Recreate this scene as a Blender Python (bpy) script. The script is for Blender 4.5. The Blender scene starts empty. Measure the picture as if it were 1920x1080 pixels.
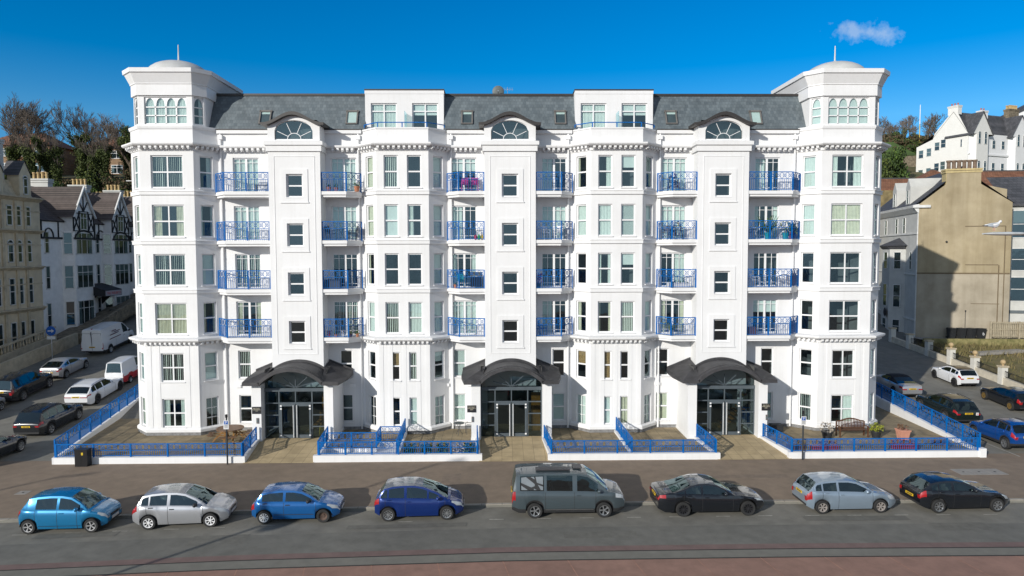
import bpy, bmesh, math, random
from mathutils import Vector, Matrix
R = random.Random(7)
PI = math.pi
rad = math.radians
S = bpy.context.scene
COL = S.collection

# ------------------------------------------------------------------ camera, sky, sun
def set_camera():
    cd = bpy.data.cameras.new('camera'); co = bpy.data.objects.new('camera', cd); COL.objects.link(co)
    P, Y, RO = rad(3.06), rad(0.9), rad(0.17)
    f = Vector((math.sin(Y)*math.cos(P), math.cos(Y)*math.cos(P), -math.sin(P)))
    r = Vector((math.cos(Y), -math.sin(Y), 0)); u = r.cross(f)
    r2 = r*math.cos(RO)-u*math.sin(RO); u2 = u*math.cos(RO)+r*math.sin(RO)
    m = Matrix((r2, u2, -f)).transposed().to_4x4(); m.translation = (0, -40.9, 11.4)
    co.matrix_world = m
    cd.sensor_width = 36; cd.lens = 24.0; cd.clip_end = 6000; cd.clip_start = .2
    S.camera = co
set_camera()
SUN_EL, SUN_TO = rad(19.5), rad(49.5)          # elevation; compass direction (from +X) the shadows point to
sd = Vector((math.cos(SUN_TO)*math.cos(SUN_EL), math.sin(SUN_TO)*math.cos(SUN_EL), -math.sin(SUN_EL)))
sl = bpy.data.lights.new('sun', 'SUN'); sl.energy = 4.5; sl.angle = rad(.5); sl.color = (1, .955, .88)
so = bpy.data.objects.new('sun', sl); COL.objects.link(so)
so.rotation_euler = sd.to_track_quat('-Z', 'Y').to_euler()
W = bpy.data.worlds.new('World'); S.world = W; W.use_nodes = True
def world():
    nt = W.node_tree; nt.nodes.clear(); N = nt.nodes.new; L = nt.links.new
    out = N('ShaderNodeOutputWorld'); bg = N('ShaderNodeBackground'); bg.inputs[1].default_value = .125
    sky = N('ShaderNodeTexSky'); sky.sky_type = 'NISHITA'; sky.sun_disc = False
    sky.sun_elevation = SUN_EL
    sky.sun_rotation = math.atan2(-sd.x, -sd.y)
    sky.altitude = 0; sky.air_density = 1.0; sky.dust_density = 0.0; sky.ozone_density = 2.5
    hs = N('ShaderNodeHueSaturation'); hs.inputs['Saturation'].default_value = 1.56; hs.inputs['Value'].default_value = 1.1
    L(sky.outputs[0], hs.inputs['Color'])
    sy = N('ShaderNodeTexCoord'); s3 = N('ShaderNodeSeparateXYZ'); L(sy.outputs['Generated'], s3.inputs[0])     # deep blue away from the sun, sun side desaturated to light the facade neutrally
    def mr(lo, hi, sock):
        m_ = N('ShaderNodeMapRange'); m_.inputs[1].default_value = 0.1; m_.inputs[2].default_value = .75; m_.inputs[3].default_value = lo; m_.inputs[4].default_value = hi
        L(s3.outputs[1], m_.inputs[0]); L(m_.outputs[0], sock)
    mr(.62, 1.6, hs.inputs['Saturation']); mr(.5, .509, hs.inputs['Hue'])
    tv = N('ShaderNodeTexCoord'); sv = N('ShaderNodeSeparateXYZ'); L(tv.outputs['Generated'], sv.inputs[0])
    mxz = N('ShaderNodeMath'); mxz.operation = 'MAXIMUM'; mxz.inputs[1].default_value = .17; L(sv.outputs[2], mxz.inputs[0])   # no yellow band along the sea horizon
    cv = N('ShaderNodeCombineXYZ'); L(sv.outputs[0], cv.inputs[0]); L(sv.outputs[1], cv.inputs[1]); L(mxz.outputs[0], cv.inputs[2])
    nv = N('ShaderNodeVectorMath'); nv.operation = 'NORMALIZE'; L(cv.outputs[0], nv.inputs[0]); L(nv.outputs[0], sky.inputs[0])
    # one small wisp of cloud, placed by compass direction
    tc = N('ShaderNodeTexCoord'); sep = N('ShaderNodeSeparateXYZ'); L(tc.outputs['Generated'], sep.inputs[0])
    def M(op, a, b=None):
        n = N('ShaderNodeMath'); n.operation = op
        for i, v in enumerate((a, b)):
            if v is None: continue
            if isinstance(v, (int, float)): n.inputs[i].default_value = v
            else: L(v, n.inputs[i])
        return n.outputs[0]
    az = M('ARCTAN2', sep.outputs[0], sep.outputs[1]); el = M('ARCSINE', sep.outputs[2])
    nz = N('ShaderNodeTexNoise'); nz.inputs['Scale'].default_value = 46; nz.inputs['Detail'].default_value = 9
    nz.inputs['Roughness'].default_value = .6
    L(tc.outputs['Generated'], nz.inputs['Vector'])
    dx = M('DIVIDE', M('SUBTRACT', az, CL[0]), .046)
    dy = M('DIVIDE', M('ADD', M('SUBTRACT', el, CL[1]), M('MULTIPLY', M('SUBTRACT', az, CL[0]), .12)), .0150)
    d = M('SQRT', M('ADD', M('MULTIPLY', dx, dx), M('MULTIPLY', dy, dy)))
    m = M('MULTIPLY', M('SUBTRACT', M('ADD', M('SUBTRACT', 1.0, d), M('MULTIPLY', nz.outputs[0], 3.0)), 1.62), .5)
    mc = N('ShaderNodeClamp'); L(m, mc.inputs[0]); mc.inputs[2].default_value = .37
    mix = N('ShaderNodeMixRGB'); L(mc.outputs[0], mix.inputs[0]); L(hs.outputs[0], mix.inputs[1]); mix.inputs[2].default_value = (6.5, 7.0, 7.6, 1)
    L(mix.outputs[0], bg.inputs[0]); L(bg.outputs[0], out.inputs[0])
CL = (rad(28.0), rad(15.6))
world()
S.view_settings.view_transform = 'Standard'; S.view_settings.look = 'None'
S.view_settings.exposure = -0.13; S.view_settings.gamma = 1
S.cycles.max_bounces = 6; S.cycles.diffuse_bounces = 3; S.cycles.glossy_bounces = 3; S.cycles.transparent_max_bounces = 8
S.cycles.caustics_reflective = False; S.cycles.caustics_refractive = False

# ------------------------------------------------------------------ materials
MATS = {}
def mat(name, col=(.5,.5,.5), rough=.6, metal=0, var=.12, scale=3.0, bump=0, bscale=None, spec=.5, col2=None, coat=0, detail=4, big=0):
    if name in MATS: return MATS[name]
    m = bpy.data.materials.new(name); m.use_nodes = True; nt = m.node_tree; N = nt.nodes.new; L = nt.links.new
    b = nt.nodes['Principled BSDF']; b.inputs['Roughness'].default_value = rough; b.inputs['Metallic'].default_value = metal
    b.inputs['Specular IOR Level'].default_value = spec; b.inputs['Coat Weight'].default_value = coat; b.inputs['Coat Roughness'].default_value = .04
    tc = N('ShaderNodeTexCoord')
    if var or col2:
        nz = N('ShaderNodeTexNoise'); nz.inputs['Scale'].default_value = scale; nz.inputs['Detail'].default_value = detail; nz.inputs['Roughness'].default_value = .62
        L(tc.outputs['Object'], nz.inputs['Vector'])
        rp = N('ShaderNodeValToRGB'); rp.color_ramp.elements[0].position = .32; rp.color_ramp.elements[1].position = .68
        c2 = col2 or tuple(min(1, c*(1+var)) for c in col); c1 = col if col2 else tuple(c*(1-var) for c in col)
        rp.color_ramp.elements[0].color = (*c1, 1); rp.color_ramp.elements[1].color = (*c2, 1)
        L(nz.outputs[0], rp.inputs[0])
        src = rp.outputs[0]
        if big:
            n2 = N('ShaderNodeTexNoise'); n2.inputs['Scale'].default_value = big; n2.inputs['Detail'].default_value = 3
            L(tc.outputs['Object'], n2.inputs['Vector'])
            r2 = N('ShaderNodeValToRGB'); r2.color_ramp.elements[0].position = .35; r2.color_ramp.elements[1].position = .65
            r2.color_ramp.elements[0].color = (.90,.90,.90,1); r2.color_ramp.elements[1].color = (1.05,1.045,1.04,1)
            L(n2.outputs[0], r2.inputs[0])
            mx = N('ShaderNodeMixRGB'); mx.blend_type = 'MULTIPLY'; mx.inputs[0].default_value = 1
            L(src, mx.inputs[1]); L(r2.outputs[0], mx.inputs[2]); src = mx.outputs[0]
        L(src, b.inputs['Base Color'])
    else: b.inputs['Base Color'].default_value = (*col, 1)
    if bump:
        n3 = N('ShaderNodeTexNoise'); n3.inputs['Scale'].default_value = bscale or scale*6; n3.inputs['Detail'].default_value = 3
        L(tc.outputs['Object'], n3.inputs['Vector'])
        bp = N('ShaderNodeBump'); bp.inputs['Strength'].default_value = bump; bp.inputs['Distance'].default_value = .02
        L(n3.outputs[0], bp.inputs['Height']); L(bp.outputs[0], b.inputs['Normal'])
    MATS[name] = m; return m
def brickmat(name, c1, c2, mortar, sx, sy, axes='xz', rough=.8, msize=.02, off=.5, var=.35, bump=.3):
    """bricks, slates or slabs of size sx by sy metres, laid in the two object axes named"""
    if name in MATS: return MATS[name]
    m = bpy.data.materials.new(name); m.use_nodes = True; nt = m.node_tree; N = nt.nodes.new; L = nt.links.new
    b = nt.nodes['Principled BSDF']; b.inputs['Roughness'].default_value = rough
    tc = N('ShaderNodeTexCoord'); sp = N('ShaderNodeSeparateXYZ'); L(tc.outputs['Object'], sp.inputs[0])
    cb = N('ShaderNodeCombineXYZ')
    for i, a in enumerate(axes): L(sp.outputs['xyz'.index(a)], cb.inputs[i])
    br = N('ShaderNodeTexBrick'); br.offset = off; br.inputs['Scale'].default_value = 1
    br.inputs['Brick Width'].default_value = sx; br.inputs['Row Height'].default_value = sy
    br.inputs['Mortar Size'].default_value = msize; br.inputs['Mortar Smooth'].default_value = .2; br.inputs['Bias'].default_value = 0
    br.inputs['Color1'].default_value = (*c1, 1); br.inputs['Color2'].default_value = (*c2, 1); br.inputs['Mortar'].default_value = (*mortar, 1)
    L(cb.outputs[0], br.inputs['Vector'])
    nz = N('ShaderNodeTexNoise'); nz.inputs['Scale'].default_value = .9; nz.inputs['Detail'].default_value = 6; nz.inputs['Roughness'].default_value = .7
    L(tc.outputs['Object'], nz.inputs['Vector'])
    rp = N('ShaderNodeValToRGB'); rp.color_ramp.elements[0].position = .3; rp.color_ramp.elements[1].position = .7
    rp.color_ramp.elements[0].color = (1-var,)*3+(1,); rp.color_ramp.elements[1].color = (1+var*.6,)*3+(1,)
    L(nz.outputs[0], rp.inputs[0])
    mx = N('ShaderNodeMixRGB'); mx.blend_type = 'MULTIPLY'; mx.inputs[0].default_value = 1
    L(br.outputs['Color'], mx.inputs[1]); L(rp.outputs[0], mx.inputs[2]); L(mx.outputs[0], b.inputs['Base Color'])
    bp = N('ShaderNodeBump'); bp.inputs['Strength'].default_value = bump; bp.inputs['Distance'].default_value = .01; bp.invert = True
    L(br.outputs['Fac'], bp.inputs['Height']); L(bp.outputs[0], b.inputs['Normal'])
    MATS[name] = m; return m
def glassmat(name, tint, refl=.06, rough=.015):
    if name in MATS: return MATS[name]
    m = bpy.data.materials.new(name); m.use_nodes = True; nt = m.node_tree; N = nt.nodes.new; L = nt.links.new
    nt.nodes.remove(nt.nodes['Principled BSDF']); out = nt.nodes['Material Output']
    tr = N('ShaderNodeBsdfTransparent'); tr.inputs[0].default_value = (*tint, 1)
    gl = N('ShaderNodeBsdfGlossy'); gl.inputs['Roughness'].default_value = rough; gl.inputs[0].default_value = (.72,.95,1,1)
    tc = N('ShaderNodeTexCoord'); nz = N('ShaderNodeTexNoise'); nz.inputs['Scale'].default_value = .7
    gp = N('ShaderNodeNewGeometry'); L(gp.outputs['Position'], nz.inputs['Vector'])
    bp = N('ShaderNodeBump'); bp.inputs['Strength'].default_value = .13; bp.inputs['Distance'].default_value = .05
    L(nz.outputs[0], bp.inputs['Height']); L(bp.outputs[0], gl.inputs['Normal'])
    fr = N('ShaderNodeLayerWeight'); pw = N('ShaderNodeMath'); pw.operation = 'POWER'; pw.inputs[1].default_value = 4.5; L(fr.outputs['Facing'], pw.inputs[0])
    ad = N('ShaderNodeMath'); ad.operation = 'MULTIPLY_ADD'; ad.inputs[1].default_value = .9; ad.inputs[2].default_value = .05+refl; L(pw.outputs[0], ad.inputs[0])
    mx = N('ShaderNodeMixShader'); L(ad.outputs[0], mx.inputs[0]); L(tr.outputs[0], mx.inputs[1]); L(gl.outputs[0], mx.inputs[2])
    L(mx.outputs[0], out.inputs[0]); MATS[name] = m; return m

WHITE = mat('white_render',(.80,.80,.80), .75, var=.018, scale=1.2, bump=.12, bscale=30, big=.25)
WHITE.node_tree.nodes  # the big-scale soiling is kept faint below
def streaks(m,lo=(.955,.953,.945),sc=(4.5,4.5,.22),p0=.30,p1=.52):
    """faint rain streaks running down the render"""
    nt=m.node_tree; N=nt.nodes.new; L=nt.links.new; b=nt.nodes['Principled BSDF']; src=b.inputs['Base Color'].links[0].from_socket
    tc=N('ShaderNodeTexCoord'); mp=N('ShaderNodeMapping'); mp.inputs['Scale'].default_value=sc; L(tc.outputs['Object'],mp.inputs[0])
    nz=N('ShaderNodeTexNoise'); nz.inputs['Scale'].default_value=1.0; nz.inputs['Detail'].default_value=7; nz.inputs['Roughness'].default_value=.65; L(mp.outputs[0],nz.inputs['Vector'])
    rp=N('ShaderNodeValToRGB'); rp.color_ramp.elements[0].position=p0; rp.color_ramp.elements[1].position=p1; rp.color_ramp.elements[0].color=(*lo,1); rp.color_ramp.elements[1].color=(1,1,1,1); L(nz.outputs[0],rp.inputs[0])
    mx=N('ShaderNodeMixRGB'); mx.blend_type='MULTIPLY'; mx.inputs[0].default_value=1; L(src,mx.inputs[1]); L(rp.outputs[0],mx.inputs[2]); L(mx.outputs[0],b.inputs['Base Color'])
streaks(WHITE)
for n in WHITE.node_tree.nodes:
    if n.type == 'VALTORGB' and abs(n.color_ramp.elements[0].color[0]-.90) < 1e-3:
        n.color_ramp.elements[0].color = (.955,.955,.95,1); n.color_ramp.elements[1].color = (1.02,1.02,1.02,1)
UPVC = mat('white_upvc',(.82,.82,.82), .35, var=.02)
GLASS = glassmat('window_glass',(.80,.90,.90), .07)
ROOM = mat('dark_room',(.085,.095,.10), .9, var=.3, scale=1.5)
NET = mat('net_curtain',(.80,.82,.76), .9, var=.06, scale=6)
CREAMC = mat('cream_curtain',(.78,.72,.56), .9, var=.1, scale=5)
VBL = mat('vertical_blind',(.76,.77,.70), .8, var=.08, scale=8)
BLIND = mat('roller_blind',(.76,.79,.74), .8, var=.05)
WOODB = mat('wooden_blind',(.34,.20,.08), .7, var=.3, scale=10)
BLUE = mat('blue_paint',(.0005,.125,.42), .45, var=.1, scale=4, spec=.2)
LEAD = mat('lead_sheet',(.058,.058,.06), .6, var=.3, scale=2.5, bump=.15, bscale=8)
BROWNM = mat('dark_fascia',(.038,.034,.032), .5, var=.15)
SLATE = brickmat('roof_slate',(.095,.12,.135), (.15,.18,.195), (.06,.075,.08), .19, .21, 'xz', .6, .005, var=.28)
DOMEM = mat('dome_lead',(.48,.48,.45), .55, var=.15, scale=1.0, col2=(.60,.60,.59))
STONE = mat('plinth_stone',(.22,.22,.22), .8, var=.3, scale=5, bump=.3)
PAVER = brickmat('sand_paving',(.44,.34,.195), (.52,.405,.235), (.27,.21,.12), .6, .6, 'xy', .85, .012, .0, .25)
PAVER2 = brickmat('weathered_paving',(.25,.20,.12), (.32,.25,.15), (.14,.12,.07), .6, .6, 'xy', .85, .012, 0, .45)
BLACKM = mat('black_gloss',(.012,.012,.014), .3, var=.1)
RUBBER = mat('rubber',(.02,.02,.02), .8, var=.2, scale=20)
STEEL = mat('steel',(.55,.56,.58), .3, 1, var=.08)
DKFRAME = mat('slate_grey_frame',(.085,.105,.12), .4, var=.1)
TERRA = mat('terracotta',(.42,.17,.09), .8, var=.15, scale=8)
LEAFM = mat('leaf',(.05,.10,.025), .7, var=.5, scale=6)

# ------------------------------------------------------------------ mesh helpers
class MB:
    def __init__(s): s.v=[]; s.f=[]; s.m=[]
    def add(s, vs, fs, m=0):
        o=len(s.v); s.v.extend(tuple(v) for v in vs)
        for f in fs: s.f.append(tuple(i+o for i in f)); s.m.append(m)
    def quad(s, a,b,c,d, m=0): s.add((a,b,c,d), ((0,1,2,3),), m)
    def poly(s, pts, m=0): s.add(pts, (tuple(range(len(pts))),), m)
    def box(s, x0,x1,y0,y1,z0,z1, m=0):
        s.add([(x,y,z) for z in (z0,z1) for y in (y0,y1) for x in (x0,x1)],
              ((0,2,3,1),(4,5,7,6),(0,1,5,4),(2,6,7,3),(0,4,6,2),(1,3,7,5)), m)
    def bar(s, p, q, w, h=None, m=0, up=(0,0,1)):
        """square bar from p to q"""
        p=Vector(p); q=Vector(q); d=(q-p)
        if d.length<1e-6: return
        d.normalize(); h=h or w; u=Vector(up)
        if abs(d.dot(u))>.98: u=Vector((0,1,0))
        a=d.cross(u).normalized()*w/2; b=a.cross(d).normalized()*h/2
        s.add([p-a-b,p+a-b,p+a+b,p-a+b,q-a-b,q+a-b,q+a+b,q-a+b], ((0,1,2,3),(7,6,5,4),(0,4,5,1),(1,5,6,2),(2,6,7,3),(3,7,4,0)), m)
    def tube(s, p, q, r0, r1=None, n=8, m=0, cap=True):
        p=Vector(p); q=Vector(q); r1=r0 if r1 is None else r1; d=(q-p).normalized()
        u=Vector((0,0,1)) if abs(d.z)<.9 else Vector((1,0,0)); a=d.cross(u).normalized(); b=d.cross(a)
        vs=[c+(a*math.cos(2*PI*i/n)+b*math.sin(2*PI*i/n))*r for c,r in ((p,r0),(q,r1)) for i in range(n)]
        fs=[(i,(i+1)%n,n+(i+1)%n,n+i) for i in range(n)]
        if cap: fs+= [tuple(range(n-1,-1,-1)), tuple(range(n,2*n))]
        s.add(vs, fs, m)
    def lathe(s, prof, n=16, c=(0,0,0), axis='z', m=0, a0=0, a1=2*PI):
        full=abs(a1-a0-2*PI)<1e-6; k=n if full else n+1; vs=[]
        for r,h in prof:
            for i in range(k):
                a=a0+(a1-a0)*i/n; x,y=r*math.cos(a),r*math.sin(a)
                if axis=='z': p=(x,y,h)
                elif axis=='y': p=(x,h,y)
                else: p=(h,x,y)
                vs.append((p[0]+c[0],p[1]+c[1],p[2]+c[2]))
        fs=[]
        for j in range(len(prof)-1):
            for i in range(n):
                i2=(i+1)%k
                fs.append((j*k+i,j*k+i2,(j+1)*k+i2,(j+1)*k+i))
        s.add(vs,fs,m)
    def prism(s, poly, z0, z1, m=0):
        n=len(poly); vs=[(x,y,z0) for x,y in poly]+[(x,y,z1) for x,y in poly]
        s.add(vs,[tuple(range(n-1,-1,-1)),tuple(range(n,2*n))]+[(i,(i+1)%n,n+(i+1)%n,n+i) for i in range(n)],m)
    def yprism(s, poly, y0, y1, m=0):
        """outline in x,z pushed from y0 to y1"""
        n=len(poly); vs=[(x,y0,z) for x,z in poly]+[(x,y1,z) for x,z in poly]
        s.add(vs,[tuple(range(n)),tuple(range(2*n-1,n-1,-1))]+[(i,n+i,n+(i+1)%n,(i+1)%n) for i in range(n)],m)
    def ellip(s, c, r, n=10, k=7, m=0):
        s.lathe2([(math.sin(PI*j/k), -math.cos(PI*j/k)) for j in range(k+1)], c, r, n, m)
    def lathe2(s, prof, c, r, n, m=0):
        vs=[(c[0]+r[0]*p*math.cos(2*PI*i/n), c[1]+r[1]*p*math.sin(2*PI*i/n), c[2]+r[2]*h) for p,h in prof for i in range(n)]
        s.add(vs,[(j*n+i,j*n+(i+1)%n,(j+1)*n+(i+1)%n,(j+1)*n+i) for j in range(len(prof)-1) for i in range(n)],m)
    def sweep(s, pts, prof, m=0, caps=True):
        """profile (outward offset, z) mitred along a plan polyline; outward is to the right of travel"""
        n=len(pts); P=[Vector((p[0],p[1])) for p in pts]; nor=[]
        for i in range(n-1):
            d=(P[i+1]-P[i]).normalized(); nor.append(Vector((d.y,-d.x)))
        mit=[]
        for i in range(n):
            if i==0: mit.append(nor[0])
            elif i==n-1: mit.append(nor[-1])
            else:
                b=(nor[i-1]+nor[i]).normalized(); mit.append(b/max(.3,b.dot(nor[i])))
        k=len(prof); vs=[]
        for i in range(n):
            for o,z in prof:
                q=P[i]+mit[i]*o; vs.append((q.x,q.y,z))
        fs=[(i*k+j,(i+1)*k+j,(i+1)*k+j+1,i*k+j+1) for i in range(n-1) for j in range(k-1)]
        if caps: fs+= [tuple(range(k)), tuple((n-1)*k+j for j in range(k-1,-1,-1))]
        s.add(vs,fs,m)
    def panel(s, p0, p1, z0, z1, holes=(), depth=.14, m=0, mr=None):
        """upright wall from p0 to p1 with rectangular openings (u0,u1,za,zb) and their reveals"""
        mr=m if mr is None else mr
        p0=Vector(p0[:2]); p1=Vector(p1[:2]); L=(p1-p0).length; d=(p1-p0)/L; nin=Vector((-d.y,d.x))
        us=sorted({0,L,*[h[0] for h in holes],*[h[1] for h in holes]}); zs=sorted({z0,z1,*[h[2] for h in holes],*[h[3] for h in holes]})
        us=[u for u in us if -1e-6<=u<=L+1e-6]; zs=[z for z in zs if z0-1e-6<=z<=z1+1e-6]
        def pt(u,z,o=0): q=p0+d*u+nin*o; return (q.x,q.y,z)
        for a,b in zip(us,us[1:]):
            for c,e in zip(zs,zs[1:]):
                um,zm=(a+b)/2,(c+e)/2
                if any(h[0]<um<h[1] and h[2]<zm<h[3] for h in holes): continue
                s.quad(pt(a,c),pt(b,c),pt(b,e),pt(a,e),m)
        for a,b,c,e in holes:
            s.quad(pt(a,c),pt(a,e),pt(a,e,depth),pt(a,c,depth),mr); s.quad(pt(b,c),pt(b,c,depth),pt(b,e,depth),pt(b,e),mr)
            s.quad(pt(a,e),pt(b,e),pt(b,e,depth),pt(a,e,depth),mr); s.quad(pt(a,c),pt(a,c,depth),pt(b,c,depth),pt(b,c),mr)
    def mesh(s, name, mats, smooth=None):
        me=bpy.data.meshes.new(name); me.from_pydata(s.v,[],s.f)
        for mm in (mats if isinstance(mats,(list,tuple)) else [mats]): me.materials.append(mm)
        if any(s.m): me.polygons.foreach_set('material_index', s.m)
        if smooth is not None:
            bm=bmesh.new(); bm.from_mesh(me); bmesh.ops.remove_doubles(bm, verts=bm.verts, dist=1e-4)
            bmesh.ops.recalc_face_normals(bm, faces=bm.faces)
            for f in bm.faces: f.smooth=True
            for e in bm.edges:
                if len(e.link_faces)==2 and e.calc_face_angle(0)>rad(smooth): e.smooth=False
            bm.to_mesh(me); bm.free()
        me.update(); return me
    def build(s, name, mats, parent=None, loc=None, rz=0, smooth=None):
        return link(name, s.mesh(name,mats,smooth), parent, loc, rz)
def link(name, me, parent=None, loc=None, rz=0):
    o=bpy.data.objects.new(name,me); COL.objects.link(o)
    if loc is not None: o.location=loc
    o.rotation_euler.z=rz
    if parent: o.parent=parent
    return o
USED={}
def tag(o, label, cat, group=None, kind=None):
    o['label']=label; o['category']=cat
    if group: o['group']=group
    if kind: o['kind']=kind
    return o
def thing(name, label, cat, loc=(0,0,0), rz=0, group=None):
    return tag(link(name,None,None,loc,rz), label, cat, group)
def struct(o): o['kind']='structure'; return o
def interp(t, x):
    if x<=t[0][0]: return t[0][1]
    for (a,b),(c,d) in zip(t,t[1:]):
        if x<=c: return b+(d-b)*(x-a)/(c-a)
    return t[-1][1]

# ------------------------------------------------------------------ ground
ZL=[(3,0),(25,2.86),(44,5.4),(58,21.5),(76,24),(110,27),(400,34),(1200,40)]
ZR=[(4,0),(28,2.05),(46,4.2),(60,14),(105,27),(121,31.5),(136,38),(165,43.5),(260,47),(500,48),(1200,50)]
KERB=[(-60,-13.4),(-21.5,-11.92),(-10.4,-11.08),(.5,-10.58),(11.2,-10.5),(23.3,-10.6),(60,-11.2)]
def zg(x,y):
    t=min(1,max(0,(x+25)/55)); t=t*t*(3-2*t)
    return interp(ZL,y)*(1-t)+interp(ZR,y)*t
def kerb(x): return interp(KERB,x)
ASPH=mat('asphalt',(.20,.192,.165),.9,var=.16,scale=1.4,bump=.25,bscale=60,big=.12,detail=11)
ASPH2=mat('dark_asphalt',(.162,.158,.138),.9,var=.15,scale=1.6,bump=.2,bscale=60,big=.15,detail=11)
PAVE=mat('brown_pavement',(.235,.18,.13),.9,var=.13,scale=1.5,bump=.2,bscale=70,big=.2,detail=11)
REDP=mat('red_paving',(.30,.175,.13),.85,var=.14,scale=1.5,bump=.2,bscale=40,big=.3,detail=11)
REDS=mat('red_asphalt',(.18,.122,.108),.85,var=.12,scale=2,bump=.2,bscale=40)
GREYB=mat('grey_setts',(.185,.178,.15),.9,var=.1,scale=2,bump=.2,bscale=40,detail=10)
KERBM=brickmat('kerbstone',(.30,.275,.235),(.36,.33,.28),(.14,.13,.11),.92,.6,'xy',.85,.014,0,.3)
LINE=mat('road_paint',(.36,.35,.31),.7,var=.25,scale=6)
def ground():
    xs=[-900,-400,-200]+[-120+4*i for i in range(12)]+[-72+3*i for i in range(52)]+[84+5*i for i in range(16)]+[200,300,500,900]
    rows=[-64,-40,-20,-10,-4,-.02,0,.6,3,6,9,11,13,14,16]+[18+3*i for i in range(30)]+[112+8*i for i in range(20)]+[300,400,600,1000]
    vs=[];fs=[]
    for r,yy in enumerate(rows):
        for x in xs:
            w=1 if yy<8 else max(0,1-(yy-8)/20)
            y=kerb(x)*w+yy-(1-w)*10.6
            vs.append((x,y,(-.13 if yy<-.01 else zg(x,y)-.01)))
    n=len(xs)
    for j in range(len(rows)-1):
        for i in range(n-1): fs.append((j*n+i,j*n+i+1,(j+1)*n+i+1,(j+1)*n+i))
    mb=MB(); mb.add(vs,fs); struct(mb.build('ground',ASPH))
def strip(name,o0,o1,z,m,x0=-62,x1=62,step=2.0,thick=0):
    """sheet that follows the kerb line between two offsets from it"""
    mb=MB(); n=int((x1-x0)/step)
    for i in range(n):
        a=x0+(x1-x0)*i/n; b=x0+(x1-x0)*(i+1)/n
        p=[(a,kerb(a)+o0,z),(b,kerb(b)+o0,z),(b,kerb(b)+o1,z),(a,kerb(a)+o1,z)]
        mb.quad(*p)
        if thick: mb.quad((p[3][0],p[3][1],z),(p[2][0],p[2][1],z),(p[2][0],p[2][1],z-thick),(p[3][0],p[3][1],z-thick))
    return struct(mb.build(name,m))
ground()
def pavement():
    mb=MB()
    xs=[-62+2*i for i in range(63)]
    for a,b in zip(xs,xs[1:]): mb.quad((a,kerb(a)+.17,0),(b,kerb(b)+.17,0),(b,-3.6,0),(a,-3.6,0))
    struct(mb.build('pavement',PAVE))
pavement()
strip('kerb',0,.165,.002,KERBM,thick=0)
mbk=MB()
for i in range(62):
    a=-62+2*i; b=a+2; mbk.quad((a,kerb(a)-.004,-.14),(b,kerb(b)-.004,-.14),(b,kerb(b)-.004,.002),(a,kerb(a)-.004,.002))
    mbk.quad((a,kerb(a)-.004,.002),(b,kerb(b)-.004,.002),(b,kerb(b),.002),(a,kerb(a),.002))
struct(mbk.build('kerb_face',KERBM))
strip('road',-4.25,-2.4,-.122,ASPH2)
strip('red_strip',-4.8,-4.25,-.118,REDS)
strip('tram_reserve',-5.6,-4.8,-.075,GREYB,thick=.06)
strip('promenade',-70,-5.6,-.03,REDP,thick=.06)
def surface_wear():
    """repair patches in road and pavement, and joints in the red paving"""
    mb=MB(); rr=random.Random(4)
    for x,o,w,d in ((-19,-1.95,3.2,.5),(-6.5,-2.1,5,.42),(7.0,-1.0,1.6,.7),(13,-2.0,4.5,.5),(-12.5,-3.2,2.2,.9),(2.5,-3.5,3.0,.6),(18,-3.1,2.4,.8)):
        mb.quad((x,kerb(x)+o,-.1195),(x+w,kerb(x+w)+o,-.1195),(x+w,kerb(x+w)+o+d,-.1195),(x,kerb(x)+o+d,-.1195))
    struct(mb.build('road_patch',mat('road_patch',(.15,.145,.125),.9,var=.15,scale=3)))
    mb=MB()
    for x,o,w,d in ((-17,2.0,4.5,.6),(-3,1.2,.9,3.2),(8.5,3.2,6,.5),(19,1.0,1.2,1.0)):
        mb.quad((x,kerb(x)+o,.004),(x+w,kerb(x+w)+o,.004),(x+w,kerb(x+w)+o+d,.004),(x,kerb(x)+o+d,.004))
    struct(mb.build('pavement_patch',mat('pavement_patch',(.205,.158,.118),.9,var=.15,scale=3)))
    mb=MB()
    for i in range(22):
        x=-24+2.4*i; mb.quad((x,kerb(x)-5.62,-.026),(x+.04,kerb(x)-5.62,-.026),(x+1.24,kerb(x)-12,-.026),(x+1.2,kerb(x)-12,-.026))
    struct(mb.build('paving_joint',mat('paving_joint',(.37,.20,.14),.9,var=.2)))
    mb=MB()
    for x0,x1 in ((-37.3,-37.2),(34.2,34.3)):
        ys=[3+1.0*i for i in range(24)]
        for a,b in zip(ys,ys[1:]): mb.quad((x0,a,zg(x0,a)+.012),(x1,a,zg(x1,a)+.012),(x1,b,zg(x1,b)+.012),(x0,b,zg(x0,b)+.012))
surface_wear()
CHAN=mat('drain_channel',(.03,.028,.026),.8)
strip('drain_channel',-4.86,-4.79,-.071,CHAN); strip('drain_channel',-5.67,-5.59,-.026,CHAN)
def markings():
    mb=MB()
    for i in range(30):
        x=-22+1.95*i+ (0 if i%2 else .1)
        if x>24: break
        if -9<x<-1 and i%3: continue
        y=kerb(x)-1.42; mb.quad((x,y-.03,-.121),(x+.62,y-.03,-.121),(x+.62,y+.03,-.121),(x,y+.03,-.121))
    for x0,x1,y in ((28.55,28.65,0),):
        ys=[-4.2+.6*i for i in range(24)]
        for a,b in zip(ys,ys[1:]): mb.quad((x0,a,zg(x0,a)+.012),(x1,a,zg(x1,a)+.012),(x1,b,zg(x1,b)+.012),(x0,b,zg(x0,b)+.012))
    struct(mb.build('road_marking',LINE))
markings()
mb=MB(); mb.quad((-3000,-4200,-3.2),(3000,-4200,-3.2),(3000,-70,-3.2),(-3000,-70,-3.2))
struct(mb.build('sea',mat('sea_water',(.02,.05,.06),.12,var=.2,scale=.05,bump=.5,bscale=.6)))
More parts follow.
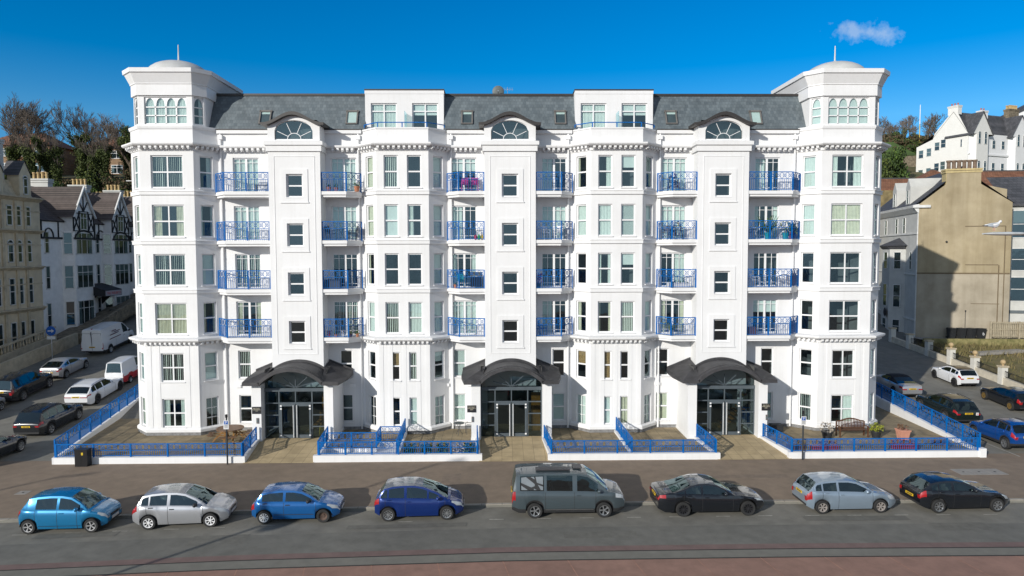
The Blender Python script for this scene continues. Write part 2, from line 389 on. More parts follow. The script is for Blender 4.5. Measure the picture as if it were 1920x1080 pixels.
GRASS=mat('hill_grass',(.045,.06,.018),.95,col2=(.15,.12,.055),scale=.18,bump=.5,bscale=2,detail=8)
GREENG=mat('lawn_grass',(.07,.12,.02),.95,var=.4,scale=.6,bump=.4,bscale=6)
SCRUB=mat('rough_grass',(.10,.10,.03),.95,col2=(.22,.17,.08),scale=.9,bump=.6,bscale=8,detail=8)
def hill():
    mb=MB(); xs=[-500,-300,-200]+[-140+4*i for i in range(92)]+[260,400,600]; ys=[46+3*i for i in range(50)]+[210,250,300,400,600,900]
    rr=random.Random(3)
    vs=[(x,y,zg(x,y)+.06+ (rr.uniform(0,.7) if y>50 else 0)) for y in ys for x in xs]; n=len(xs)
    mb.add(vs,[(j*n+i,j*n+i+1,(j+1)*n+i+1,(j+1)*n+i) for j in range(len(ys)-1) for i in range(n-1)])
    struct(mb.build('hill',GRASS,smooth=180))
hill()

# ------------------------------------------------------------------ windows
WC={}
def frame_mesh(w,h,style):
    k=('f',round(w,3),round(h,3),style)
    if k in WC: return WC[k]
    mb=MB(); t=.075; d0,d1=0,.07
    def hb(z,tt=.06,x0=-w/2,x1=w/2): mb.box(x0,x1,d0+.004,d1-.004,z-tt/2,z+tt/2)
    def vb(x,tt=.06,z0=0,z1=h): mb.box(x-tt/2,x+tt/2,d0+.008,d1-.008,z0,z1)
    mb.box(-w/2,-w/2+t,d0,d1,0,h); mb.box(w/2-t,w/2,d0,d1,0,h); mb.box(-w/2+t,w/2-t,d0+.002,d1,0,t); mb.box(-w/2+t,w/2-t,d0+.002,d1,h-t,h)
    if style=='sash': hb(h*.5,.085)
    elif style=='cross': hb(h*.49,.08); vb(0,.075)
    elif style=='door':
        vb(0,.13); 
        for c in (-w/4,w/4): vb(c,.028,.1,h-.06)
        hb(h*.86,.028); hb(h*.12,.03)
    elif style=='french':
        vb(0,.03); hb(h*.36,.03); hb(h*.66,.03); hb(.1,.14)
    elif style=='dormer': vb(0,.08); hb(h*.74,.07)
    elif style=='casement': vb(0,.06); hb(h*.66,.06)
    elif style=='wide': vb(-w/6,.06); vb(w/6,.06); hb(h*.66,.06)
    if style!='door' and style!='french': mb.box(-w/2-.05,w/2+.05,-.16,.0,-.05,-.002)   # sill
    WC[k]=mb.mesh('window_frame',UPVC); return WC[k]
def pane_mesh(w,h):
    k=('p',round(w,3),round(h,3))
    if k not in WC:
        mb=MB(); mb.quad((-w/2+.03,.036,.03),(w/2-.03,.036,.03),(w/2-.03,.036,h-.03),(-w/2+.03,.036,h-.03)); WC[k]=mb.mesh('pane',GLASS)
    return WC[k]
def curtain_mesh(w,h,c,var):
    k=('c',round(w,3),round(h,3),c,var)
    if k in WC: return WC[k]
    mb=MB(); rr=random.Random(hash((round(w,2),c))%999+var*17); y=.105; m=NET
    def folds(x0,x1,z0=0.02,z1=h-.03,amp=.03,pitch=.09):
        n=max(4,int((x1-x0)/pitch*4)); pts=[]
        for i in range(n+1):
            x=x0+(x1-x0)*i/n; pts.append((x,y+amp*math.sin(2*PI*x/pitch+rr.random()*.5)))
        for a,b in zip(pts,pts[1:]): mb.quad((a[0],a[1],z0),(b[0],b[1],z0),(b[0],b[1],z1),(a[0],a[1],z1))
    if c=='V':
        m=VBL; x=-w/2; gap=.5 if var==1 else .86
        while x<w/2-.03:
            ang=rr.uniform(-.02,.02) + (.035 if var==1 else .012)
            mb.quad((x,y+ang,.03),(x+.115*gap,y-ang,.03),(x+.115*gap,y-ang,h-.02),(x,y+ang,h-.02)); x+=.115
    elif c=='C':
        m=CREAMC if var!=2 else NET; a=w*(.2+.12*rr.random()); b=w*(.18+.1*rr.random()); folds(-w/2,-w/2+a); folds(w/2-b,w/2)
    elif c=='F': m=CREAMC; folds(-w/2,-.02); folds(.02,w/2)
    elif c=='N': folds(-w/2,w/2,amp=.02)
    elif c=='L': folds(-w/2,-w/2+w*.42)
    elif c=='R': folds(w/2-w*.42,w/2)
    elif c in 'Bb': m=BLIND; mb.quad((-w/2,y,h*(.03 if c=='B' else .62)),(w/2,y,h*(.03 if c=='B' else .62)),(w/2,y,h),(-w/2,y,h))
    elif c=='K': m=CREAMC; mb.quad((-w/2,y,0),(w/2,y,0),(w/2,y,h),(-w/2,y,h))
    elif c=='H':
        m=BLIND; z=.05
        while z<h: mb.quad((-w/2,y-.02,z),(w/2,y-.02,z),(w/2,y+.02,z+.04),(-w/2,y+.02,z+.04)); z+=.055
    elif c in 'Ww': m=WOODB; mb.quad((-w/2,y,h*(.02 if c=='W' else .5)),(w/2,y,h*(.02 if c=='W' else .5)),(w/2,y,h),(-w/2,y,h))
    WC[k]=mb.mesh('curtain',m); return WC[k]
CUR={'V':'vertical_blind','C':'curtain','F':'curtain','N':'net_curtain','L':'net_curtain','R':'net_curtain','B':'roller_blind','b':'roller_blind','K':'roller_blind','H':'venetian_blind','W':'wooden_blind','w':'wooden_blind'}
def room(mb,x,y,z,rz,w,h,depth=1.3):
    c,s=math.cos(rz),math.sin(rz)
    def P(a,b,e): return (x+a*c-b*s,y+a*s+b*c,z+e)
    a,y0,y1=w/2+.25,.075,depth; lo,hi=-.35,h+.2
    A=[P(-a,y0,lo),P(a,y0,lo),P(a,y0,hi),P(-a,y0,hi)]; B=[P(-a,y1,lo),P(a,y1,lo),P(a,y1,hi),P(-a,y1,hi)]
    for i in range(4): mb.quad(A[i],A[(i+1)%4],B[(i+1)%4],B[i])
    mb.quad(*B)
def window(parent,name,x,y,z,rz,w,h,style,c='',var=None,rooms=None,setback=.09):
    """frame (part) with its pane and curtain (sub-parts); x,y,z is the foot of the opening on the wall face"""
    nx,ny=-math.sin(rz),math.cos(rz)
    o=link(name,frame_mesh(w,h,style),parent,(x+nx*setback,y+ny*setback,z),rz)
    link('pane',pane_mesh(w,h),o)
    if c:
        if var is None: var=R.randint(0,2) if c in 'CN' else (1 if c=='V' else 0)
        link(CUR[c],curtain_mesh(w,h,c,var),o)
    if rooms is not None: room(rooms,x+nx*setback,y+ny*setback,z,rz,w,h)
    return o

# ------------------------------------------------------------------ railings
def rail_infill(mb,p,q,top,mid,low,spacing=.11,cell=.36,t=.018):
    """rails, balusters below and a band of crossed bars and rings above, between two posts"""
    p=Vector(p); q=Vector(q); d=q-p; L=Vector((d.x,d.y)).length; e=d/L
    up=Vector((0,0,1))
    mb.bar(p+up*top,q+up*top,.055,.05); mb.bar(p+up*mid,q+up*mid,.028,.028); mb.bar(p+up*low,q+up*low,.03,.03)
    n=max(1,int(L/spacing))
    for i in range(n):
        a=p+e*(L*(i+.5)/n); mb.bar(a+up*low,a+up*mid,t,t)
    n=max(1,round(L/cell)); c=L/n; hh=top-mid
    for i in range(n):
        a=p+e*(c*i); b=p+e*(c*(i+1))
        mb.bar(a+up*mid,b+up*top,t,t); mb.bar(a+up*top,b+up*mid,t,t)
        r=min(c,hh)*.3; ce=(a+b)/2+up*(mid+hh/2); pr=None; eh=Vector((e.x,e.y,0))
        for k in range(9):
            an=2*PI*k/8; w=ce+eh*(r*math.cos(an))+up*(r*math.sin(an))
            if pr is not None: mb.bar(pr,w,t*.9,t*.9)
            pr=w
def railing_thing(name,label,pts,top=.70,mid=.36,low=.07,post=2.0,group=None,postdrop=.16):
    o=Vector(pts[0]); t=thing(name,label,'railing',o,0,group)
    ends=[]
    for a,b in zip(pts,pts[1:]):
        a=Vector(a)-o; b=Vector(b)-o; n=max(1,round((b-a).length/post))
        for i in range(n):
            p=a.lerp(b,i/n); q=a.lerp(b,(i+1)/n); mb=MB(); rail_infill(mb,p,q,top,mid,low); mb.build('rail_panel',BLUE,t)
            ends.append(p)
    ends.append(b)
    pm=MB(); pm.box(-.035,.035,-.035,.035,-postdrop,top+.03); me=pm.mesh('post',BLUE)
    for e in ends: link('post',me,t,e)
    return t

# ------------------------------------------------------------------ the apartment building
BX=.55
APT=thing('apartment_building','long white apartment block with corner domes and blue balconies','building',(BX,0,0))
ROOMS=MB()
ROWS=[(.72,2.48),(3.53,5.28),(6.42,8.35),(9.38,11.31),(12.33,14.27),(15.27,17.22)]
FLOORS=[6.2,9.15,12.1,15.05]
LEDGES=[9.16,12.12,15.1]
def ledge(par,pts,e=0):
    for z in LEDGES: mb=MB(); mb.sweep(pts,[(-.02,z-.24),(.085+e,z-.24),(.085+e,z-.05),(.12+e,z-.04),(.12+e,z),(-.02,z+.02)]); mb.build('string_course',WHITE,par)
def dentils(mb,pts,z0,z1,o0,o1,pitch=.33,w=.15,trim=0):
    for a,b in zip(pts,pts[1:]):
        a=Vector(a); b=Vector(b); L=(b-a).length; d=(b-a)/L; n=Vector((d.y,-d.x)); k=max(1,int((L+.25)/pitch))
        for i in range(k):
            c=a+d*(L*(i+.5)/k); q=[c-d*w/2+n*o0,c+d*w/2+n*o0,c+d*w/2+n*o1,c-d*w/2+n*o1]
            mb.prism([(v.x,v.y) for v in q][::-1],z0,z1)
            q=[c-d*w/2+n*o0,c+d*w/2+n*o0,c+d*w/2+n*(o1*.62),c-d*w/2+n*(o1*.62)]
            mb.prism([(v.x,v.y) for v in q][::-1],z0-.06,z0)
def cornices(par,pts,e=0,low=True,top=True):
    if top:
        mb=MB()
        mb.sweep(pts,[(-.02,17.48),(.05+e,17.48),(.05+e,17.74),(.40+e,17.77),(.47+e,17.84),(.47+e,17.93),(-.02,17.97)])
        dentils(mb,pts,17.62,17.755,.02,.34); mb.build('cornice',WHITE,par)
    if low:
        mb=MB()
        mb.sweep(pts,[(-.02,5.74),(.05+e,5.74),(.05+e,5.96),(.33+e,5.99),(.42+e,6.08),(.42+e,6.18),(-.02,6.26)])
        dentils(mb,pts,5.86,5.97,.02,.29,.30,.13); mb.build('cornice',WHITE,par)
def plinth(par,pts,e=0):
    mb=MB(); ms=MB(); mb.sweep(pts,[(-.02,.44),(.13+e,.44),(.13+e,.60),(.05+e,.68),(-.02,.70)])
    ms.sweep(pts,[(-.02,.2),(.09+e,.2),(.09+e,.438),(-.02,.438)]); mb.build('plinth',WHITE,par); ms.build('stone_plinth',STONE,par)
def seg_windows(name,a,b,zrows,w,style,curt,offs=(0,)):
    """openings for one wall segment, and the windows in them"""
    a=Vector(a); b=Vector(b); L=(b-a).length; d=(b-a)/L; rz=math.atan2(d.y,d.x); holes=[]
    for k,(r,(z0,z1)) in enumerate(zrows):
        ws=w[r] if isinstance(w,dict) else w; st=style[r] if isinstance(style,dict) else style
        of=offs[r] if isinstance(offs,dict) else offs
        for j,o in enumerate(of):
            zz=z0
            if st=='french': zz=.50
            holes.append((L/2+o-ws/2,L/2+o+ws/2,zz,z1))
            c=a+d*(L/2+o); cc=curt.get(r,'') if isinstance(curt,dict) else curt
            cc=cc[j] if len(cc)>j else (cc[0] if cc else ''); cc='' if cc=='.' else cc
            window(APT,name,c.x,c.y,zz,rz,ws,z1-zz,st,cc,rooms=ROOMS)
    return holes
ALLR=list(enumerate(ROWS))
def arch_lights(mb,x0,x1,y0,y1,z0,zs,zt,n,t=.07,P=lambda x,y,z:(x,y,z)):
    """n arched lights between x0 and x1: mullions, rails and pointed-round heads (z0 foot, zs springing, zt top)"""
    w=(x1-x0)/n
    def bx(a,b,c,e):
        q=[P(a,y0,c),P(b,y0,c),P(b,y0,e),P(a,y0,e),P(a,y1,c),P(b,y1,c),P(b,y1,e),P(a,y1,e)]
        mb.add(q,((0,1,2,3),(5,4,7,6),(0,4,5,1),(1,5,6,2),(2,6,7,3),(3,7,4,0)))
    for i in range(n+1): bx(x0+w*i-t/2,x0+w*i+t/2,z0,zt)
    for z in (z0,z0+(zs-z0)*.5,zs): bx(x0,x1,z-.03,z+.03)
    for i in range(n):
        a=x0+w*i+t/2; b=a+w-t; c=(a+b)/2; r=(b-a)/2; pr=None
        for k in range(11):
            x=a+(b-a)*k/10; z=zs+(zt-.05-zs)*math.sqrt(max(0,1-((x-c)/r)**2))
            if pr: 
                mb.add([P(pr[0],y0,pr[1]),P(x,y0,z),P(x,y0,zt),P(pr[0],y0,zt),P(pr[0],y1,pr[1]),P(x,y1,z)],((0,1,2,3),(0,4,5,1)))
            pr=(x,z)
def corner_tower(s):
    Lf=s<0
    pin=[(17.92,1.7),(18.97,.65),(22.17,.65),(23.22,1.7),(23.22,12)]
    pts=pin if not Lf else [(-x,y) for x,y in pin][::-1]
    wall=MB(); trim=MB()
    if Lf: cf={5:'V',4:'C',3:'V',2:'F',1:'V',0:'C'}; ci={5:'R',4:'C',3:'B',2:'C',1:'B',0:'.'}; co={5:'B',4:'C',3:'B',2:'N',1:'B',0:'C'}
    else: cf={5:'C',4:'F',3:'.',2:'.',1:'.',0:'R'}; ci={5:'N',4:'N',3:'.',2:'.',1:'.',0:'V'}; co={5:'B',4:'B',3:'.',2:'.',1:'N',0:'B'}
    wf={r:(1.92 if r>1 else 1.40) for r in range(6)}
    for i,(a,b) in enumerate(zip(pts,pts[1:])):
        L=math.hypot(b[0]-a[0],b[1]-a[1]); h=[]
        if L>5: pass
        elif abs(a[1]-b[1])<.01: h=seg_windows('tower_window',a,b,ALLR,wf,'cross',cf)
        else:
            inner=(abs(a[0])+abs(b[0]))/2<20
            st={r:'sash' for r in range(6)}
            if inner and Lf: st[0]='french'
            h=seg_windows('tower_window',a,b,ALLR,.80,st,ci if inner else co)
        wall.panel(a,b,.22,18.85,h)
    for a,b in zip(pts,pts[1:]):                                   # shallow pilaster strips on the two lower storeys
        if abs(a[1]-b[1])<.01:
            for x0,x1 in ((a[0],a[0]+.34),(b[0]-.34,b[0]),(a[0]+.55,a[0]+.85),(b[0]-.85,b[0]-.55)):
                trim.box(x0+.004,x1-.004,a[1]-.018,a[1]+.01,.70,5.74)
    tw=wall.build('corner_tower',WHITE,APT)
    trim.build('pilaster_strips',WHITE,tw); trim=MB()
    ledge(tw,pts); cornices(tw,pts); plinth(tw,pts)
    trim.sweep(pts,[(-.02,18.78),(.05,18.78),(.09,18.9),(.09,18.98),(-.6,19.0)])
    trim.build('moulding',WHITE,tw)
    # lantern storey
    lin=[(18.4,6),(18.4,1.2),(18.95,.65),(22.15,.65),(22.7,1.2),(22.7,6)]
    lp=lin if not Lf else [(-x,y) for x,y in lin][::-1]
    lw=MB(); cor=MB()
    for a,b in zip(lp,lp[1:]):
        a=Vector(a); b=Vector(b); L=(b-a).length; d=(b-a)/L; rz=math.atan2(d.y,d.x); h=[]
        if L<4:
            n,w=(4,2.5) if L>2 else (1,.56)
            h=[(L/2-w/2,L/2+w/2,19.06,20.66)]; fm=MB()
            arch_lights(fm,-w/2,w/2,0,.06,.03,1.02,1.60,n,.075 if n==4 else .06)
            c=a+d*(L/2); nn=Vector((-d.y,d.x)); q=c+nn*.08
            f=fm.build('lantern_window',UPVC,APT,(q.x,q.y,19.06),rz)
            link('pane',pane_mesh(w,1.6),f)
            link('roller_blind' if s>0 else 'net_curtain',curtain_mesh(w,1.6,'B' if s>0 else ('N' if n==4 else 'R'),0),f)
            room(ROOMS,q.x,q.y,19.06,rz,w,1.6,.8)
        lw.panel(a,b,18.9,20.86,h)
    lo=lw.build('lantern_storey',WHITE,APT)
    cor.sweep(lp,[(-.02,20.74),(.12,20.74),(.12,21.38),(.17,21.40),(.17,21.46),(.42,22.0),(.5,22.02),(.52,22.26),(-1.0,22.30)],caps=True)
    cor.build('flared_cornice',WHITE,lo)
    rf=MB(); q=[(x,y) for x,y in lp]; rf.poly([(x*1.0,y,22.285) for x,y in q]); rf.build('flat_roof',LEAD,lo)
    dm=MB(); cx=s*20.55; pr=[(1.86*math.cos(PI/2*k/9),22.25+.98*math.sin(PI/2*k/9)) for k in range(10)]
    dm.lathe([(1.95,22.28),(1.95,22.36),(1.86,22.36)]+pr[1:],36,(cx,2.55,0)); dm.build('dome',DOMEM,APT,smooth=40)
    fi=MB(); fi.lathe([(.16,23.2),(.14,23.3),(.05,23.36),(.03,24.25),(.0,24.3)],10,(cx,2.55,0)); fi.build('finial',mat('finial_paint',(.6,.6,.58),.5),APT,smooth=40)
for s in (-1,1): corner_tower(s)

def bay(c,cl,cf,cr,frL,frR):
    pts=[(c-2.62,1.7),(c-1.57,.65),(c+1.57,.65),(c+2.62,1.7)]
    wall=MB(); trim=MB()
    wf={r:(.86 if r>1 else .60) for r in range(6)}; of={r:((-.70,.70) if r>1 else (-.57,.57)) for r in range(6)}
    st={r:'sash' for r in range(6)}
    for i,(a,b) in enumerate(zip(pts,pts[1:])):
        if i==1: h=seg_windows('bay_window',a,b,ALLR,wf,'sash',cf,of)
        else:
            s2=dict(st); 
            if (frL,None,frR)[i]: s2[0]='french'
            h=seg_windows('bay_window',a,b,ALLR,.76,s2,cl if i==0 else cr)
        wall.panel(a,b,.22,18.82,h)
    for dx in (-1.57+.02,-.98,.72,1.57-.28): trim.box(c+dx,c+dx+.26,.632,.66,.70,5.74)
    trim.box(c-.11,c+.11,.636,.66,.70,5.74)
    wall.sweep(pts,[(-.18,18.75),(-.18,18.0)],caps=False); wall.poly([(x,y,18.02) for x,y in pts])
    bw=wall.build('bay',WHITE,APT)
    trim.build('pilaster_strips',WHITE,bw); trim=MB()
    ledge(bw,pts,.003); cornices(bw,pts,.003); plinth(bw,pts,.003)
    trim.sweep(pts,[(-.2,18.78),(.05,18.78),(.05,18.87),(-.2,18.87)]); trim.build('moulding',WHITE,bw)
    rl=MB(); pp=[(c-2.45,1.66),(c-1.48,.74),(c+1.48,.74),(c+2.45,1.66)]
    for a,b in zip(pp,pp[1:]): rl.bar((*a,19.18),(*b,19.18),.05,.05)
    for p in pp+[(c,.74)]: rl.box(p[0]-.03,p[0]+.03,p[1]-.03,p[1]+.03,18.86,19.18)
    rl.build('terrace_rail',BLUE,APT)
    gs=MB(); gs.box(c+.12,c+.15,.9,1.9,18.87,19.9); gs.build('terrace_screen',glassmat('screen_glass',(.8,.9,.9),.1),APT)
    # roof dormer behind the terrace
    d=MB(); x0,x1=c-2.42,c+2.42; h=[]
    for k,dx in enumerate((-1.27,1.27)):
        h.append((2.42+dx-.80,2.42+dx+.80,18.7,20.56))
        window(APT,'dormer_window',c+dx,1.85,18.7,0,1.6,1.86,'dormer',('N' if k==0 else 'b'),0,ROOMS)
    d.panel((x0,1.85),(x1,1.85),18.0,21.33,h); d.box(x0,x0+.05,1.86,4,18.6,21.33); d.box(x1-.05,x1,1.86,4,18.6,21.33)
    dd=d.build('dormer',WHITE,APT)
    r=MB(); r.box(x0-.04,x1+.04,1.80,6,21.335,21.41); r.build('dormer_roof',BROWNM,dd)
    tr=MB(); tr.box(x0-.02,x1+.02,1.83,1.87,21.12,21.332); tr.build('fascia',WHITE,dd)
bay(-6.48,{5:'K',4:'K',3:'C',2:'N',1:'.',0:'.'},{5:'V.',4:'BL',3:'..',2:'VN',1:'wV',0:'.B'},{5:'B',4:'B',3:'B',2:'N',1:'b',0:'V'},True,True)
bay(6.48,{5:'C',4:'N',3:'.',2:'C',1:'w',0:'N'},{5:'Rb',4:'NH',3:'Cb',2:'CV',1:'W.',0:'BF'},{5:'.',4:'B',3:'B',2:'N',1:'.',0:'C'},True,True)

def stair_tower(c,i):
    x0,x1=c-1.55,c+1.55; w=MB(); t=MB(); holes=[]
    for z in (14.7,11.75,8.8,5.86):
        holes.append((1.55-.48,1.55+.48,z,z+1.36)); window(APT,'stair_window',c,.5,z,0,.96,1.36,'sash','',rooms=ROOMS,setback=.12)
        for a,b,zz,ze in ((-.80,-.50,z-.30,z+1.66),(.50,.80,z-.30,z+1.66)): t.box(c+a,c+b,.465,.502,zz,ze)
        t.box(c-.50,c+.50,.465,.502,z+1.38,z+1.66); t.box(c-.50,c+.50,.465,.502,z-.30,z-.06)
        t.box(c-.84,c+.84,.44,.502,z-.36,z-.302)
    w.panel((x0,.5),(x1,.5),3.2,18.02,holes,.16)
    w.panel((x0,1.9),(x0,.5),3.2,19.0); w.panel((x1,.5),(x1,1.9),3.2,19.0)
    zo=lambda x:18.93+.60*(.5+.5*math.cos(PI*min(1,abs(x)/1.72)))
    zi=lambda x:18.66+.60*math.sqrt(max(0,1-(x/1.13)**2))
    xs=[-1.55,-1.35,-1.13]+[-1.13+2.26*k/20 for k in range(1,20)]+[1.13,1.35,1.55]
    for a,b in zip(xs,xs[1:]):
        if abs((a+b)/2)>1.13: w.quad((c+a,.5,18.02),(c+b,.5,18.02),(c+b,.5,zo(b)),(c+a,.5,zo(a)))
        else:
            w.quad((c+a,.5,zi(a)),(c+b,.5,zi(b)),(c+b,.5,zo(b)),(c+a,.5,zo(a))); w.quad((c+a,.5,18.02),(c+b,.5,18.02),(c+b,.5,18.1),(c+a,.5,18.1))
            w.quad((c+a,.5,zi(a)),(c+a,.66,zi(a)),(c+b,.66,zi(b)),(c+b,.5,zi(b)))
    for sx in (-1,1): w.quad((c+1.13*sx,.5,18.1),(c+1.13*sx,.66,18.1),(c+1.13*sx,.66,18.66),(c+1.13*sx,.5,18.66))
    w.quad((c-1.13,.5,18.1),(c+1.13,.5,18.1),(c+1.13,.66,18.1),(c-1.13,.66,18.1))
    tw=w.build('stair_tower',WHITE,APT)
    pl=[(x0,1.69),(x0,.5),(x1,.5),(x1,1.69)]
    t.sweep(pl,[(-.02,17.42),(.10,17.42),(.10,17.76),(.20,17.78),(.20,18.0),(-.02,18.06)])
    for a,b,zz,ze in ((-1.22,-1.19,5.2,17.14),(1.19,1.22,5.2,17.14)): t.box(c+a,c+b,.478,.502,zz,ze)
    t.box(c-1.19,c+1.19,.478,.502,17.11,17.14); t.box(c-1.19,c+1.19,.478,.502,5.2,5.23); t.build('moulding',WHITE,tw)
    # fan window
    f=MB(); 
    for k in range(20):
        a=-1.13+2.26*k/20; b=-1.13+2.26*(k+1)/20; f.bar((a,.04,zi(a)-18.1),(b,.04,zi(b)-18.1),.06,.06)
    f.box(-1.13,1.13,.01,.07,0,.06)
    pr=None
    for k in range(13):
        an=PI*k/12; q=(.40*math.cos(an),.04,.05+.36*math.sin(an))
        if pr: f.bar(pr,q,.035,.035)
        pr=q
    for an in (28,66,114,152):
        a=rad(an); e=1.0 if an in (28,152) else .98
        k=1.13 if an in (28,152) else 1.1
        for rr in range(30):
            x=k*math.cos(a)*(1-.01*rr); z=k*math.sin(a)*(1-.01*rr)
            if z<=zi(x)-18.1-.02: break
        f.bar((.40*math.cos(a),.04,.05+.36*math.sin(a)),(x,.04,z),.03,.03)
    fo=f.build('fan_window',UPVC,APT,(c,.58,18.1))
    g=MB(); g.poly([(-1.1,.045,.02)]+[(1.1,.045,.02)]+[(x,.045,zi(x)-18.12) for x in [1.1-2.2*k/16 for k in range(17)]]); g.build('pane',GLASS,fo)
    room(ROOMS,c,.58,18.1,0,2.2,1.0,.7)
    # eyebrow roof
    r=MB(); prof=[]
    for k in range(25):
        x=-1.86+3.72*k/24; prof.append((x,zo(x)+.005))
    up=[(x,z+.15+.05*math.cos(PI*x/4)) for x,z in prof]
    n=len(prof)
    for (a,b),(u,v) in zip(zip(prof,prof[1:]),zip(up,up[1:])):
        for y,fl in ((.2,0),):
            r.quad((c+a[0],y,a[1]),(c+b[0],y,b[1]),(c+v[0],y,v[1]),(c+u[0],y,u[1]))
        r.quad((c+u[0],.2,u[1]),(c+v[0],.2,v[1]),(c+v[0],2.6,v[1]),(c+u[0],2.6,u[1])); r.quad((c+a[0],.2,a[1]),(c+a[0],2.0,a[1]),(c+b[0],2.0,b[1]),(c+b[0],.2,b[1]))
    for k in (0,-1): r.quad((c+prof[k][0],.2,prof[k][1]),(c+up[k][0],.2,up[k][1]),(c+up[k][0],2.6,up[k][1]),(c+prof[k][0],2.6,prof[k][1]))
    r.build('arched_roof',BROWNM,APT)
for i,c in enumerate((-12.92,0,12.92)): stair_tower(c,i)

# recessed walls with balcony doors; balconies
PIECES=[('A',-14.47,-17.93,-16.25,-16.60,-17.2,-18.05,1.5),('B',-11.37,-9.1,-10.25,-10.28,-9.85,-9.08,1.42),('C',-1.55,-3.86,-2.85,-3.2,-3.12,-3.9,1.42),
        ('D',1.55,3.86,2.75,3.05,3.12,3.9,1.42),('E',11.37,9.1,10.22,9.6,9.85,9.08,1.42),('F',14.47,17.93,16.05,16.25,17.2,18.05,1.5)]
DC={'A':'NNVC','B':'NN.V','C':'bLCN','D':'LN.L','E':'NNRC','F':'LC.b'}
SC={'A':'V.','B':'..','C':'HN','D':'.B','E':'.F','F':'.B'}
def recess(P):
    nm,xs,xb,dc,wc,xm,xe,ye=P; x0,x1=min(xs,xb),max(xs,xb); holes=[]; RECW=MB(); tr=MB()
    for k,z in enumerate(FLOORS):
        zz=z+.03; h=2.12; holes.append((dc-.79-x0,dc+.79-x0,zz,zz+h))
        window(APT,'balcony_door',dc,1.7,zz,0,1.58,h,'door',DC[nm][3-k].replace('.',''),rooms=ROOMS)
    for r in (0,1):
        z0,z1=ROWS[r]; holes.append((wc-.40-x0,wc+.40-x0,z0,z1))
        window(APT,'recess_window',wc,1.7,z0,0,.80,z1-z0,'sash',SC[nm][1-r].replace('.',''),rooms=ROOMS)
    RECW.panel((x0-.1,1.7),(x1+.1,1.7),.22,18.9,[(a+.1,b+.1,c,d) for a,b,c,d in holes])
    rw=RECW.build('recess_wall',WHITE,APT); pts=[(x0,1.7),(x1,1.7)]
    tr.sweep(pts,[(-.02,17.5),(.05,17.5),(.05,17.74),(.36,17.76),(.40,17.82),(.40,17.9),(-.02,17.94)],caps=False); dentils(tr,[(x0+.4,1.7),(x1-.4,1.7)],17.6,17.755,.02,.34)
    tr.sweep(pts,[(-.02,18.66),(.16,18.66),(.16,18.86),(-.02,18.88)],caps=False); tr.build('moulding',WHITE,rw); ms=MB(); ms.sweep(pts,[(-.02,.2),(.04,.2),(.04,.43),(-.02,.43)],caps=False); ms.build('stone_plinth',STONE,rw)
    g=[(xs,.60),(xm,.60),(xe+(xm-xe)*.06,ye-.03)]
    sgn=1 if xs<xm else -1
    for k,z in enumerate(FLOORS):
        sl=MB(); o=[(xs,1.71),(xs,.55),(xm,.55),(xe,ye),(xe,1.71)]
        i_=[(xs,1.71),(xs,.64),(xm-.04*sgn,.64),(xe-.06*sgn,ye+.06),(xe-.06*sgn,1.71)]
        if sgn<0: o=o[::-1]; i_=i_[::-1]
        sl.prism(o,z-.20,z); sl.prism(i_,z-.34,z-.2)
        b=sl.build('balcony',WHITE,APT)
        rl=MB()
        nb=max(1,round(abs(xm-xs)/1.35))
        for q in range(nb):
            a=xs+.03*sgn+(xm-xs-.03*sgn)*q/nb; e=xs+.03*sgn+(xm-xs-.03*sgn)*(q+1)/nb
            rail_infill(rl,(a,.61,z),(e,.61,z),1.13,.72,.07,.105,.34,.02); rl.box(a-.028,a+.028,.582,.638,z-.05,z+1.14)
        rail_infill(rl,(xm,.61,z),g[2]+(z,),1.13,.72,.07,.105,.34,.02)
        for p in ((xm,.61),g[2]): rl.box(p[0]-.03,p[0]+.03,p[1]-.03,p[1]+.03,z-.05,z+1.14)
        rl.build('railing',BLUE,b)
for P in PIECES: recess(P)
dpm=MB(); dpm.tube((0,0,.3),(0,0,18.4),.055,n=8); dpm.box(-.13,.13,-.1,.08,18.3,18.56); dpm.tube((0,0,18.5),(0,.05,18.75),.05)
for z in (2,5,8,11,14,17): dpm.lathe([(.07,z),(.07,z+.08)],8)
dme=dpm.mesh('downpipe',UPVC)
for x in (-17.72,-9.32,-3.62,3.62,9.32,17.72): link('downpipe',dme,APT,(x,1.60,0))
vt=MB(); vt.box(-.16,.16,-.1,0,-.09,.09)
vme=vt.mesh('wall_vent',UPVC)
for x in (-17.0,-16.3+1.3,-9.9,-4.0,-2.6,2.5,9.3,10.6,15.6): link('wall_vent',vme,APT,(x,1.70,3.05))
# mansard roof
for xa,xb in ((-18.5,-8.9),(-4.06,4.06),(8.9,18.5)): rf=MB(); rf.quad((xa,1.56,18.87),(xb,1.56,18.87),(xb,2.62,21.16),(xa,2.62,21.16)); ro=rf.build('mansard_roof',SLATE,APT)
cp=MB(); cp.box(-18.4,18.4,2.55,2.95,21.165,21.30); [cp.box(xa,xb,1.50,1.62,18.89,18.925) for xa,xb in ((-18.4,-9.1),(-3.9,3.9),(9.1,18.4))]; cp.build('roof_capping',BROWNM,ro)
fr=MB(); fr.quad((-22.9,2.9,21.2),(22.9,2.9,21.2),(22.9,12,21.2),(-22.9,12,21.2)); fr.build('flat_roof',LEAD,APT)
bk=MB(); bk.panel((23.22,12),(-23.22,12),0,21.2); bk.build('back_wall',WHITE,APT)
slope=Vector((0,1.06,2.29)).normalized(); nrm=Vector((0,-2.29,1.06)).normalized()
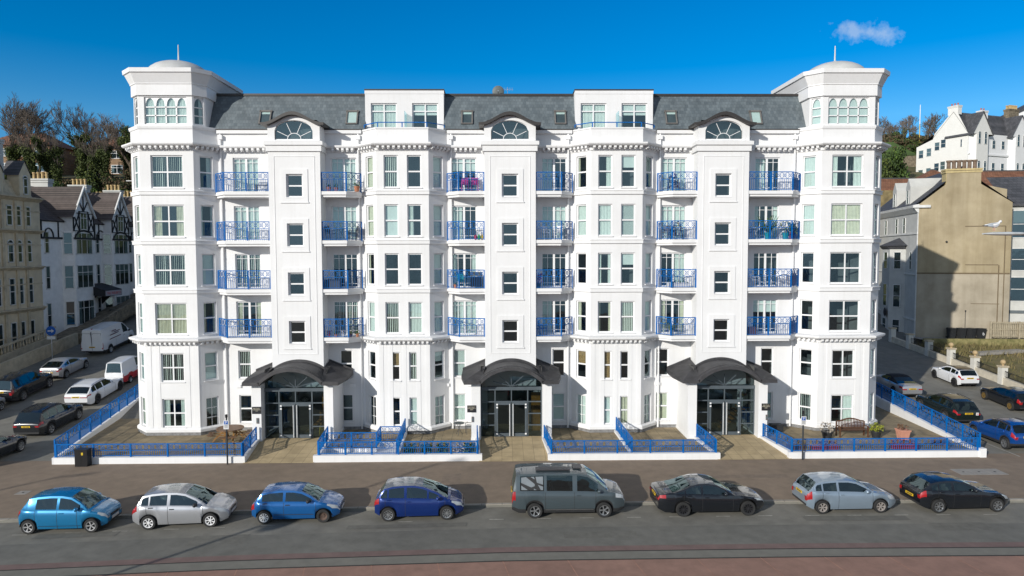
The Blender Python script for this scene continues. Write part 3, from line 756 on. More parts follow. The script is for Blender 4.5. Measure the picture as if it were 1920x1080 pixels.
for k,x in enumerate((-15.05,-9.72,-2.63,3.15,10.05,15.35)):
    m=MB(); a=Vector((x,1.56+.36*1.06/2.29,18.87+.36)) ; w=.36; hgt=.98
    def Q(u,v,o): p=a+Vector((1,0,0))*u+slope*v+nrm*o; return tuple(p)
    for u0,u1,v0,v1 in ((-w,-w+.08,0,hgt),(w-.08,w,0,hgt),(-w+.08,w-.08,0,.07),(-w-.03,w+.03,hgt-.1,hgt+.02)):
        m.add([Q(u0,v0,.0),Q(u1,v0,.0),Q(u1,v1,.0),Q(u0,v1,.0),Q(u0,v0,.1),Q(u1,v0,.1),Q(u1,v1,.1),Q(u0,v1,.1)],((4,5,6,7),(0,4,7,3),(1,2,6,5),(0,1,5,4),(3,7,6,2)))
    o=m.build('skylight',mat('skylight_frame',(.16,.15,.14),.5),APT)
    g=MB(); g.quad(Q(-w+.07,.06,.05),Q(w-.07,.06,.05),Q(w-.07,hgt-.08,.05),Q(-w+.07,hgt-.08,.05)); g.build('pane',GLASS,o)
    b=MB(); full=k in (1,5); b.quad(Q(-w+.07,.06 if full else .74,.03),Q(w-.07,.06 if full else .74,.03),Q(w-.07,hgt-.08,.03),Q(-w+.07,hgt-.08,.03)); b.build('roller_blind',BLIND,o)
    b=MB(); b.quad(Q(-w+.05,.04,.012),Q(w-.05,.04,.012),Q(w-.05,hgt-.06,.012),Q(-w+.05,hgt-.06,.012)); b.build('dark_room_sheet',ROOM,o)  # dark sheet under the pane stands in for the unlit room
# porches
CHAR=mat('porch_lead',(.047,.046,.049),.62,var=.35,scale=2,bump=.2,bscale=6)
WOOD=mat('varnished_wood',(.30,.14,.03),.4,var=.3,scale=3)
def porch(c,i):
    for sx in (-1,1):
        p=MB(); a,b=sorted((c+sx*1.84,c+sx*2.38)); p.box(a,b,-.95,1.69,.2,3.66); a,b=sorted((c+sx*1.82,c+sx*2.41)); p.box(a,b,-.98,1.685,.2,.36)
        po=p.build('porch_wall',WHITE,APT)
    # lead canopy: barrel vault over the door, sloping wings each side
    r=MB(); n=24; hw=1.80; za=3.66; ri=.80; RA=(hw*hw+ri*ri)/(2*ri)
    zv=lambda x:za+math.sqrt(max(0,RA*RA-x*x))-(RA-ri)
    vx=[-hw+2*hw*k/n for k in range(n+1)]
    yf,yb=-1.38,.52; rise=.10; th=.24
    for a,b in zip(vx,vx[1:]):
        o=lambda x:(x*1.05, zv(x)+.19)
        A,B=o(a),o(b)
        r.quad((c+a,yf,zv(a)),(c+b,yf,zv(b)),(c+B[0],yf,B[1]),(c+A[0],yf,A[1]))
        r.quad((c+A[0],yf,A[1]),(c+B[0],yf,B[1]),(c+B[0],yb,B[1]+rise),(c+A[0],yb,A[1]+rise))
        r.quad((c+a,yf,zv(a)),(c+a,yb,zv(a)),(c+b,yb,zv(b)),(c+b,yf,zv(b)))
        r.quad((c+A[0],yf+.3,A[1]+.02),(c+B[0],yf+.3,B[1]+.02),(c+B[0],yf+.3,B[1]+.05),(c+A[0],yf+.3,A[1]+.05))
        r.quad((c+A[0],yb-.08,A[1]+rise),(c+B[0],yb-.08,B[1]+rise),(c+B[0],yb-.08,B[1]+rise+.13),(c+A[0],yb-.08,A[1]+rise+.13))
        r.quad((c+A[0],yb-.08,A[1]+rise+.13),(c+B[0],yb-.08,B[1]+rise+.13),(c+B[0],yb,B[1]+rise+.15),(c+A[0],yb,A[1]+rise+.15))
    for sx in (-1,1):
        x0,x1,x2=1.80,2.78,3.02
        f=lambda x,y,z:(c+sx*x,y,z)
        P=lambda *v:(v if sx>0 else v[::-1])
        # front fascia and soffit of the wing
        r.quad(*P(f(x0,yf,3.64),f(x1,yf,3.64),f(x1,yf,3.84),f(x0,yf,3.84)))
        r.quad(*P(f(x1,yf,3.64),f(x2,.2,3.68),f(x2,.2,3.88),f(x1,yf,3.84)))
        r.quad(*P(f(x2,.2,3.68),f(x2,1.69,3.72),f(x2,1.69,4.0),f(x2,.2,3.88)))
        r.quad(*P(f(x0,yf,3.84),f(x1,yf,3.84),f(x2,.2,3.88),f(1.55,.5,4.42)))
        r.add([f(x2,.2,3.88),f(x2,1.69,4.0),f(1.55,1.69,4.62),f(1.55,.5,4.42)],((0,1,2,3) if sx>0 else (3,2,1,0),))
        r.quad(f(x0,yf,3.64),f(x1,yf,3.64),f(x2,1.69,3.72),f(x0,1.69,3.64))
        # upstand where the wing meets the wall
        r.box(*sorted((c+sx*1.56,c+sx*3.0)),1.60,1.69,3.9,4.30) if False else None
        r.add([f(x2,1.60,3.9),f(1.55,1.60,4.55),f(1.55,1.60,4.72),f(x2,1.60,4.12),f(x2,1.68,4.12),f(1.55,1.68,4.72)],((0,1,2,3),(3,2,5,4)))
    r.build('canopy',CHAR,APT)
    # glazed screen and doors
    g=MB(); y0,y1=-.36,-.28; b=lambda x0,x1,z0,z1,dy=0: g.box(c+x0,c+x1,y0-dy,y1,z0,z1)
    z0=.28; xs=[-1.84,-.98,0,.98,1.84]
    b(-1.84,1.84,3.10,3.30,.03)
    for x in (-1.81,1.81,-.98,.98): b(x-.035,x+.035,z0,3.10)
    b(-.03,.03,2.42,3.10,.004); b(-.94,.94,2.36,2.44,.008)
    for z in (.98,1.68,2.40): b(-1.84,-1.02,z-.03,z+.03,.01); b(1.02,1.84,z-.03,z+.03,.01)
    for an in (25,55,90,125,155):
        a=rad(an); L=.78 if an!=90 else .72; g.bar((c,-.32,3.32),(c+1.5*L*math.cos(a)*1.05,-.32,3.32+.98*L*math.sin(a)),.035,.035)
    go=g.build('glazed_screen',DKFRAME,APT)
    pn=MB(); pn.quad((c-1.84,-.30,z0),(c+1.84,-.30,z0),(c+1.84,-.30,3.2),(c-1.84,-.30,3.2))
    pn.poly([(c+x,-.30,z) for x,z in [(-1.78,3.2),(1.78,3.2)]+[(hw*math.cos(PI*k/16),zv(hw*math.cos(PI*k/16))) for k in range(17)]]); pn.build('pane',glassmat('lobby_glass',(.42,.5,.52),.04),go)
    for sx in (-1,1):
        d=MB(); a,e=sorted((sx*.02,sx*.92))
        for x0,x1,za_,zb in ((a,a+.11,z0+.02,2.36),(e-.11,e,z0+.02,2.36),(a+.11,e-.11,z0+.02,z0+.22),(a+.11,e-.11,2.22,2.36)): d.box(c+x0,c+x1,-.41,-.345,za_,zb)
        do=d.build('entrance_door',DKFRAME,APT)
        h=MB(); h.tube((c+sx*.10,-.50,.36),(c+sx*.10,-.50,2.3),.032)
        for z in (.5,2.1): h.tube((c+sx*.10,-.50,z),(c+sx*.10,-.41,z),.015)
        h.build('handle',mat('satin_handle',(.62,.63,.63),.35,.2),do)
        h=MB()
        for z in (.42,2.02,2.2): h.box(c+sx*.86-.05,c+sx*.86+.05,-.43,-.40,z,z+.09)
        h.build('hinge',UPVC,do)
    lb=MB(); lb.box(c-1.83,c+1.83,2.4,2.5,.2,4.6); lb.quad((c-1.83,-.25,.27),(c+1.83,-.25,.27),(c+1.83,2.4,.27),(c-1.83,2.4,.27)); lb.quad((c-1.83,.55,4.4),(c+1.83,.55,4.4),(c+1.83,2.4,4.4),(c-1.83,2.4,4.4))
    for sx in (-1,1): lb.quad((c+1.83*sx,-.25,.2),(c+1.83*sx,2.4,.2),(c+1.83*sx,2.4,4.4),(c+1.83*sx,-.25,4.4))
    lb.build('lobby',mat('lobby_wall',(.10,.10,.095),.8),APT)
    wd=MB(); 
    if i<2: wd.box(c+1.25,c+1.8,.9,1.0,.3,2.7); wd.box(c+1.0,c+1.12,1.2,1.3,.3,1.6)
    else: wd.box(c-1.75,c-1.5,.9,1.0,.3,2.7)
    if i!=1:
        for k in range(7): wd.box(c+(.2+.22*k),c+(.45+.22*k),1.0,2.2,.3+.2*k,.36+.2*k)
    wd.build('lobby_fitting',WOOD,APT)
for i,c in enumerate((-12.86,.03,12.88)): porch(c,i)
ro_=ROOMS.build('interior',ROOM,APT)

# ------------------------------------------------------------------ forecourt
def forecourt():
    FZ=.24
    def slab(name,polys,m,z=FZ):
        mb=MB()
        for p in polys: mb.poly([(x,y,z) for x,y in p])
        return struct(mb.build(name,m))
    slab('forecourt',[[(-24.1,-4.0),(-14.3,-4.0),(-14.45,1.8),(-22,1.8),(-22,14),(-27,14),(-26.4,8.2)]],PAVER2)
    slab('forecourt',[[(-5.8,-4.0),(-1.3,-4.0),(-1.3,1.8),(-5.8,1.8)],[(-10.2,-2.4),(-7.15,-2.4),(-7.15,1.8),(-10.2,1.8)],[(-7.15,-1.1),(-5.8,-1.1),(-5.8,1.8),(-7.15,1.8)]],PAVER2)
    slab('forecourt',[[(2.75,-4.0),(11.75,-4.0),(11.75,1.8),(2.75,1.8)]],PAVER2)
    slab('forecourt',[[(16.1,-4.0),(26.35,-4.0),(27.1,8.2),(27.4,14),(22,14),(22,1.8),(15.6,1.8)]],PAVER2)
    mb=MB(); mb.quad((-10.1,-4,.02),(-5.7,-4,.02),(-5.7,-1.0,.02),(-10.1,-1.0,.02)); mb.quad((-10.1,-2.4,.02),(-7.15,-2.4,.02),(-7.15,-2.4,FZ+.002),(-10.1,-2.4,FZ+.002)); mb.quad((-7.15,-1.1,.02),(-5.8,-1.1,.02),(-5.8,-1.1,FZ+.002),(-7.15,-1.1,FZ+.002)); mb.quad((-7.15,-2.4,.02),(-7.15,-1.1,.02),(-7.15,-1.1,FZ),(-7.15,-2.4,FZ))
    struct(mb.build('lightwell',WHITE))
    mb=MB()
    for a,b,c,d in ((-14.0,-10.2,-14.5,-10.1),(-1.25,2.6,-1.4,2.5),(11.8,15.9,11.6,15.6)):
        mb.quad((a,-4.35,.012),(b,-4.35,.012),(d,-1.0,.27),(c,-1.0,.27)); mb.quad((c,-1.0,.27),(d,-1.0,.27),(d,-.3,.285),(c,-.3,.285))
    struct(mb.build('entrance_path',PAVER))
forecourt()
def wall_run(name,label,pts,th=.24,group=None):
    """low rendered wall: pts are (x,y,top,bottom)"""
    mb=MB()
    for (x0,y0,t0,b0),(x1,y1,t1,b1) in zip(pts,pts[1:]):
        d=Vector((x1-x0,y1-y0)).normalized(); n=Vector((d.y,-d.x))*th/2; e=d*th/2*.98
        v=[]
        for x,y,t,b,k in ((x0,y0,t0,b0,-1),(x1,y1,t1,b1,1)):
            for s_,z in ((1,b),(-1,b),(-1,t),(1,t)): v.append((x+n.x*s_+e.x*k,y+n.y*s_+e.y*k,z))
        mb.add(v,((0,1,2,3),(7,6,5,4),(0,4,5,1),(1,5,6,2),(2,6,7,3),(3,7,4,0)))
    o=Vector((pts[0][0],pts[0][1],0)); mb.v=[(a-o.x,b-o.y,c) for a,b,c in mb.v]
    return tag(mb.build(name,WHITE,None,o),label,'wall',group)
T=.35
wall_run('low_wall','white low wall round the left corner garden, stepping up beside the left side street',[(-26.8,14,1.5,-.05),(-26.4,8.2,.80,-.05),(-24.17,-4.12,T,-.05)])
wall_run('low_wall','long white low wall along the pavement in front of the picnic table terrace',[(-24.05,-4.125,T-.004,-.05),(-14.05,-4.125,T-.004,-.05)])
wall_run('low_wall','short white wall sloping beside the left entrance path, on its left',[(-14.05,-4.0,T-.008,-.05),(-14.38,-1.1,T+.05,-.05)])
wall_run('low_wall','white low wall in front of the lightwell and planter beds left of the middle entrance',[(-10.13,-4.13,T+.02,-.05),(-1.2,-4.11,T+.02,-.05)])
wall_run('low_wall','short white wall on the right edge of the left entrance path',[(-10.0,-4.0,T+.01,-.05),(-10.2,-1.1,T+.05,-.05)])
wall_run('low_wall','short white wall on the left edge of the middle entrance path',[(-1.3,-4.0,T+.01,-.05),(-1.45,-1.1,T+.05,-.05)])
wall_run('low_wall','white dividing wall from the pavement back to the left bay',[(-5.75,-4.0,T-.01,-.05),(-5.9,.5,T+.06,-.05)],.2)
wall_run('low_wall','white low wall in front of the terrace between the middle and right entrances',[(2.63,-4.12,T,-.05),(11.84,-4.15,T,-.05)])
wall_run('low_wall','short white wall on the right edge of the middle entrance path',[(2.72,-4.0,T-.01,-.05),(2.5,-1.1,T+.05,-.05)])
wall_run('low_wall','short white wall on the left edge of the right entrance path',[(11.72,-4.0,T-.01,-.05),(11.55,-1.1,T+.05,-.05)])
wall_run('low_wall','white dividing wall from the pavement back to the right bay',[(7.15,-4.0,T-.01,-.05),(7.03,.5,T+.06,-.05)],.2)
wall_run('low_wall','short white wall on the right edge of the right entrance path',[(15.95,-4.0,T-.01,-.05),(15.5,-1.1,T+.05,-.05)])
wall_run('low_wall','long white low wall along the pavement in front of the bench terrace',[(15.86,-4.12,T,-.05),(26.44,-4.1,T,-.05)])
wall_run('low_wall','white wall rising along the right side street beside the bench terrace',[(26.44,-3.99,T-.006,-.05),(27.05,8.2,1.0,-.05),(27.35,14,1.7,-.05)])
mb=MB(); mb.box(-.17,.17,-.17,.17,0,T+.14); tag(mb.build('wall_pier',WHITE,None,(26.5,-4.12,0)),'square white end pier at the street corner of the bench terrace wall','pier')
railing_thing('railing','blue railing running back along the left side street',[(-24.17,-4.1,T),(-26.4,8.2,.80),(-26.8,14,1.5)],.95,.5,.07,1.6)
railing_thing('railing','blue railing along the pavement in front of the picnic table',[(-24.1,-4.12,T),(-14.12,-4.12,T)])
railing_thing('railing','blue railing on the left edge of the left entrance path',[(-14.07,-4.05,T),(-14.4,-1.15,T+.05)],.75,.38,.07,1.4)
railing_thing('railing','blue railing along the pavement in front of the lightwell and planters',[(-9.95,-4.12,T+.02),(-1.35,-4.1,T+.02)],post=1.45)
railing_thing('railing','blue railing on the right edge of the left entrance path',[(-10.02,-4.05,T+.01),(-10.22,-1.15,T+.05)],.75,.38,.07,1.4)
railing_thing('railing','blue railing on the left edge of the middle entrance path',[(-1.3,-4.05,T+.01),(-1.45,-1.15,T+.05)],.75,.38,.07,1.4)
railing_thing('railing','blue railing on the dividing wall leading to the left bay',[(-5.75,-4.0,T),(-5.9,.4,T+.06)],.8,.42,.07,1.5)
railing_thing('railing','blue inner railing round the back of the white lightwell',[(-10.0,-2.35,.26),(-7.15,-2.35,.26),(-7.15,-1.05,.26),(-5.95,-1.05,.26)],.85,.45,.07,1.5)
railing_thing('railing','blue railing along the pavement between the middle and right entrances',[(2.7,-4.12,T),(11.75,-4.14,T)],post=1.8)
railing_thing('railing','blue railing on the right edge of the middle entrance path',[(2.72,-4.05,T),(2.5,-1.15,T+.05)],.75,.38,.07,1.4)
railing_thing('railing','blue railing on the dividing wall leading to the right bay',[(7.15,-4.0,T),(7.03,.4,T+.06)],.8,.42,.07,1.5)
railing_thing('railing','blue railing on the left edge of the right entrance path',[(11.72,-4.05,T),(11.55,-1.15,T+.05)],.75,.38,.07,1.4)
railing_thing('railing','blue railing on the right edge of the right entrance path',[(15.95,-4.05,T),(15.5,-1.15,T+.05)],.75,.38,.07,1.4)
railing_thing('railing','blue railing along the pavement in front of the wooden bench',[(15.95,-4.12,T),(26.3,-4.1,T)],post=1.7)
railing_thing('railing','blue railing climbing beside the right side street',[(26.44,-4.05,T),(27.05,8.2,1.0),(27.35,14,1.7)],.95,.5,.07,1.6)

# ------------------------------------------------------------------ text
def text_mesh(name,body,size,m,parent,loc,rot,ext=.004,align='CENTER'):
    cu=bpy.data.curves.new(name,'FONT'); cu.body=body; cu.size=size; cu.extrude=ext; cu.align_x=align; cu.align_y='CENTER'; cu.resolution_u=2
    ob=bpy.data.objects.new(name,cu); COL.objects.link(ob); dg=bpy.context.evaluated_depsgraph_get(); dg.update()
    me=bpy.data.meshes.new_from_object(ob.evaluated_get(dg)); bpy.data.objects.remove(ob); me.materials.clear(); me.materials.append(m)
    o=link(name,me,parent,loc); o.rotation_euler=rot; return o
GOLD=mat('sign_lettering',(.62,.58,.45),.5,var=.05)
for i,(x,nums,wh) in enumerate(((-14.42,'1-27','left'),(-1.78,'28-54','middle'),(15.72,'55-81','right'))):
    mb=MB(); mb.box(-.26,.26,-.03,0,-.21,.21)
    s=tag(mb.build('sign',mat('sign_black',(.025,.025,.028),.35),None,(x,-.955,2.12)),'black entrance sign with pale lettering on the pillar of the %s porch'%wh,'sign',None)
    mb=MB()
    for a in ((-.25,.25,.19,.2),(-.25,.25,-.2,-.19)): mb.box(a[0],a[1],-.036,-.031,a[2],a[3])
    text_mesh('lettering','SPECTRUM\nAPARTMENTS\n'+nums,.078,GOLD,s,(0,-.034,.03),(PI/2,0,0))
    mb=MB(); mb.box(-.06,.06,-.05,0,-.16,.16); o=mb.build('door_entry_panel',mat('entry_panel',(.14,.13,.13),.4),None,(x+.05,-.955,1.5))
    tag(o,'grey door entry panel below the sign of the %s porch'%wh,'intercom')
    mb=MB(); mb.box(-.035,.035,-.058,-.051,-.06,.03); mb.build('screen',mat('entry_screen',(.28,.12,.08) if i==1 else (.10,.16,.17),.3),o)

# ------------------------------------------------------------------ forecourt furniture
OAK=mat('stained_oak',(.30,.155,.05),.6,var=.3,scale=4); DARKW=mat('dark_hardwood',(.10,.045,.022),.5,var=.3,scale=6); TABW=mat('table_top_wood',(.17,.095,.05),.5,var=.25,scale=4)
def picnic_table(x,y,z):
    t=thing('picnic_table','round wooden picnic table with four attached benches on the left terrace','table',(x,y,z),.25)
    mb=MB(); mb.lathe([(0,.70),(.78,.70),(.78,.75),(0,.75)],28); mb.build('table_top',TABW,t)
    for k in range(4):
        mb=MB(); a=k*PI/2; c,s=math.cos(a),math.sin(a)
        def W_(u,v,zz): return (c*u-s*v,s*u+c*v,zz)
        for du in (0,.16):
            q=[W_(.92+du,-.46,.42),W_(1.06+du,-.46,.42),W_(1.06+du,.46,.42),W_(.92+du,.46,.42)]
            mb.add(q+[(p[0],p[1],.46) for p in q],((0,1,2,3),(4,5,6,7),(0,1,5,4),(1,2,6,5),(2,3,7,6),(3,0,4,7)))
        mb.build('bench_seat',TABW,t)
    for k in range(4):
        mb=MB(); a=k*PI/2; c,s=math.cos(a),math.sin(a)
        for v in (-.24,.24):
            P=lambda u,zz:(c*u-s*v,s*u+c*v,zz)
            mb.bar(P(.25,.69),P(.95,.02),.09,.05); mb.bar(P(.2,.36),P(1.2,.39),.08,.05); mb.bar(P(.3,.66),P(.7,.66),.06)
        mb.build('leg',OAK,t)
picnic_table(-14.95,-.1+.1,.24) if False else picnic_table(-16.15,-.55,.24)
def garden_bench(x,y,z):
    t=thing('garden_bench','dark wooden garden bench with arched slatted back under the right corner tower','bench',(x,y,z),0)
    mb=MB(); 
    for k in range(4): mb.box(-.82,.82,-.22+.11*k,-.13+.11*k,.42,.45)
    mb.build('seat',DARKW,t)
    mb=MB(); zt=lambda u:.88+.16*max(0,math.cos(PI*u/1.3))
    for k in range(17):
        u=-.72+1.44*k/16; mb.box(u-.022,u+.022,.24,.262,.47,zt(u))
    for k in range(16):
        a=-.82+1.64*k/16; b=-.82+1.64*(k+1)/16; mb.bar((a,.25,zt(a)),(b,.25,zt(b)),.05,.07)
    mb.box(-.82,.82,.235,.265,.45,.5); mb.build('backrest',DARKW,t)
    for sx in (-1,1):
        for yy,h in ((-.22,.62),(.25,.86)):
            mb=MB(); mb.box(sx*.84-.035,sx*.84+.035,yy-.035,yy+.035,0,h); mb.build('leg',DARKW,t)
        mb=MB(); mb.box(sx*.84-.04,sx*.84+.04,-.27,.25,.62,.66); mb.build('armrest',DARKW,t)
garden_bench(21.05,-.72,.24)
def plant_mb(n,r,h,z,size=.09,seed=1,spike=False):
    rr=random.Random(seed); mb=MB()
    for i in range(n):
        a=rr.uniform(0,2*PI); d=r*math.sqrt(rr.random())*(1 if not spike else .35); zz=z+rr.uniform(.0,1)*h
        p=Vector((d*math.cos(a),d*math.sin(a),zz)); 
        if spike: 
            q=Vector((d*math.cos(a)*1+r*math.cos(a)*rr.uniform(.5,1.2),r*math.sin(a)*rr.uniform(.5,1.2),z+h*rr.uniform(.4,1.1))); p=Vector((0,0,z)); mb.bar(p,q,size*.5,.012)
        else:
            u=Vector((rr.gauss(0,1),rr.gauss(0,1),rr.gauss(0,1))).normalized()*size; v=u.cross(Vector((rr.gauss(0,1),rr.gauss(0,1),rr.gauss(0,1)))).normalized()*size*.6
            mb.quad(p-u,p+v,p+u,p-v)
    return mb
GREENS=[mat('shrub_green',(.05,.11,.02),.7,var=.5,scale=9),mat('yellow_green_leaf',(.22,.24,.02),.7,var=.4,scale=9),mat('brown_foliage',(.16,.09,.05),.8,var=.4,scale=9),mat('red_flower',(.22,.03,.03),.7,var=.5,scale=9),mat('purple_flower',(.16,.05,.28),.7,var=.4,scale=9),mat('pale_stem',(.38,.33,.27),.8,var=.3,scale=9),mat('white_flower',(.55,.52,.50),.7,var=.3,scale=12)]
POTS={'terracotta':TERRA,'turquoise':mat('turquoise_glaze',(.02,.30,.33),.3),'black':mat('black_plastic',(.025,.027,.03),.5),'salmon':mat('salmon_clay',(.55,.26,.18),.8,var=.1),'blue':mat('blue_glaze',(.02,.08,.35),.3),'white':mat('white_glaze',(.6,.6,.6),.4),'red':mat('red_glaze',(.28,.03,.03),.4),'brown':mat('brown_box',(.10,.05,.04),.6)}
SEED=[10]
def pot(name,label,x,y,z,r,h,col,green,pr,ph,n=60,square=False,spike=False,size=.07,group=None,cat='plant pot'):
    t=thing(name,label,cat,(x,y,z),0,group); mb=MB(); SEED[0]+=1
    if square:
        a=r*.72
        mb.add([(-a,-a,0),(a,-a,0),(a,a,0),(-a,a,0),(-r,-r,h),(r,-r,h),(r,r,h),(-r,r,h)],((3,2,1,0),(0,1,5,4),(1,2,6,5),(2,3,7,6),(3,0,4,7),(4,5,6,7))); mb.box(-r-.02,r+.02,-r-.02,r+.02,h-.07,h-.002)
    else: mb.lathe([(0,0),(r*.72,0),(r*.95,h*.85),(r*1.06,h*.85),(r*1.06,h),(r*.9,h),(r*.88,h*.9),(0,h*.9)],16)
    mb.build('pot',POTS[col],t)
    if n: plant_mb(n,pr,ph,h*.92,size,SEED[0],spike).build('foliage',GREENS[green],t)
    return t
def trough(name,label,x,y,z,w,d,h,col,green,n=80,ph=.25,group=None):
    t=thing(name,label,'planter',(x,y,z),0,group); mb=MB(); mb.box(-w/2,w/2,-d/2,d/2,0,h); mb.box(-w/2-.02,w/2+.02,-d/2-.02,d/2+.02,h-.05,h+.002); mb.build('trough',POTS[col],t)
    m=plant_mb(n,1,ph,h,.07,int(x*10)); m.v=[(a*w/2,b*d/2,c) for a,b,c in m.v]; m.build('foliage',GREENS[green],t); return t
F=.24
pot('plant_pot','square salmon clay pot with a dry plant on the bench terrace',23.75,-1.35,F,.30,.58,'salmon',2,.28,.35,70,True)
pot('plant_pot','dark round pot of dry pale stems left of the garden bench',19.35,-1.1,F,.32,.42,'black',5,.42,.55,110)
pot('plant_pot','dark round pot of yellow green leaves right of the garden bench',22.35,-1.0,F,.30,.42,'black',1,.38,.45,140)
trough('planter','reddish planter of brown plants at the left end of the bench terrace railing',16.55,-3.2,F,.9,.35,.24,'brown',2)
trough('planter','long red flowering planter behind the railing near the parking sign',18.2,-3.2,F,1.5,.36,.2,'red',3,130)
trough('planter','long red flowering planter behind the railing below the salmon pot',22.75,-3.2,F,1.5,.36,.24,'red',3,130)
trough('planter','small planter of brown heather near the right corner of the bench terrace',25.2,-2.6,F,.8,.36,.22,'brown',2)
for k,(x,g) in enumerate(((-5.1,0),(-4.2,0),(-3.3,0),(-2.4,6),(-1.8,0))):
    t=thing('shrub',('dark leafy shrub nearest the dividing wall','leafy shrub second from the dividing wall','leafy shrub in the middle of the planter bed','shrub with white flowers in the planter bed','leafy shrub nearest the middle entrance path')[k]+' behind the front railing','shrub',(x,-3.45,F),0,'shrubs in the planter bed')
    plant_mb(130,.33,.5,.02,.09,40+k).build('foliage',GREENS[g] if g else LEAFM,t)
    mb=MB(); mb.tube((0,0,0),(0,0,.35),.03,.015,6); mb.build('stem',DARKW,t)
GREYT=mat('bistro_metal',(.06,.065,.07),.5); MESHW=mat('chair_weave',(.16,.17,.18),.7,var=.2,scale=30)
def bistro_table(label,x,y,z,m=GREYT,r=.34,h=.72,group=None):
    t=thing('bistro_table',label,'table',(x,y,z),0,group); mb=MB(); mb.lathe([(0,h-.025),(r,h-.025),(r,h),(0,h)],18); mb.build('table_top',m,t)
    for k in range(3):
        a=k*2*PI/3+.4; mb=MB(); mb.tube((.22*math.cos(a),.22*math.sin(a),0),(-.16*math.cos(a),-.16*math.sin(a),h-.03),.014,n=6); mb.build('leg',m,t)
def chair(label,x,y,z,rz,m=GREYT,m2=None,group=None):
    t=thing('garden_chair',label,'chair',(x,y,z),rz,group); m2=m2 or m
    mb=MB(); mb.box(-.21,.21,-.21,.21,.43,.46); mb.build('seat',m2,t)
    mb=MB(); mb.add([(-.2,.2,.5),(.2,.2,.5),(.2,.3,.88),(-.2,.3,.88),(-.2,.225,.5),(.2,.225,.5),(.2,.325,.88),(-.2,.325,.88)],((0,1,2,3),(7,6,5,4),(0,4,5,1),(2,6,7,3),(0,3,7,4),(1,5,6,2))); mb.build('backrest',m2,t)
    for sx in (-1,1):
        for sy in (-1,1):
            mb=MB(); mb.bar((sx*.2,sy*.2,0),(sx*.2,sy*.2+(.11 if sy>0 else 0),.9 if sy>0 else .62),.028); mb.build('leg',m,t)
        mb=MB(); mb.bar((sx*.2,-.2,.62),(sx*.2,.26,.64),.03); mb.build('armrest',m,t)
bistro_table('small grey bistro table beside the pillar left of the middle entrance',-2.62,.35,F)
chair('grey woven garden chair beside the bistro table left of the middle entrance',-2.0,.55,F,-1.3,GREYT,MESHW)
t=thing('wet_floor_sign','yellow folding floor sign behind the glass of the left entrance','sign',(-10.95,.25,.275)); mb=MB(); mb.add([(-.14,-.1,0),(.14,-.1,0),(.11,-.01,.62),(-.11,-.01,.62),(-.14,.1,0),(.14,.1,0),(.11,.01,.62),(-.11,.01,.62)],((0,1,2,3),(5,4,7,6),(3,2,6,7))); mb.build('board',mat('yellow_board',(.65,.45,.02),.5),t)
mb=MB(); mb.box(-.35,.35,-.22,.22,0,.38); mb.box(-.37,.37,-.24,.24,.38,.44); tag(mb.build('storage_box',POTS['black'],None,(17.0,.6,F)),'black storage box against the wall right of the right entrance','box')

# ------------------------------------------------------------------ things kept on the balconies
WHITEM=mat('white_metal',(.7,.7,.7),.4); PINK=mat('magenta_fabric',(.40,.03,.20),.7); TURQ=mat('turquoise_metal',(.03,.28,.30),.5); DBLUE=mat('navy_plastic',(.01,.03,.16),.4); REDPL=mat('red_plastic',(.5,.03,.03),.4); YEL=mat('yellow_plastic',(.6,.42,.02),.4); GRNP=mat('green_plastic',(.05,.35,.08),.4)
B=BX
fl=[z+.004 for z in FLOORS]; NM=['first','second','third','top']
def on(x): return B+x
P3,P2,P1,P0=fl[3],fl[2],fl[1],fl[0]
for x,l,s in ((-11.0,'left of three',.15),(-10.55,'middle of three',.13),(-9.3,'right of three',.17)):
    pot('plant_pot','terracotta pot, %s on the top balcony right of the left entrance'%l,on(x),.95,P3,s,s*1.9,'terracotta',0,s*.9,s*1.6,26,False,False,.06,'terracotta pots on the top left balcony')
for k,x in enumerate((-2.75,-2.15)): chair('magenta chair on the top balcony left of the middle entrance, %s'%('nearer the bay' if k==0 else 'nearer the stair tower'),on(x),1.15,P3,0,PINK,PINK,'magenta chairs on the balcony')
mb=MB(); mb.box(-.45,.45,-.18,.18,.4,.44); mb.box(-.45,-.4,-.15,.15,0,.4); mb.box(.4,.45,-.15,.15,0,.4); tag(mb.build('bench',GREYT,None,(on(-15.0),1.15,P3)),'low grey slatted bench on the top far left balcony','bench')
def stand(label,x,y,z,seed):
    t=thing('plant_stand',label,'plant stand',(x,y,z)); mb=MB()
    for k in range(3): mb.box(-.4+.1*k,.4-.1*k,-.15+.06*k,.15+.06*k,.25+.3*k,.28+.3*k)
    for sx in (-1,1): mb.bar((sx*.38,-.1,0),(sx*.18,.12,.95),.03); mb.bar((sx*.38,.15,0),(sx*.2,.15,.95),.03)
    mb.build('rack',GREYT,t); m=plant_mb(70,.34,.85,.25,.08,seed); m.build('foliage',GREENS[2],t)
stand('tiered plant stand of dry plants on the top balcony left of the right entrance',on(10.05),1.1,P3,5)
stand('dark plant stand on the third balcony left of the right entrance',on(10.3),1.1,P2,6)
bistro_table('black bistro table on the third balcony right of the left entrance',on(-10.3),1.15,P2); chair('black chair left of the bistro table on the third balcony right of the left entrance',on(-10.95),1.2,P2,1.2); chair('black chair right of the bistro table on the third balcony right of the left entrance',on(-9.65),1.2,P2,-1.2)
chair('dark chair beside the plant stand on the third balcony left of the right entrance',on(9.6),1.15,P2,-.6)
for k,(x,m,n) in enumerate(((-2.1,REDPL,'red'),(-1.9,GRNP,'green'),(-1.72,YEL,'yellow'))):
    mb=MB(); mb.ellip((0,0,.16),(.11,.11,.16)); mb.box(-.03,.03,-.03,.03,.28,.36); tag(mb.build('garden_ornament',m,None,(on(x),.85+.06*k,P2)),'%s plastic ornament on the third balcony left of the middle entrance'%n,'ornament')
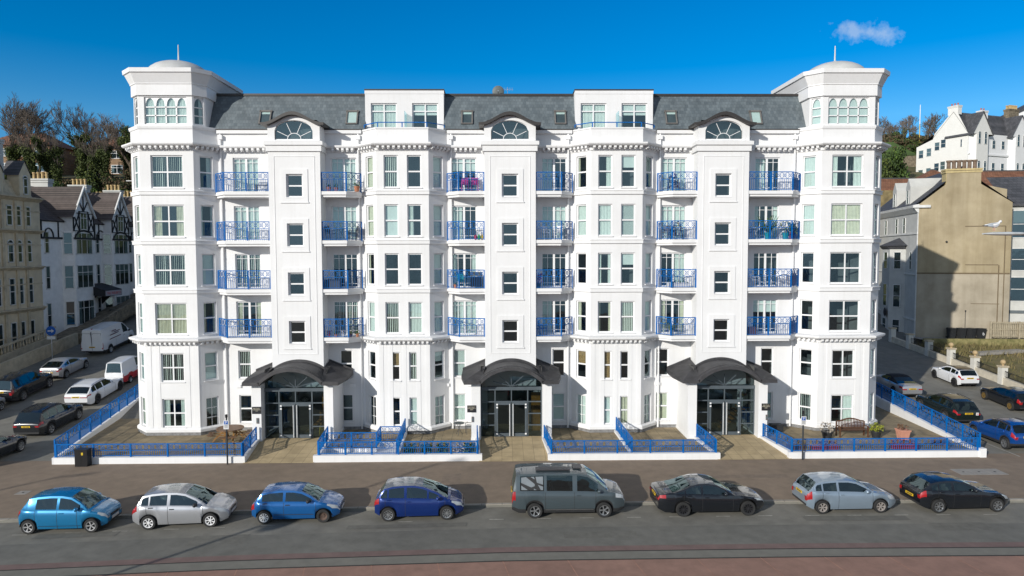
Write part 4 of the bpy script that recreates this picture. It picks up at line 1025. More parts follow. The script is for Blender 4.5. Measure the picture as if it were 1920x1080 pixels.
for k,(x,l) in enumerate(((2.2,'left'),(3.0,'right'))): chair('%s white chair on the third balcony right of the middle entrance'%l,on(x),1.2,P2,.4-.8*k,WHITEM,WHITEM)
mb=MB(); mb.box(-.42,.42,-.25,.25,0,.5); mb.box(-.45,.45,-.28,.28,.5,.57); tag(mb.build('cushion_box',mat('charcoal_plastic',(.04,.05,.07),.6),None,(on(-10.85),1.15,P1)),'charcoal cushion box on the second balcony right of the left entrance','box')
def barbecue(x,y,z):
    t=thing('barbecue','black barbecue with grey hood on the second balcony left of the middle entrance','barbecue',(x,y,z)); mb=MB(); mb.box(-.35,.35,-.22,.22,.1,.72); mb.build('cabinet',BLACKM,t)
    mb=MB(); mb.lathe([(0,-.38),(.24,-.38),(.24,.38),(0,.38)],14,(0,0,.76),'x',0,0,PI); mb.build('hood',mat('bbq_hood',(.10,.12,.14),.4),t); mb=MB(); mb.box(-.52,-.36,-.2,.2,.70,.73); mb.box(.36,.52,-.2,.2,.70,.73); mb.build('side_shelf',STEEL,t)
barbecue(on(-2.1),1.15,P1)
chair('turquoise chair on the second balcony left of the middle entrance',on(-3.0),1.15,P1,.3,TURQ,TURQ)
pot('plant_pot','small orange pot on the second balcony left of the middle entrance',on(-3.35),.95,P1,.12,.24,'terracotta',0,.1,.12,16)
pot('plant_pot','purple flowering pot on the second balcony right of the middle entrance',on(1.75),.95,P1,.14,.3,'black',4,.22,.6,90)
trough('planter','long white trough on the second balcony left of the right entrance',on(10.3),.9,P1,1.3,.25,.3,'white',0,50,.15)
chair('left white chair on the second far right balcony',on(15.2),1.2,P1,.5,WHITEM,WHITEM); chair('right white chair on the second far right balcony',on(16.9),1.2,P1,-.5,WHITEM,WHITEM); bistro_table('white table between the chairs on the second far right balcony',on(16.2),1.15,P1,WHITEM)
for k in range(5): pot('plant_pot','%s of five flower pots on the first balcony right of the left entrance'%('first (leftmost)','second','third','fourth','last (rightmost)')[k],on(-11.1+.43*k),.88,P0,.10+.02*(k%2),.2,('red','terracotta','white','brown','terracotta')[k],(3,0,6,1,0)[k],.17,.22,34,False,False,.05,'flower pots on the first balcony')
for k,x in enumerate((1.8,2.05)): chair(('front','rear')[k]+' navy folding chair on the first balcony right of the middle entrance',on(x),.95+.3*k,P0,1.4,DBLUE,DBLUE)
pot('plant_pot','white pot with an arching green plant on the first balcony left of the right entrance',on(9.95),.95,P0,.17,.3,'white',1,.4,.5,40,False,True)
mb=MB(); mb.box(-.3,.3,-.2,.2,0,.42); mb.box(-.32,.32,-.22,.22,.42,.47); tag(mb.build('wooden_chest',POTS['brown'],None,(on(14.95),1.1,P0)),'brown wooden chest on the first far right balcony','chest')
# the planted balcony, third floor far right
pot('plant_pot','tall turquoise pot with a spiky palm on the planted third far right balcony',on(15.85),.95,P2,.2,.42,'turquoise',0,.55,1.0,50,False,True)
pot('plant_pot','second turquoise pot with a leafy plant on the planted third far right balcony',on(16.95),.95,P2,.2,.4,'turquoise',0,.35,.7,90)
pot('plant_pot','small red pot beside the turquoise pots on the planted third far right balcony',on(17.25),.85,P2,.12,.22,'red',3,.15,.2,30)
bistro_table('white table on the planted third far right balcony',on(15.2),1.2,P2,WHITEM); chair('navy chair on the planted third far right balcony',on(14.85),1.2,P2,.8,DBLUE,DBLUE)
pot('plant_pot','big dark leafy pot at the right end of the planted third far right balcony',on(17.45),1.2,P2,.2,.4,'blue',0,.3,.6,110)
DECO=mat('patterned_panel',(.6,.6,.62),.6,col2=(.10,.25,.55),scale=9)
DECO2=mat('striped_panel',(.55,.20,.10),.6,col2=(.55,.60,.62),scale=12)
for k,(z,m,l) in enumerate(((P3,DECO,'top'),(P1,DECO2,'second'),(P0,DECO,'first'))):
    mb=MB(); mb.box(-.012,.012,-.5,.5,.1,.85); o=tag(mb.build('privacy_panel',m,None,(on(17.56),1.12,z),math.atan2(.85,.85)-PI/2+PI/2*0+0),'colourful privacy panel at the right end of the %s far right balcony'%l,'panel'); o.rotation_euler.z=-rad(42)
# roof aerials
def dish(name,label,x,y,z,r,rz,m):
    t=thing(name,label,'satellite dish',(x,y,z),rz); mb=MB(); n=8
    mb.lathe([(r*math.sin(k/n*1.2)/math.sin(1.2),-.22*r*(1-(k/n)**2)) for k in range(n+1)],20,(0,0,r*1.1),'y'); mb.build('reflector',m,t,smooth=60)
    mb=MB(); mb.tube((0,.1,0),(0,.1,r*1.2),.03); mb.build('mast',STEEL,t)
    mb=MB(); mb.bar((0,-.1,r*.2),(0,-.75*r,r*1.0),.03); mb.box(-.04,.04,-.75*r-.08,-.75*r,r*.95,r*1.08); mb.build('arm',STEEL,t)
dish('satellite_dish','round grey satellite dish on the roof above the middle entrance',-.15,3.4,21.2,.38,0,mat('dish_grey',(.12,.14,.14),.6))
t=thing('aerial','thin television aerial on the roof beside the satellite dish','aerial',(.45,3.6,21.2)); mb=MB(); mb.tube((0,0,0),(0,0,.75),.015,n=5); mb.build('mast',STEEL,t); mb=MB(); mb.bar((-.3,0,.6),(.35,0,.6),.015)
for k in range(7): mb.bar((-.28+.1*k,0,.5),(-.28+.1*k,0,.72),.012)
mb.build('array',STEEL,t)
# street posts, cabinet, covers
SIGNBLUE=mat('sign_blue',(.01,.10,.42),.4); SIGNW=mat('sign_white',(.7,.7,.7),.4); POSTM=mat('dark_post',(.03,.035,.04),.5)
def parking_post(label,x,y,h=2.55):
    t=thing('parking_sign',label,'sign',(x,y,0)); mb=MB(); mb.tube((0,0,0),(0,0,h),.045,n=8); mb.build('post',POSTM,t); mb=MB(); mb.lathe([(.06,h),(.07,h+.02),(.07,h+.16),(0,h+.18)],8); mb.build('cap',BLACKM,t)
    mb=MB(); mb.box(-.14,.14,-.062,-.048,h-.62,h-.14); p=mb.build('plate',SIGNW,t); mb=MB(); mb.box(-.10,.10,-.068,-.063,h-.36,h-.18); mb.build('symbol',SIGNBLUE,p)
    text_mesh('lettering','P',.2,SIGNW,p,(0,-.07,h-.27),(PI/2,0,0),.001)
    mb=MB(); 
    for k in range(3): mb.box(-.09,.09,-.066,-.063,h-.43-.06*k,h-.41-.06*k)
    mb.build('small_print',BLACKM,p)
parking_post('black parking sign post on the pavement before the picnic table terrace',-14.78,-4.45)
parking_post('black parking sign post on the pavement before the bench terrace',16.4,-4.45)
t=thing('utility_cabinet','black utility cabinet with a yellow warning label against the left corner wall','cabinet',(-22.45,-4.48,0)); mb=MB(); mb.box(-.33,.33,-.2,.2,0,.86); mb.box(-.35,.35,-.22,.22,.86,.92); mb.build('body',BLACKM,t)
mb=MB(); mb.box(-.004,.004,-.208,-.201,.04,.84); mb.build('door_gap',RUBBER,t); mb=MB(); mb.box(.02,.12,-.206,-.201,.62,.76); mb.build('warning_label',YEL,t)
COVER=mat('cover_concrete',(.30,.28,.25),.8,var=.12,scale=3)
def cover(label,x,y,w,d,n):
    t=thing('access_cover',label,'cover',(x,y,.002))
    for k in range(n):
        mb=MB(); a=-w/2+w*k/n; mb.box(a+.008,a+w/n-.008,-d/2,d/2,0,.008); p=mb.build('slab',COVER,t); mb=MB(); mb.box(a+w/n*.5-.05,a+w/n*.5+.05,-.05,.05,.008,.011); mb.build('lifting_key',RUBBER,p)
cover('pale rectangular access cover in the pavement near the right corner',24.55,-6.7,2.45,.95,3)
cover('small pale access cover in the pavement near the left edge',-22.8,-8.6,.55,.5,1)

# ------------------------------------------------------------------ vehicles
CGL=glassmat('car_glass',(.30,.36,.36),.05,.01); CGLD=glassmat('privacy_glass',(.05,.06,.06),.05,.01); CGLM=glassmat('rear_glass',(.14,.17,.17),.08,.01)
TRIM=mat('black_trim',(.025,.025,.026),.55,var=.1); INTER=mat('car_interior',(.05,.05,.052),.8,var=.2); SEATL=mat('light_seat',(.26,.25,.23),.8)
TAILR=mat('tail_lamp',(.35,.012,.015),.2,var=.1,coat=.5); HEADL=mat('head_lamp',(.42,.45,.47),.12,var=.15,scale=9,coat=.6); PLY=mat('yellow_plate',(.72,.46,.02),.4,var=.03); PLW=mat('white_plate',(.65,.65,.65),.4,var=.03)
ALLOY=mat('alloy',(.50,.51,.52),.35,.85,var=.05); ALLOYD=mat('dark_alloy',(.05,.05,.055),.4,.6,var=.05); BRONZE=mat('bronze_alloy',(.42,.28,.10),.4,.7,var=.05); RUST=mat('rusty_wheel',(.10,.065,.05),.8,.2,var=.3,scale=9)
def paint(name,col,metal=.25,rough=.24): return mat('paint_'+name,col,rough,metal,var=.03,scale=2,coat=1.0,spec=.5)
def lerp_ring(r,k):
    i=min(len(r)-2,int(k)); t=k-i; return r[i].lerp(r[i+1],t)
class Car:
    """lofted body: stations along the length, each a half section from sill to roof centre"""
    def __init__(c,**k):
        c.__dict__.update(dict(fo=.78,R=.31,sill=.20,belt=((.9,.92),(3.2,.98)),nose=.31,tail=.16,tumble=.30,flat=0,hoodcrown=.07,rim=ALLOY,spokes=5,glass=CGL,rear_glass=None,clad=0,roofmat=None,rails=0,seats=0,side_from=None,side_to=None,plate_f=PLW,stripe=None,noglass=()))
        c.__dict__.update(k)
    def wf(c,d):
        e=c.L-d; w=c.W/2
        if d<.8: w*=1-c.nose*(1-d/.8)**2.3
        if e<.6: w*=1-c.tail*(1-e/.6)**2.4
        return w
    def top(c,d): return interp(c.prof,d)
    def bt(c,d): return min(interp(c.belt,d), c.top(d)-.02)
    def bot(c,d):
        for a in (c.fo,c.fo+c.wb):
            Ra=c.R+.055
            if abs(d-a)<Ra: return max(c.sill, c.R+math.sqrt(max(0,Ra*Ra-(d-a)**2)))
        z=c.sill
        if d<.3: z+=.10*(1-d/.3)
        if c.L-d<.3: z+=.14*(1-(c.L-d)/.3)
        return z
    def ring(c,d):
        x=c.L/2-d; w=c.wf(d); zb=c.bot(d); zB=c.bt(d); zt=c.top(d); h=max(0,zt-zB)
        V=Vector; ye=w*.94-.03-c.tumble*h; 
        if h<.12: 
            zB=min(zB,zt-.05); f=h/.12; ye=w*.94*(1-.10*(1-f))-.03*f
        zB=max(zB,zb+.04); crown=.055 if h>.2 else c.hoodcrown*(1 if d<c.L/2 else .5)
        ze=max(zB+.01,zt-crown); g=lambda t:(w*.94-.02+(ye-(w*.94-.02))*t, zB+.01+(ze-zB-.01)*t)
        tl=.05; tu=max(.5,1-.075/max(.15,ze-zB))
        P=[V((x,w*.925,zb)),V((x,w*.975,zb+.20*(zB-zb))),V((x,w*1.0,zb+.52*(zB-zb))),V((x,w*.992,zb+.80*(zB-zb))),V((x,w*.945,zB))]
        a=g(tl); b=g(tu); P+= [V((x,a[0],a[1])),V((x,b[0],b[1])),V((x,ye,ze))]
        P+= [V((x,max(0.02,ye-.07),ze+crown*.32)),V((x,ye*.55,zt-crown*.18)),V((x,0,zt))]
        return P
    def build(c,name,label,cat='car',loc=(0,0,0),rz=0,group=None,paintm=None,rear_only=False):
        pm=paintm; ds={0,.02,.06,.12,.2,.3,.42,.56,.72,c.L,c.L-.02,c.L-.06,c.L-.13,c.L-.22,c.L-.34,c.L-.48,c.xws,c.xrf,c.xrr,c.xrb}
        for p in c.prof: ds.add(p[0])
        for w in c.wins: ds.update(w)
        for a in (c.fo,c.fo+c.wb):
            Ra=c.R+.055
            for k in range(13): ds.add(a-Ra*.9995*math.cos(PI*k/12))
            ds.update((a-Ra-.012,a+Ra+.012))
        d0=0
        while d0<c.L: ds.add(d0); d0+=.22
        s=sorted(x for x in ds if 0<=x<=c.L); st=[s[0]]
        for x in s[1:]:
            if x-st[-1]>.008: st.append(x)
            elif x in (c.xws,c.xrf,c.xrr,c.xrb) or any(x in w for w in c.wins): st[-1]=x
        st[-1]=c.L
        rings=[c.ring(d) for d in st]; n=len(rings[0])
        body=MB(); gw=MB(); gs={}; gr=MB()
        def put(mb,i,j,m=0,key=None):
            for sg in (1,-1):
                if key is not None: mb=gs.setdefault((key,sg),MB())
                q=[rings[i][j],rings[i+1][j],rings[i+1][j+1],rings[i][j+1]]; q=[(p.x,p.y*sg,p.z) for p in q]
                mb.add(q,((0,1,2,3) if sg<0 else (3,2,1,0),),m)
        for i in range(len(st)-1):
            d=(st[i]+st[i+1])/2
            for j in range(n-1):
                tgt,m=body,0
                if j==5 and any(a<d<b for a,b in c.wins): put(None,i,j,0,[k for k,w_ in enumerate(c.wins) if w_[0]<d<w_[1]][0]); continue
                elif j>=8 and c.xws<d<c.xrf: tgt=gw
                elif j>=8 and c.xrr<d<c.xrb and 'rear' not in c.noglass: tgt=gr
                elif j>=7 and c.roofmat and c.xrf+.05<d<c.xrr-.03: m=1
                elif c.roofmat and getattr(c,'softtop',0) and j>=5 and c.xrf-.05<d<c.xrb: m=1
                elif j==0 and (c.clad or d<.02): m=2
                elif c.clad>1 and j==0: m=2
                elif j==6 and c.roofmat is None and c.xrf<d<c.xrr and c.rails: m=2
                put(tgt,i,j,m)
        for i in (0,len(st)-1):
            for j in range(n-1):
                r=rings[i]; q=[r[j],r[j+1],Vector((r[j+1].x,-r[j+1].y,r[j+1].z)),Vector((r[j].x,-r[j].y,r[j].z))]
                body.add(q,((0,1,2,3) if i==0 else (3,2,1,0),),2 if (j==0) else 0)
        # arch liners and floor
        for a in (c.fo,c.fo+c.wb):
            Ra=c.R+.055; x=c.L/2-a; w=c.wf(a)*.95
            for sg in (1,-1):
                pr=None
                for k in range(13):
                    an=PI*k/12; p=(x+Ra*math.cos(an),c.R+Ra*math.sin(an))
                    if pr: body.quad((pr[0],sg*w,pr[1]),(p[0],sg*w,p[1]),(p[0],sg*(w-.34),p[1]),(pr[0],sg*(w-.34),pr[1]),2)
                    pr=p
        w=c.W/2-.14; body.box(-c.L/2+.25,c.L/2-.3,-w+.12,w-.12,c.sill+.02,c.sill+.28,2)
        T=thing(name,label,cat,loc,rz,group)
        bo=body.build('body',[pm,c.roofmat or pm,TRIM],T,smooth=32)
        if gw.f: gw.build('windscreen',c.glass,T,smooth=50)
        for g_ in gs.values(): g_.build('side_window',c.glass,T,smooth=50)
        if gr.f: gr.build('rear_window',c.rear_glass or c.glass,T,smooth=50)
        # cabin
        cb=MB(); x0,x1=c.L/2-c.xrb+.05,c.L/2-c.xws-.1; wi=c.W/2-.17; zb=interp(c.belt,c.L/2)-.28
        cb.box(x0,x1,-wi,wi,c.sill+.1,zb); cb.box(x1-.35,x1-.02,-wi,wi,zb,zb+.2)
        if not c.noglass:
            for xx in (c.L/2-c.xrf-.55,c.L/2-c.xrf-1.45):
                if c.L/2-xx+.28>c.xrr+.15: continue
                for y in (-.36,.36):
                    cb.add([(xx-.08,y-.22,zb),(xx+.06,y-.22,zb),(xx+.06,y+.22,zb),(xx-.08,y+.22,zb),(xx-.22,y-.2,zb+.40),(xx-.12,y-.2,zb+.40),(xx-.12,y+.2,zb+.40),(xx-.22,y+.2,zb+.40)],((0,1,5,4),(1,2,6,5),(2,3,7,6),(3,0,4,7),(4,5,6,7)),1)
                    cb.box(xx-.25,xx-.16,y-.12,y+.12,zb+.42,zb+.58,1)
        cb.build('interior',[INTER,SEATL if c.seats else INTER],T)
        # lamps, plates, seams
        def patch(nm,d0,d1,k0,k1,m,sg,nd=5,nk=4,off=.006):
            mb=MB(); g=[]
            for i in range(nd+1):
                d=d0+(d1-d0)*i/nd; r=c.ring(d); row=[]
                for j in range(nk+1):
                    p=lerp_ring(r,k0+(k1-k0)*j/nk).copy(); nx=(off if d<c.L/2 else -off)*(1 if min(d,c.L-d)<.5 else 0); row.append((p.x+nx,(p.y+off)*sg,p.z+.001))
                g.append(row)
            for i in range(nd):
                for j in range(nk): mb.quad(g[i][j],g[i+1][j],g[i+1][j+1],g[i][j+1])
            # return over the end face
            e=g[0] if d0<c.L/2 else g[-1]; ex=e[0][0]+(.006 if d0<c.L/2 else -.006); inn=c.lampin
            for j in range(nk): mb.quad((ex,e[j][1],e[j][2]),(ex,e[j][1]-sg*inn,e[j][2]),(ex,e[j+1][1]-sg*inn,e[j+1][2]),(ex,e[j+1][1],e[j+1][2]))
            return mb.build(nm,m,T,smooth=50)
        for sg in (1,-1):
            patch('headlight',.0,c.hl[0],c.hl[1],c.hl[2],HEADL,sg)
            patch('tail_light',c.L-c.tl[0],c.L,c.tl[1],c.tl[2],TAILR,sg)
        xr=-c.L/2; xf=c.L/2; zr=c.plate_z
        mb=MB(); mb.box(xr-.025,xr-.004,-.26,.26,zr-.055,zr+.055); p=mb.build('rear_plate',PLY,T); mb=MB()
        for k in range(6): mb.box(xr-.028,xr-.0255,-.20+.064*k+(.012 if k>2 else 0),-.155+.064*k+(.012 if k>2 else 0),zr-.032,zr+.032)
        mb.build('characters',RUBBER,p)
        mb=MB(); mb.box(xf+.012,xf+.034,-.26,.26,.40,.50); mb.build('front_plate',c.plate_f,T)
        gz=c.prof[0][1]; wg=c.wf(0)*.72
        mb=MB(); mb.box(xf+.002,xf+.016,-wg*.75,wg*.75,gz-.10,gz-.02); mb.box(xf+.002,xf+.014,-wg*.8,wg*.8,.33,.39); mb.build('grille',TRIM,T)
        seams=sorted({w_ for a in c.wins for w_ in a} if not getattr(c,'seams',None) else c.seams)
        for d in (c.seams if getattr(c,'seams',None) else seams):
            r=c.ring(d); 
            for sg in (1,-1):
                mb=MB()
                for j in range(0,4):
                    a,b=r[j],r[j+1]
                    mb.quad((a.x-.007,(a.y+.003)*sg,a.z),(a.x+.007,(a.y+.003)*sg,a.z),(b.x+.007,(b.y+.003)*sg,b.z),(b.x-.007,(b.y+.003)*sg,b.z))
                mb.build('door_gap',RUBBER,T)
        for d in c.handles:
            r=c.ring(d); p=lerp_ring(r,3.3)
            for sg in (1,-1): mb=MB(); mb.box(p.x-.09,p.x+.09,*sorted((p.y*sg,(p.y+.028)*sg)),p.z-.016,p.z+.016); mb.build('door_handle',TRIM if c.trimh else pm,T)
        r=c.ring(c.xws+.42); p=r[5]
        for sg in (1,-1):
            mb=MB(); mb.ellip((p.x,(p.y+.13)*sg,p.z+.06),(.085,.12,.085),10,6); mb.box(p.x-.04,p.x+.04,*sorted((p.y*sg,(p.y+.1)*sg)),p.z-.01,p.z+.04)
            mb.build('wing_mirror',TRIM if c.trimh else pm,T,smooth=50)
        if c.stripe:
            mb=MB(); i0,i1=c.fo+c.R+.12,c.fo+c.wb-c.R-.12
            for sg in (1,-1):
                for k in range(8):
                    d0=i0+(i1-i0)*k/8; d1=i0+(i1-i0)*(k+1)/8; a,b=c.ring(d0),c.ring(d1); 
                    a0,a1,b0,b1=lerp_ring(a,c.stripe[1]),lerp_ring(a,c.stripe[1]+.12),lerp_ring(b,c.stripe[1]),lerp_ring(b,c.stripe[1]+.12)
                    q=[a0,b0,b1,a1]; mb.quad(*[(v.x,(v.y+.012)*sg,v.z) for v in q])
            mb.build('side_moulding',c.stripe[0],T)
        if c.rails:
            mb=MB()
            for sg in (1,-1):
                pr=None
                for k in range(7):
                    d=c.xrf+.15+(c.xrr-c.xrf-.3)*k/6; r=c.ring(d); q=(r[7].x,(r[7].y-.04)*sg,r[7].z+.05)
                    if pr: mb.bar(pr,q,.035,.03)
                    pr=q
            mb.build('roof_rail',STEEL if c.rails==1 else TRIM,T)
        # wheels
        ty=MB(); Rw=c.R; pr=[(Rw*.62,-.10),(Rw*.66,-.105),(Rw*.93,-.105),(Rw,-.075),(Rw,.075),(Rw*.93,.105),(Rw*.66,.105),(Rw*.62,.10)]
        ty.lathe(pr,28,(0,0,0),'y'); ty.lathe([(0,-.02),(Rw*.64,-.02)],28,(0,0,0),'y'); tm=ty.mesh('tyre',RUBBER,40)
        rm=MB(); rr=Rw*.66; rm.lathe([(rr,.075),(rr*1.0,.112),(rr*.90,.108),(rr*.88,.03)],28,(0,0,0),'y')
        if c.spokes==0: rm.lathe([(0,.05),(rr*.5,.06),(rr*.55,.09),(rr*.9,.085)],24,(0,0,0),'y')
        else:
            rm.lathe([(0,.095),(rr*.2,.092),(rr*.24,.05)],14,(0,0,0),'y')
            for k in range(c.spokes):
                a=2*PI*k/c.spokes; e=.19 if c.spokes>6 else .30
                def pp(r_,an,y): return (r_*math.cos(an),y,r_*math.sin(an))
                e2=e*.62
                rm.add([pp(rr*.16,a-e*1.6,.088),pp(rr*.16,a+e*1.6,.088),pp(rr*.92,a+e2,.10),pp(rr*.92,a-e2,.10),pp(rr*.16,a-e*1.6,.04),pp(rr*.16,a+e*1.6,.04),pp(rr*.92,a+e2,.05),pp(rr*.92,a-e2,.05)],((0,1,2,3),(0,3,7,4),(1,5,6,2)))
        rim=rm.mesh('rim',c.rim,40)
        for a,fr_ in ((c.fo,1),(c.fo+c.wb,0)):
            for sg in (1,-1):
                o=link('wheel',tm,T,(c.L/2-a,sg*(c.wf(a)-.118),Rw),0 if sg>0 else PI); me=rim
                if fr_ and getattr(c,'front_rim',None):
                    m2=MB(); m2.lathe([(0,.04),(rr*.35,.06),(rr*.45,.03),(rr*.8,.06),(rr*.98,.10)],24,(0,0,0),'y'); me=m2.mesh('rim',c.front_rim,40)
                link('rim',me,o)
        c.T=T; c.bo=bo; return T
def hatch(L,W,H,wb,fo,**k):
    """small five-door shape; all distances from the nose"""
    zn0=k.pop('zn',.70)-.06; k['zn']=zn0; cut=.07; L-=.11
    fo-=cut
    for q in ('xws','xrf','xrr','xrb','bp','cp','d1'):
        if q in k: k[q]-=cut
    if 'wins' in k: k['wins']=[(a-cut,b-cut) for a,b in k['wins']]
    if 'seams' in k: k['seams']=[a-cut for a in k['seams']]
    if 'handles' in k: k['handles']=[a-cut for a in k['handles']]
    xws=k.pop('xws',fo+.42); xrf=k.pop('xrf',xws+.85); xrr=k.pop('xrr',L-.42); xrb=k.pop('xrb',L-.12); zh=k.pop('zh',.98); zn=k.pop('zn',.70); zb0=k.pop('zb0',.93); zb1=k.pop('zb1',1.0); zr=k.pop('zr',H-.10); zend=k.pop('zend',.90)
    prof=[(0,zn-.06),(.03,zn+.03),(.10,zn+.10),(.25,zn+.165),(.55,(zn+.19+zh)/2),(xws-.2,zh-.035),(xws,zh),(xws+(xrf-xws)*.5,zh+(H-.07-zh)*.58),(xrf,H-.07),(xrf+.35,H-.01),((xrf+xrr)/2,H),(xrr-.35,(H+zr)/2+.02),(xrr,zr),(xrb,zend+.06),(L-.04,zend),(L,zend-.10)]
    bp=k.pop('bp',fo+.42+.85+.62); cp=k.pop('cp',fo+wb-.05); d1=k.pop('d1',fo+wb+.28)
    wins=k.pop('wins',[(xws+.30,bp-.05),(bp+.05,cp),(cp+.07,d1)])
    return Car(**{**dict(L=L,W=W,H=H,wb=wb,fo=fo,prof=prof,xws=xws,xrf=xrf,xrr=xrr,xrb=xrb,belt=((xws,zb0),(L-.2,zb1)),wins=wins,hl=(.50,2.75,4.1),tl=(.20,2.6,4.0),lampin=.16,plate_z=.62,handles=[bp-.16,cp-.12],trimh=0,seams=[xws+.12,bp,cp+.05]),**k})
def place(c,rear,front,name,label,cat,pm,group='cars parked along the kerb'):
    """near-side wheels at these ground points"""
    a=Vector(rear); b=Vector(front); d=(b-a).normalized(); n=Vector((-d.y,d.x)); mid=(a+b)/2
    off=(c.L/2-c.fo-c.wb/2); ctr=mid-d*off*1.0+d*0 + n*(c.W/2-.1)
    ctr=mid - d*((c.fo+c.wb/2)*-1+c.L/2)*1.0 + n*(c.W/2-.08) if False else mid + d*(-(c.L/2-c.fo-c.wb/2)) + n*(c.W/2-.08)
    z=-.128
    return c.build(name,label,cat,(ctr.x,ctr.y,z),math.atan2(d.y,d.x),group,pm)
SKYB=paint('sky_blue',(.01,.20,.42),.35); SILV=paint('silver',(.50,.51,.53),.6,.32); MIDB=paint('mid_blue',(.006,.115,.36),.35); NAVY=paint('navy',(.004,.028,.17),.35); GREYV=paint('slate_grey',(.055,.075,.085),.15,.35); BLK=paint('black',(.008,.010,.014),.2,.22); BLU2=paint('pale_blue_silver',(.30,.38,.46),.5,.32); WHT=paint('white',(.72,.73,.74),0,.3); BRB=paint('bright_blue',(.004,.075,.32),.4); DKG=paint('dark_green',(.012,.020,.018),.3,.25); REDW=paint('red',(.45,.012,.02),.0,.3)
def fix(c):  # wheels placed from wheel centres: offset from body centre to wheel midpoint
    return c
c=hatch(3.60,1.65,1.55,2.49,.64,xws=.74,xrf=1.48,zh=.99,zn=.76,zb0=.93,zb1=.99,zend=.97,R=.295,bp=1.98,cp=2.92,wins=[(1.08,1.92),(2.02,2.84)],tl=(.12,3.0,4.0),spokes=5,rim=mat('two_tone_wheel',(.42,.42,.42),.4,.4),seams=[1.18,1.97,2.85],handles=[1.80],stripe=(TRIM,.75),hl=(.32,2.9,4.0))
place(c,(-19.44,-13.13),(-16.94,-13.03),'parked_car','bright sky blue small hatchback, leftmost of the cars along the kerb','car',SKYB)
c=hatch(3.94,1.73,1.52,2.47,.76,xws=.92,xrf=1.80,zh=.98,zn=.72,R=.30,roofmat=mat('silver_roof',(.42,.42,.42),.25,.5,coat=.6),zb0=.90,zb1=1.0,spokes=7,rim=UPVC,trimh=1,tl=(.22,2.7,4.0),bp=2.45,cp=3.25,wins=[(1.28,2.38),(2.50,3.18),(3.24,3.52)])
place(c,(-14.74,-12.80),(-12.23,-12.58),'parked_car','silver hatchback with white wheel trims, second car from the left along the kerb','car',SILV)
c=hatch(3.79,1.64,1.42,2.47,.74,xws=.92,xrf=1.66,zh=.94,zn=.68,R=.285,zb0=.88,zb1=.94,spokes=9,rim=UPVC,trimh=1,front_rim=RUST,zend=.88,bp=2.38,cp=3.28,stripe=(TRIM,1.2),wins=[(1.22,2.32),(2.43,3.30)],tl=(.14,2.2,3.9))
place(c,(-10.12,-12.30),(-7.62,-12.19),'parked_car','mid blue older hatchback with a bare rusty front wheel along the kerb','car',MIDB)
c=hatch(3.90,1.70,1.525,2.50,.78,xws=.74,xrf=1.82,zh=.97,zn=.70,R=.30,zb0=.89,zb1=.99,spokes=10,bp=2.55,cp=3.35,zend=.95,wins=[(1.12,1.55),(1.62,2.49),(2.60,3.25),(3.32,3.60)],rear_glass=CGLD,roofmat=mat('grey_roof',(.22,.24,.27),.2,.5,coat=.8))
place(c,(-4.88,-12.14),(-2.38,-12.02),'parked_car','dark navy blue tall hatchback parked just left of the grey camper van','car',NAVY)
# camper van
c=Car(L=4.90,W=1.90,H=1.97,wb=3.0,fo=.91,R=.335,sill=.24,prof=[(0,.80),(.03,.93),(.12,1.03),(.35,1.11),(.72,1.19),(1.2,1.60),(1.62,1.88),(2.0,1.95),(3.4,1.97),(4.5,1.95),(4.72,1.90),(4.86,1.20),(4.88,1.05),(4.90,.9)],xws=.72,xrf=1.62,xrr=4.72,xrb=4.86,belt=((.72,1.10),(4.9,1.17)),tumble=.13,wins=[(1.18,2.08),(2.28,3.40),(3.52,4.55)],hl=(.42,2.9,3.9),tl=(.16,2.2,4.1),lampin=.06,plate_z=1.0,handles=[2.02],trimh=0,seams=[1.28,2.2,3.46],stripe=(ALLOY,.75),nose=.22,tail=.05,rear_glass=CGLD,spokes=5,clad=1,side_to=None)
T=place(c,(1.42,-11.95),(4.42,-11.92),'camper_van','dark grey camper van with a pale geometric emblem on its rear side window','van',GREYV,'vans')
T['group']='cars parked along the kerb'
def emblem(c,T):
    mb=MB(); m2=MB(); k0,k1=5.06,5.94
    def P(u,v,o=.012):
        d=4.50-(4.50-3.56)*u; r=c.ring(d); p=lerp_ring(r,k0+(k1-k0)*v); return (p.x,-(p.y+o),p.z)
    m2.quad(P(0,0,.006),P(1,0,.006),P(1,1,.006),P(0,1,.006))
    for q in (((.02,0),(.30,0),(.62,.42),(.62,.0)),):
        pass
    for q in (((0,.55),(0,.95),(.22,1),(.62,.45),(.62,.30),(.46,.20)),((0,0),(.0,.35),(.30,.0)),((.42,1),(.62,.80),(.58,1)),((.66,1),(1,1),(1,.40),(.72,.55)),((.76,.40),(1,.25),(1,0),(.90,0)),((.58,.0),(.58,.12),(.72,0))):
        mb.poly([P(u,v) for u,v in q])
    m2.build('window_panel',TRIM,T); mb.build('emblem',mat('emblem_grey',(.20,.225,.245),.4),T)
    m=MB(); m.box(-1.4,.1,-.55,-.15,1.985,2.03); m.box(.25,.65,-.3,.3,1.975,2.01); m.build('roof_vent',mat('roof_rail_black',(.05,.05,.055),.4),T)
emblem(c,T)
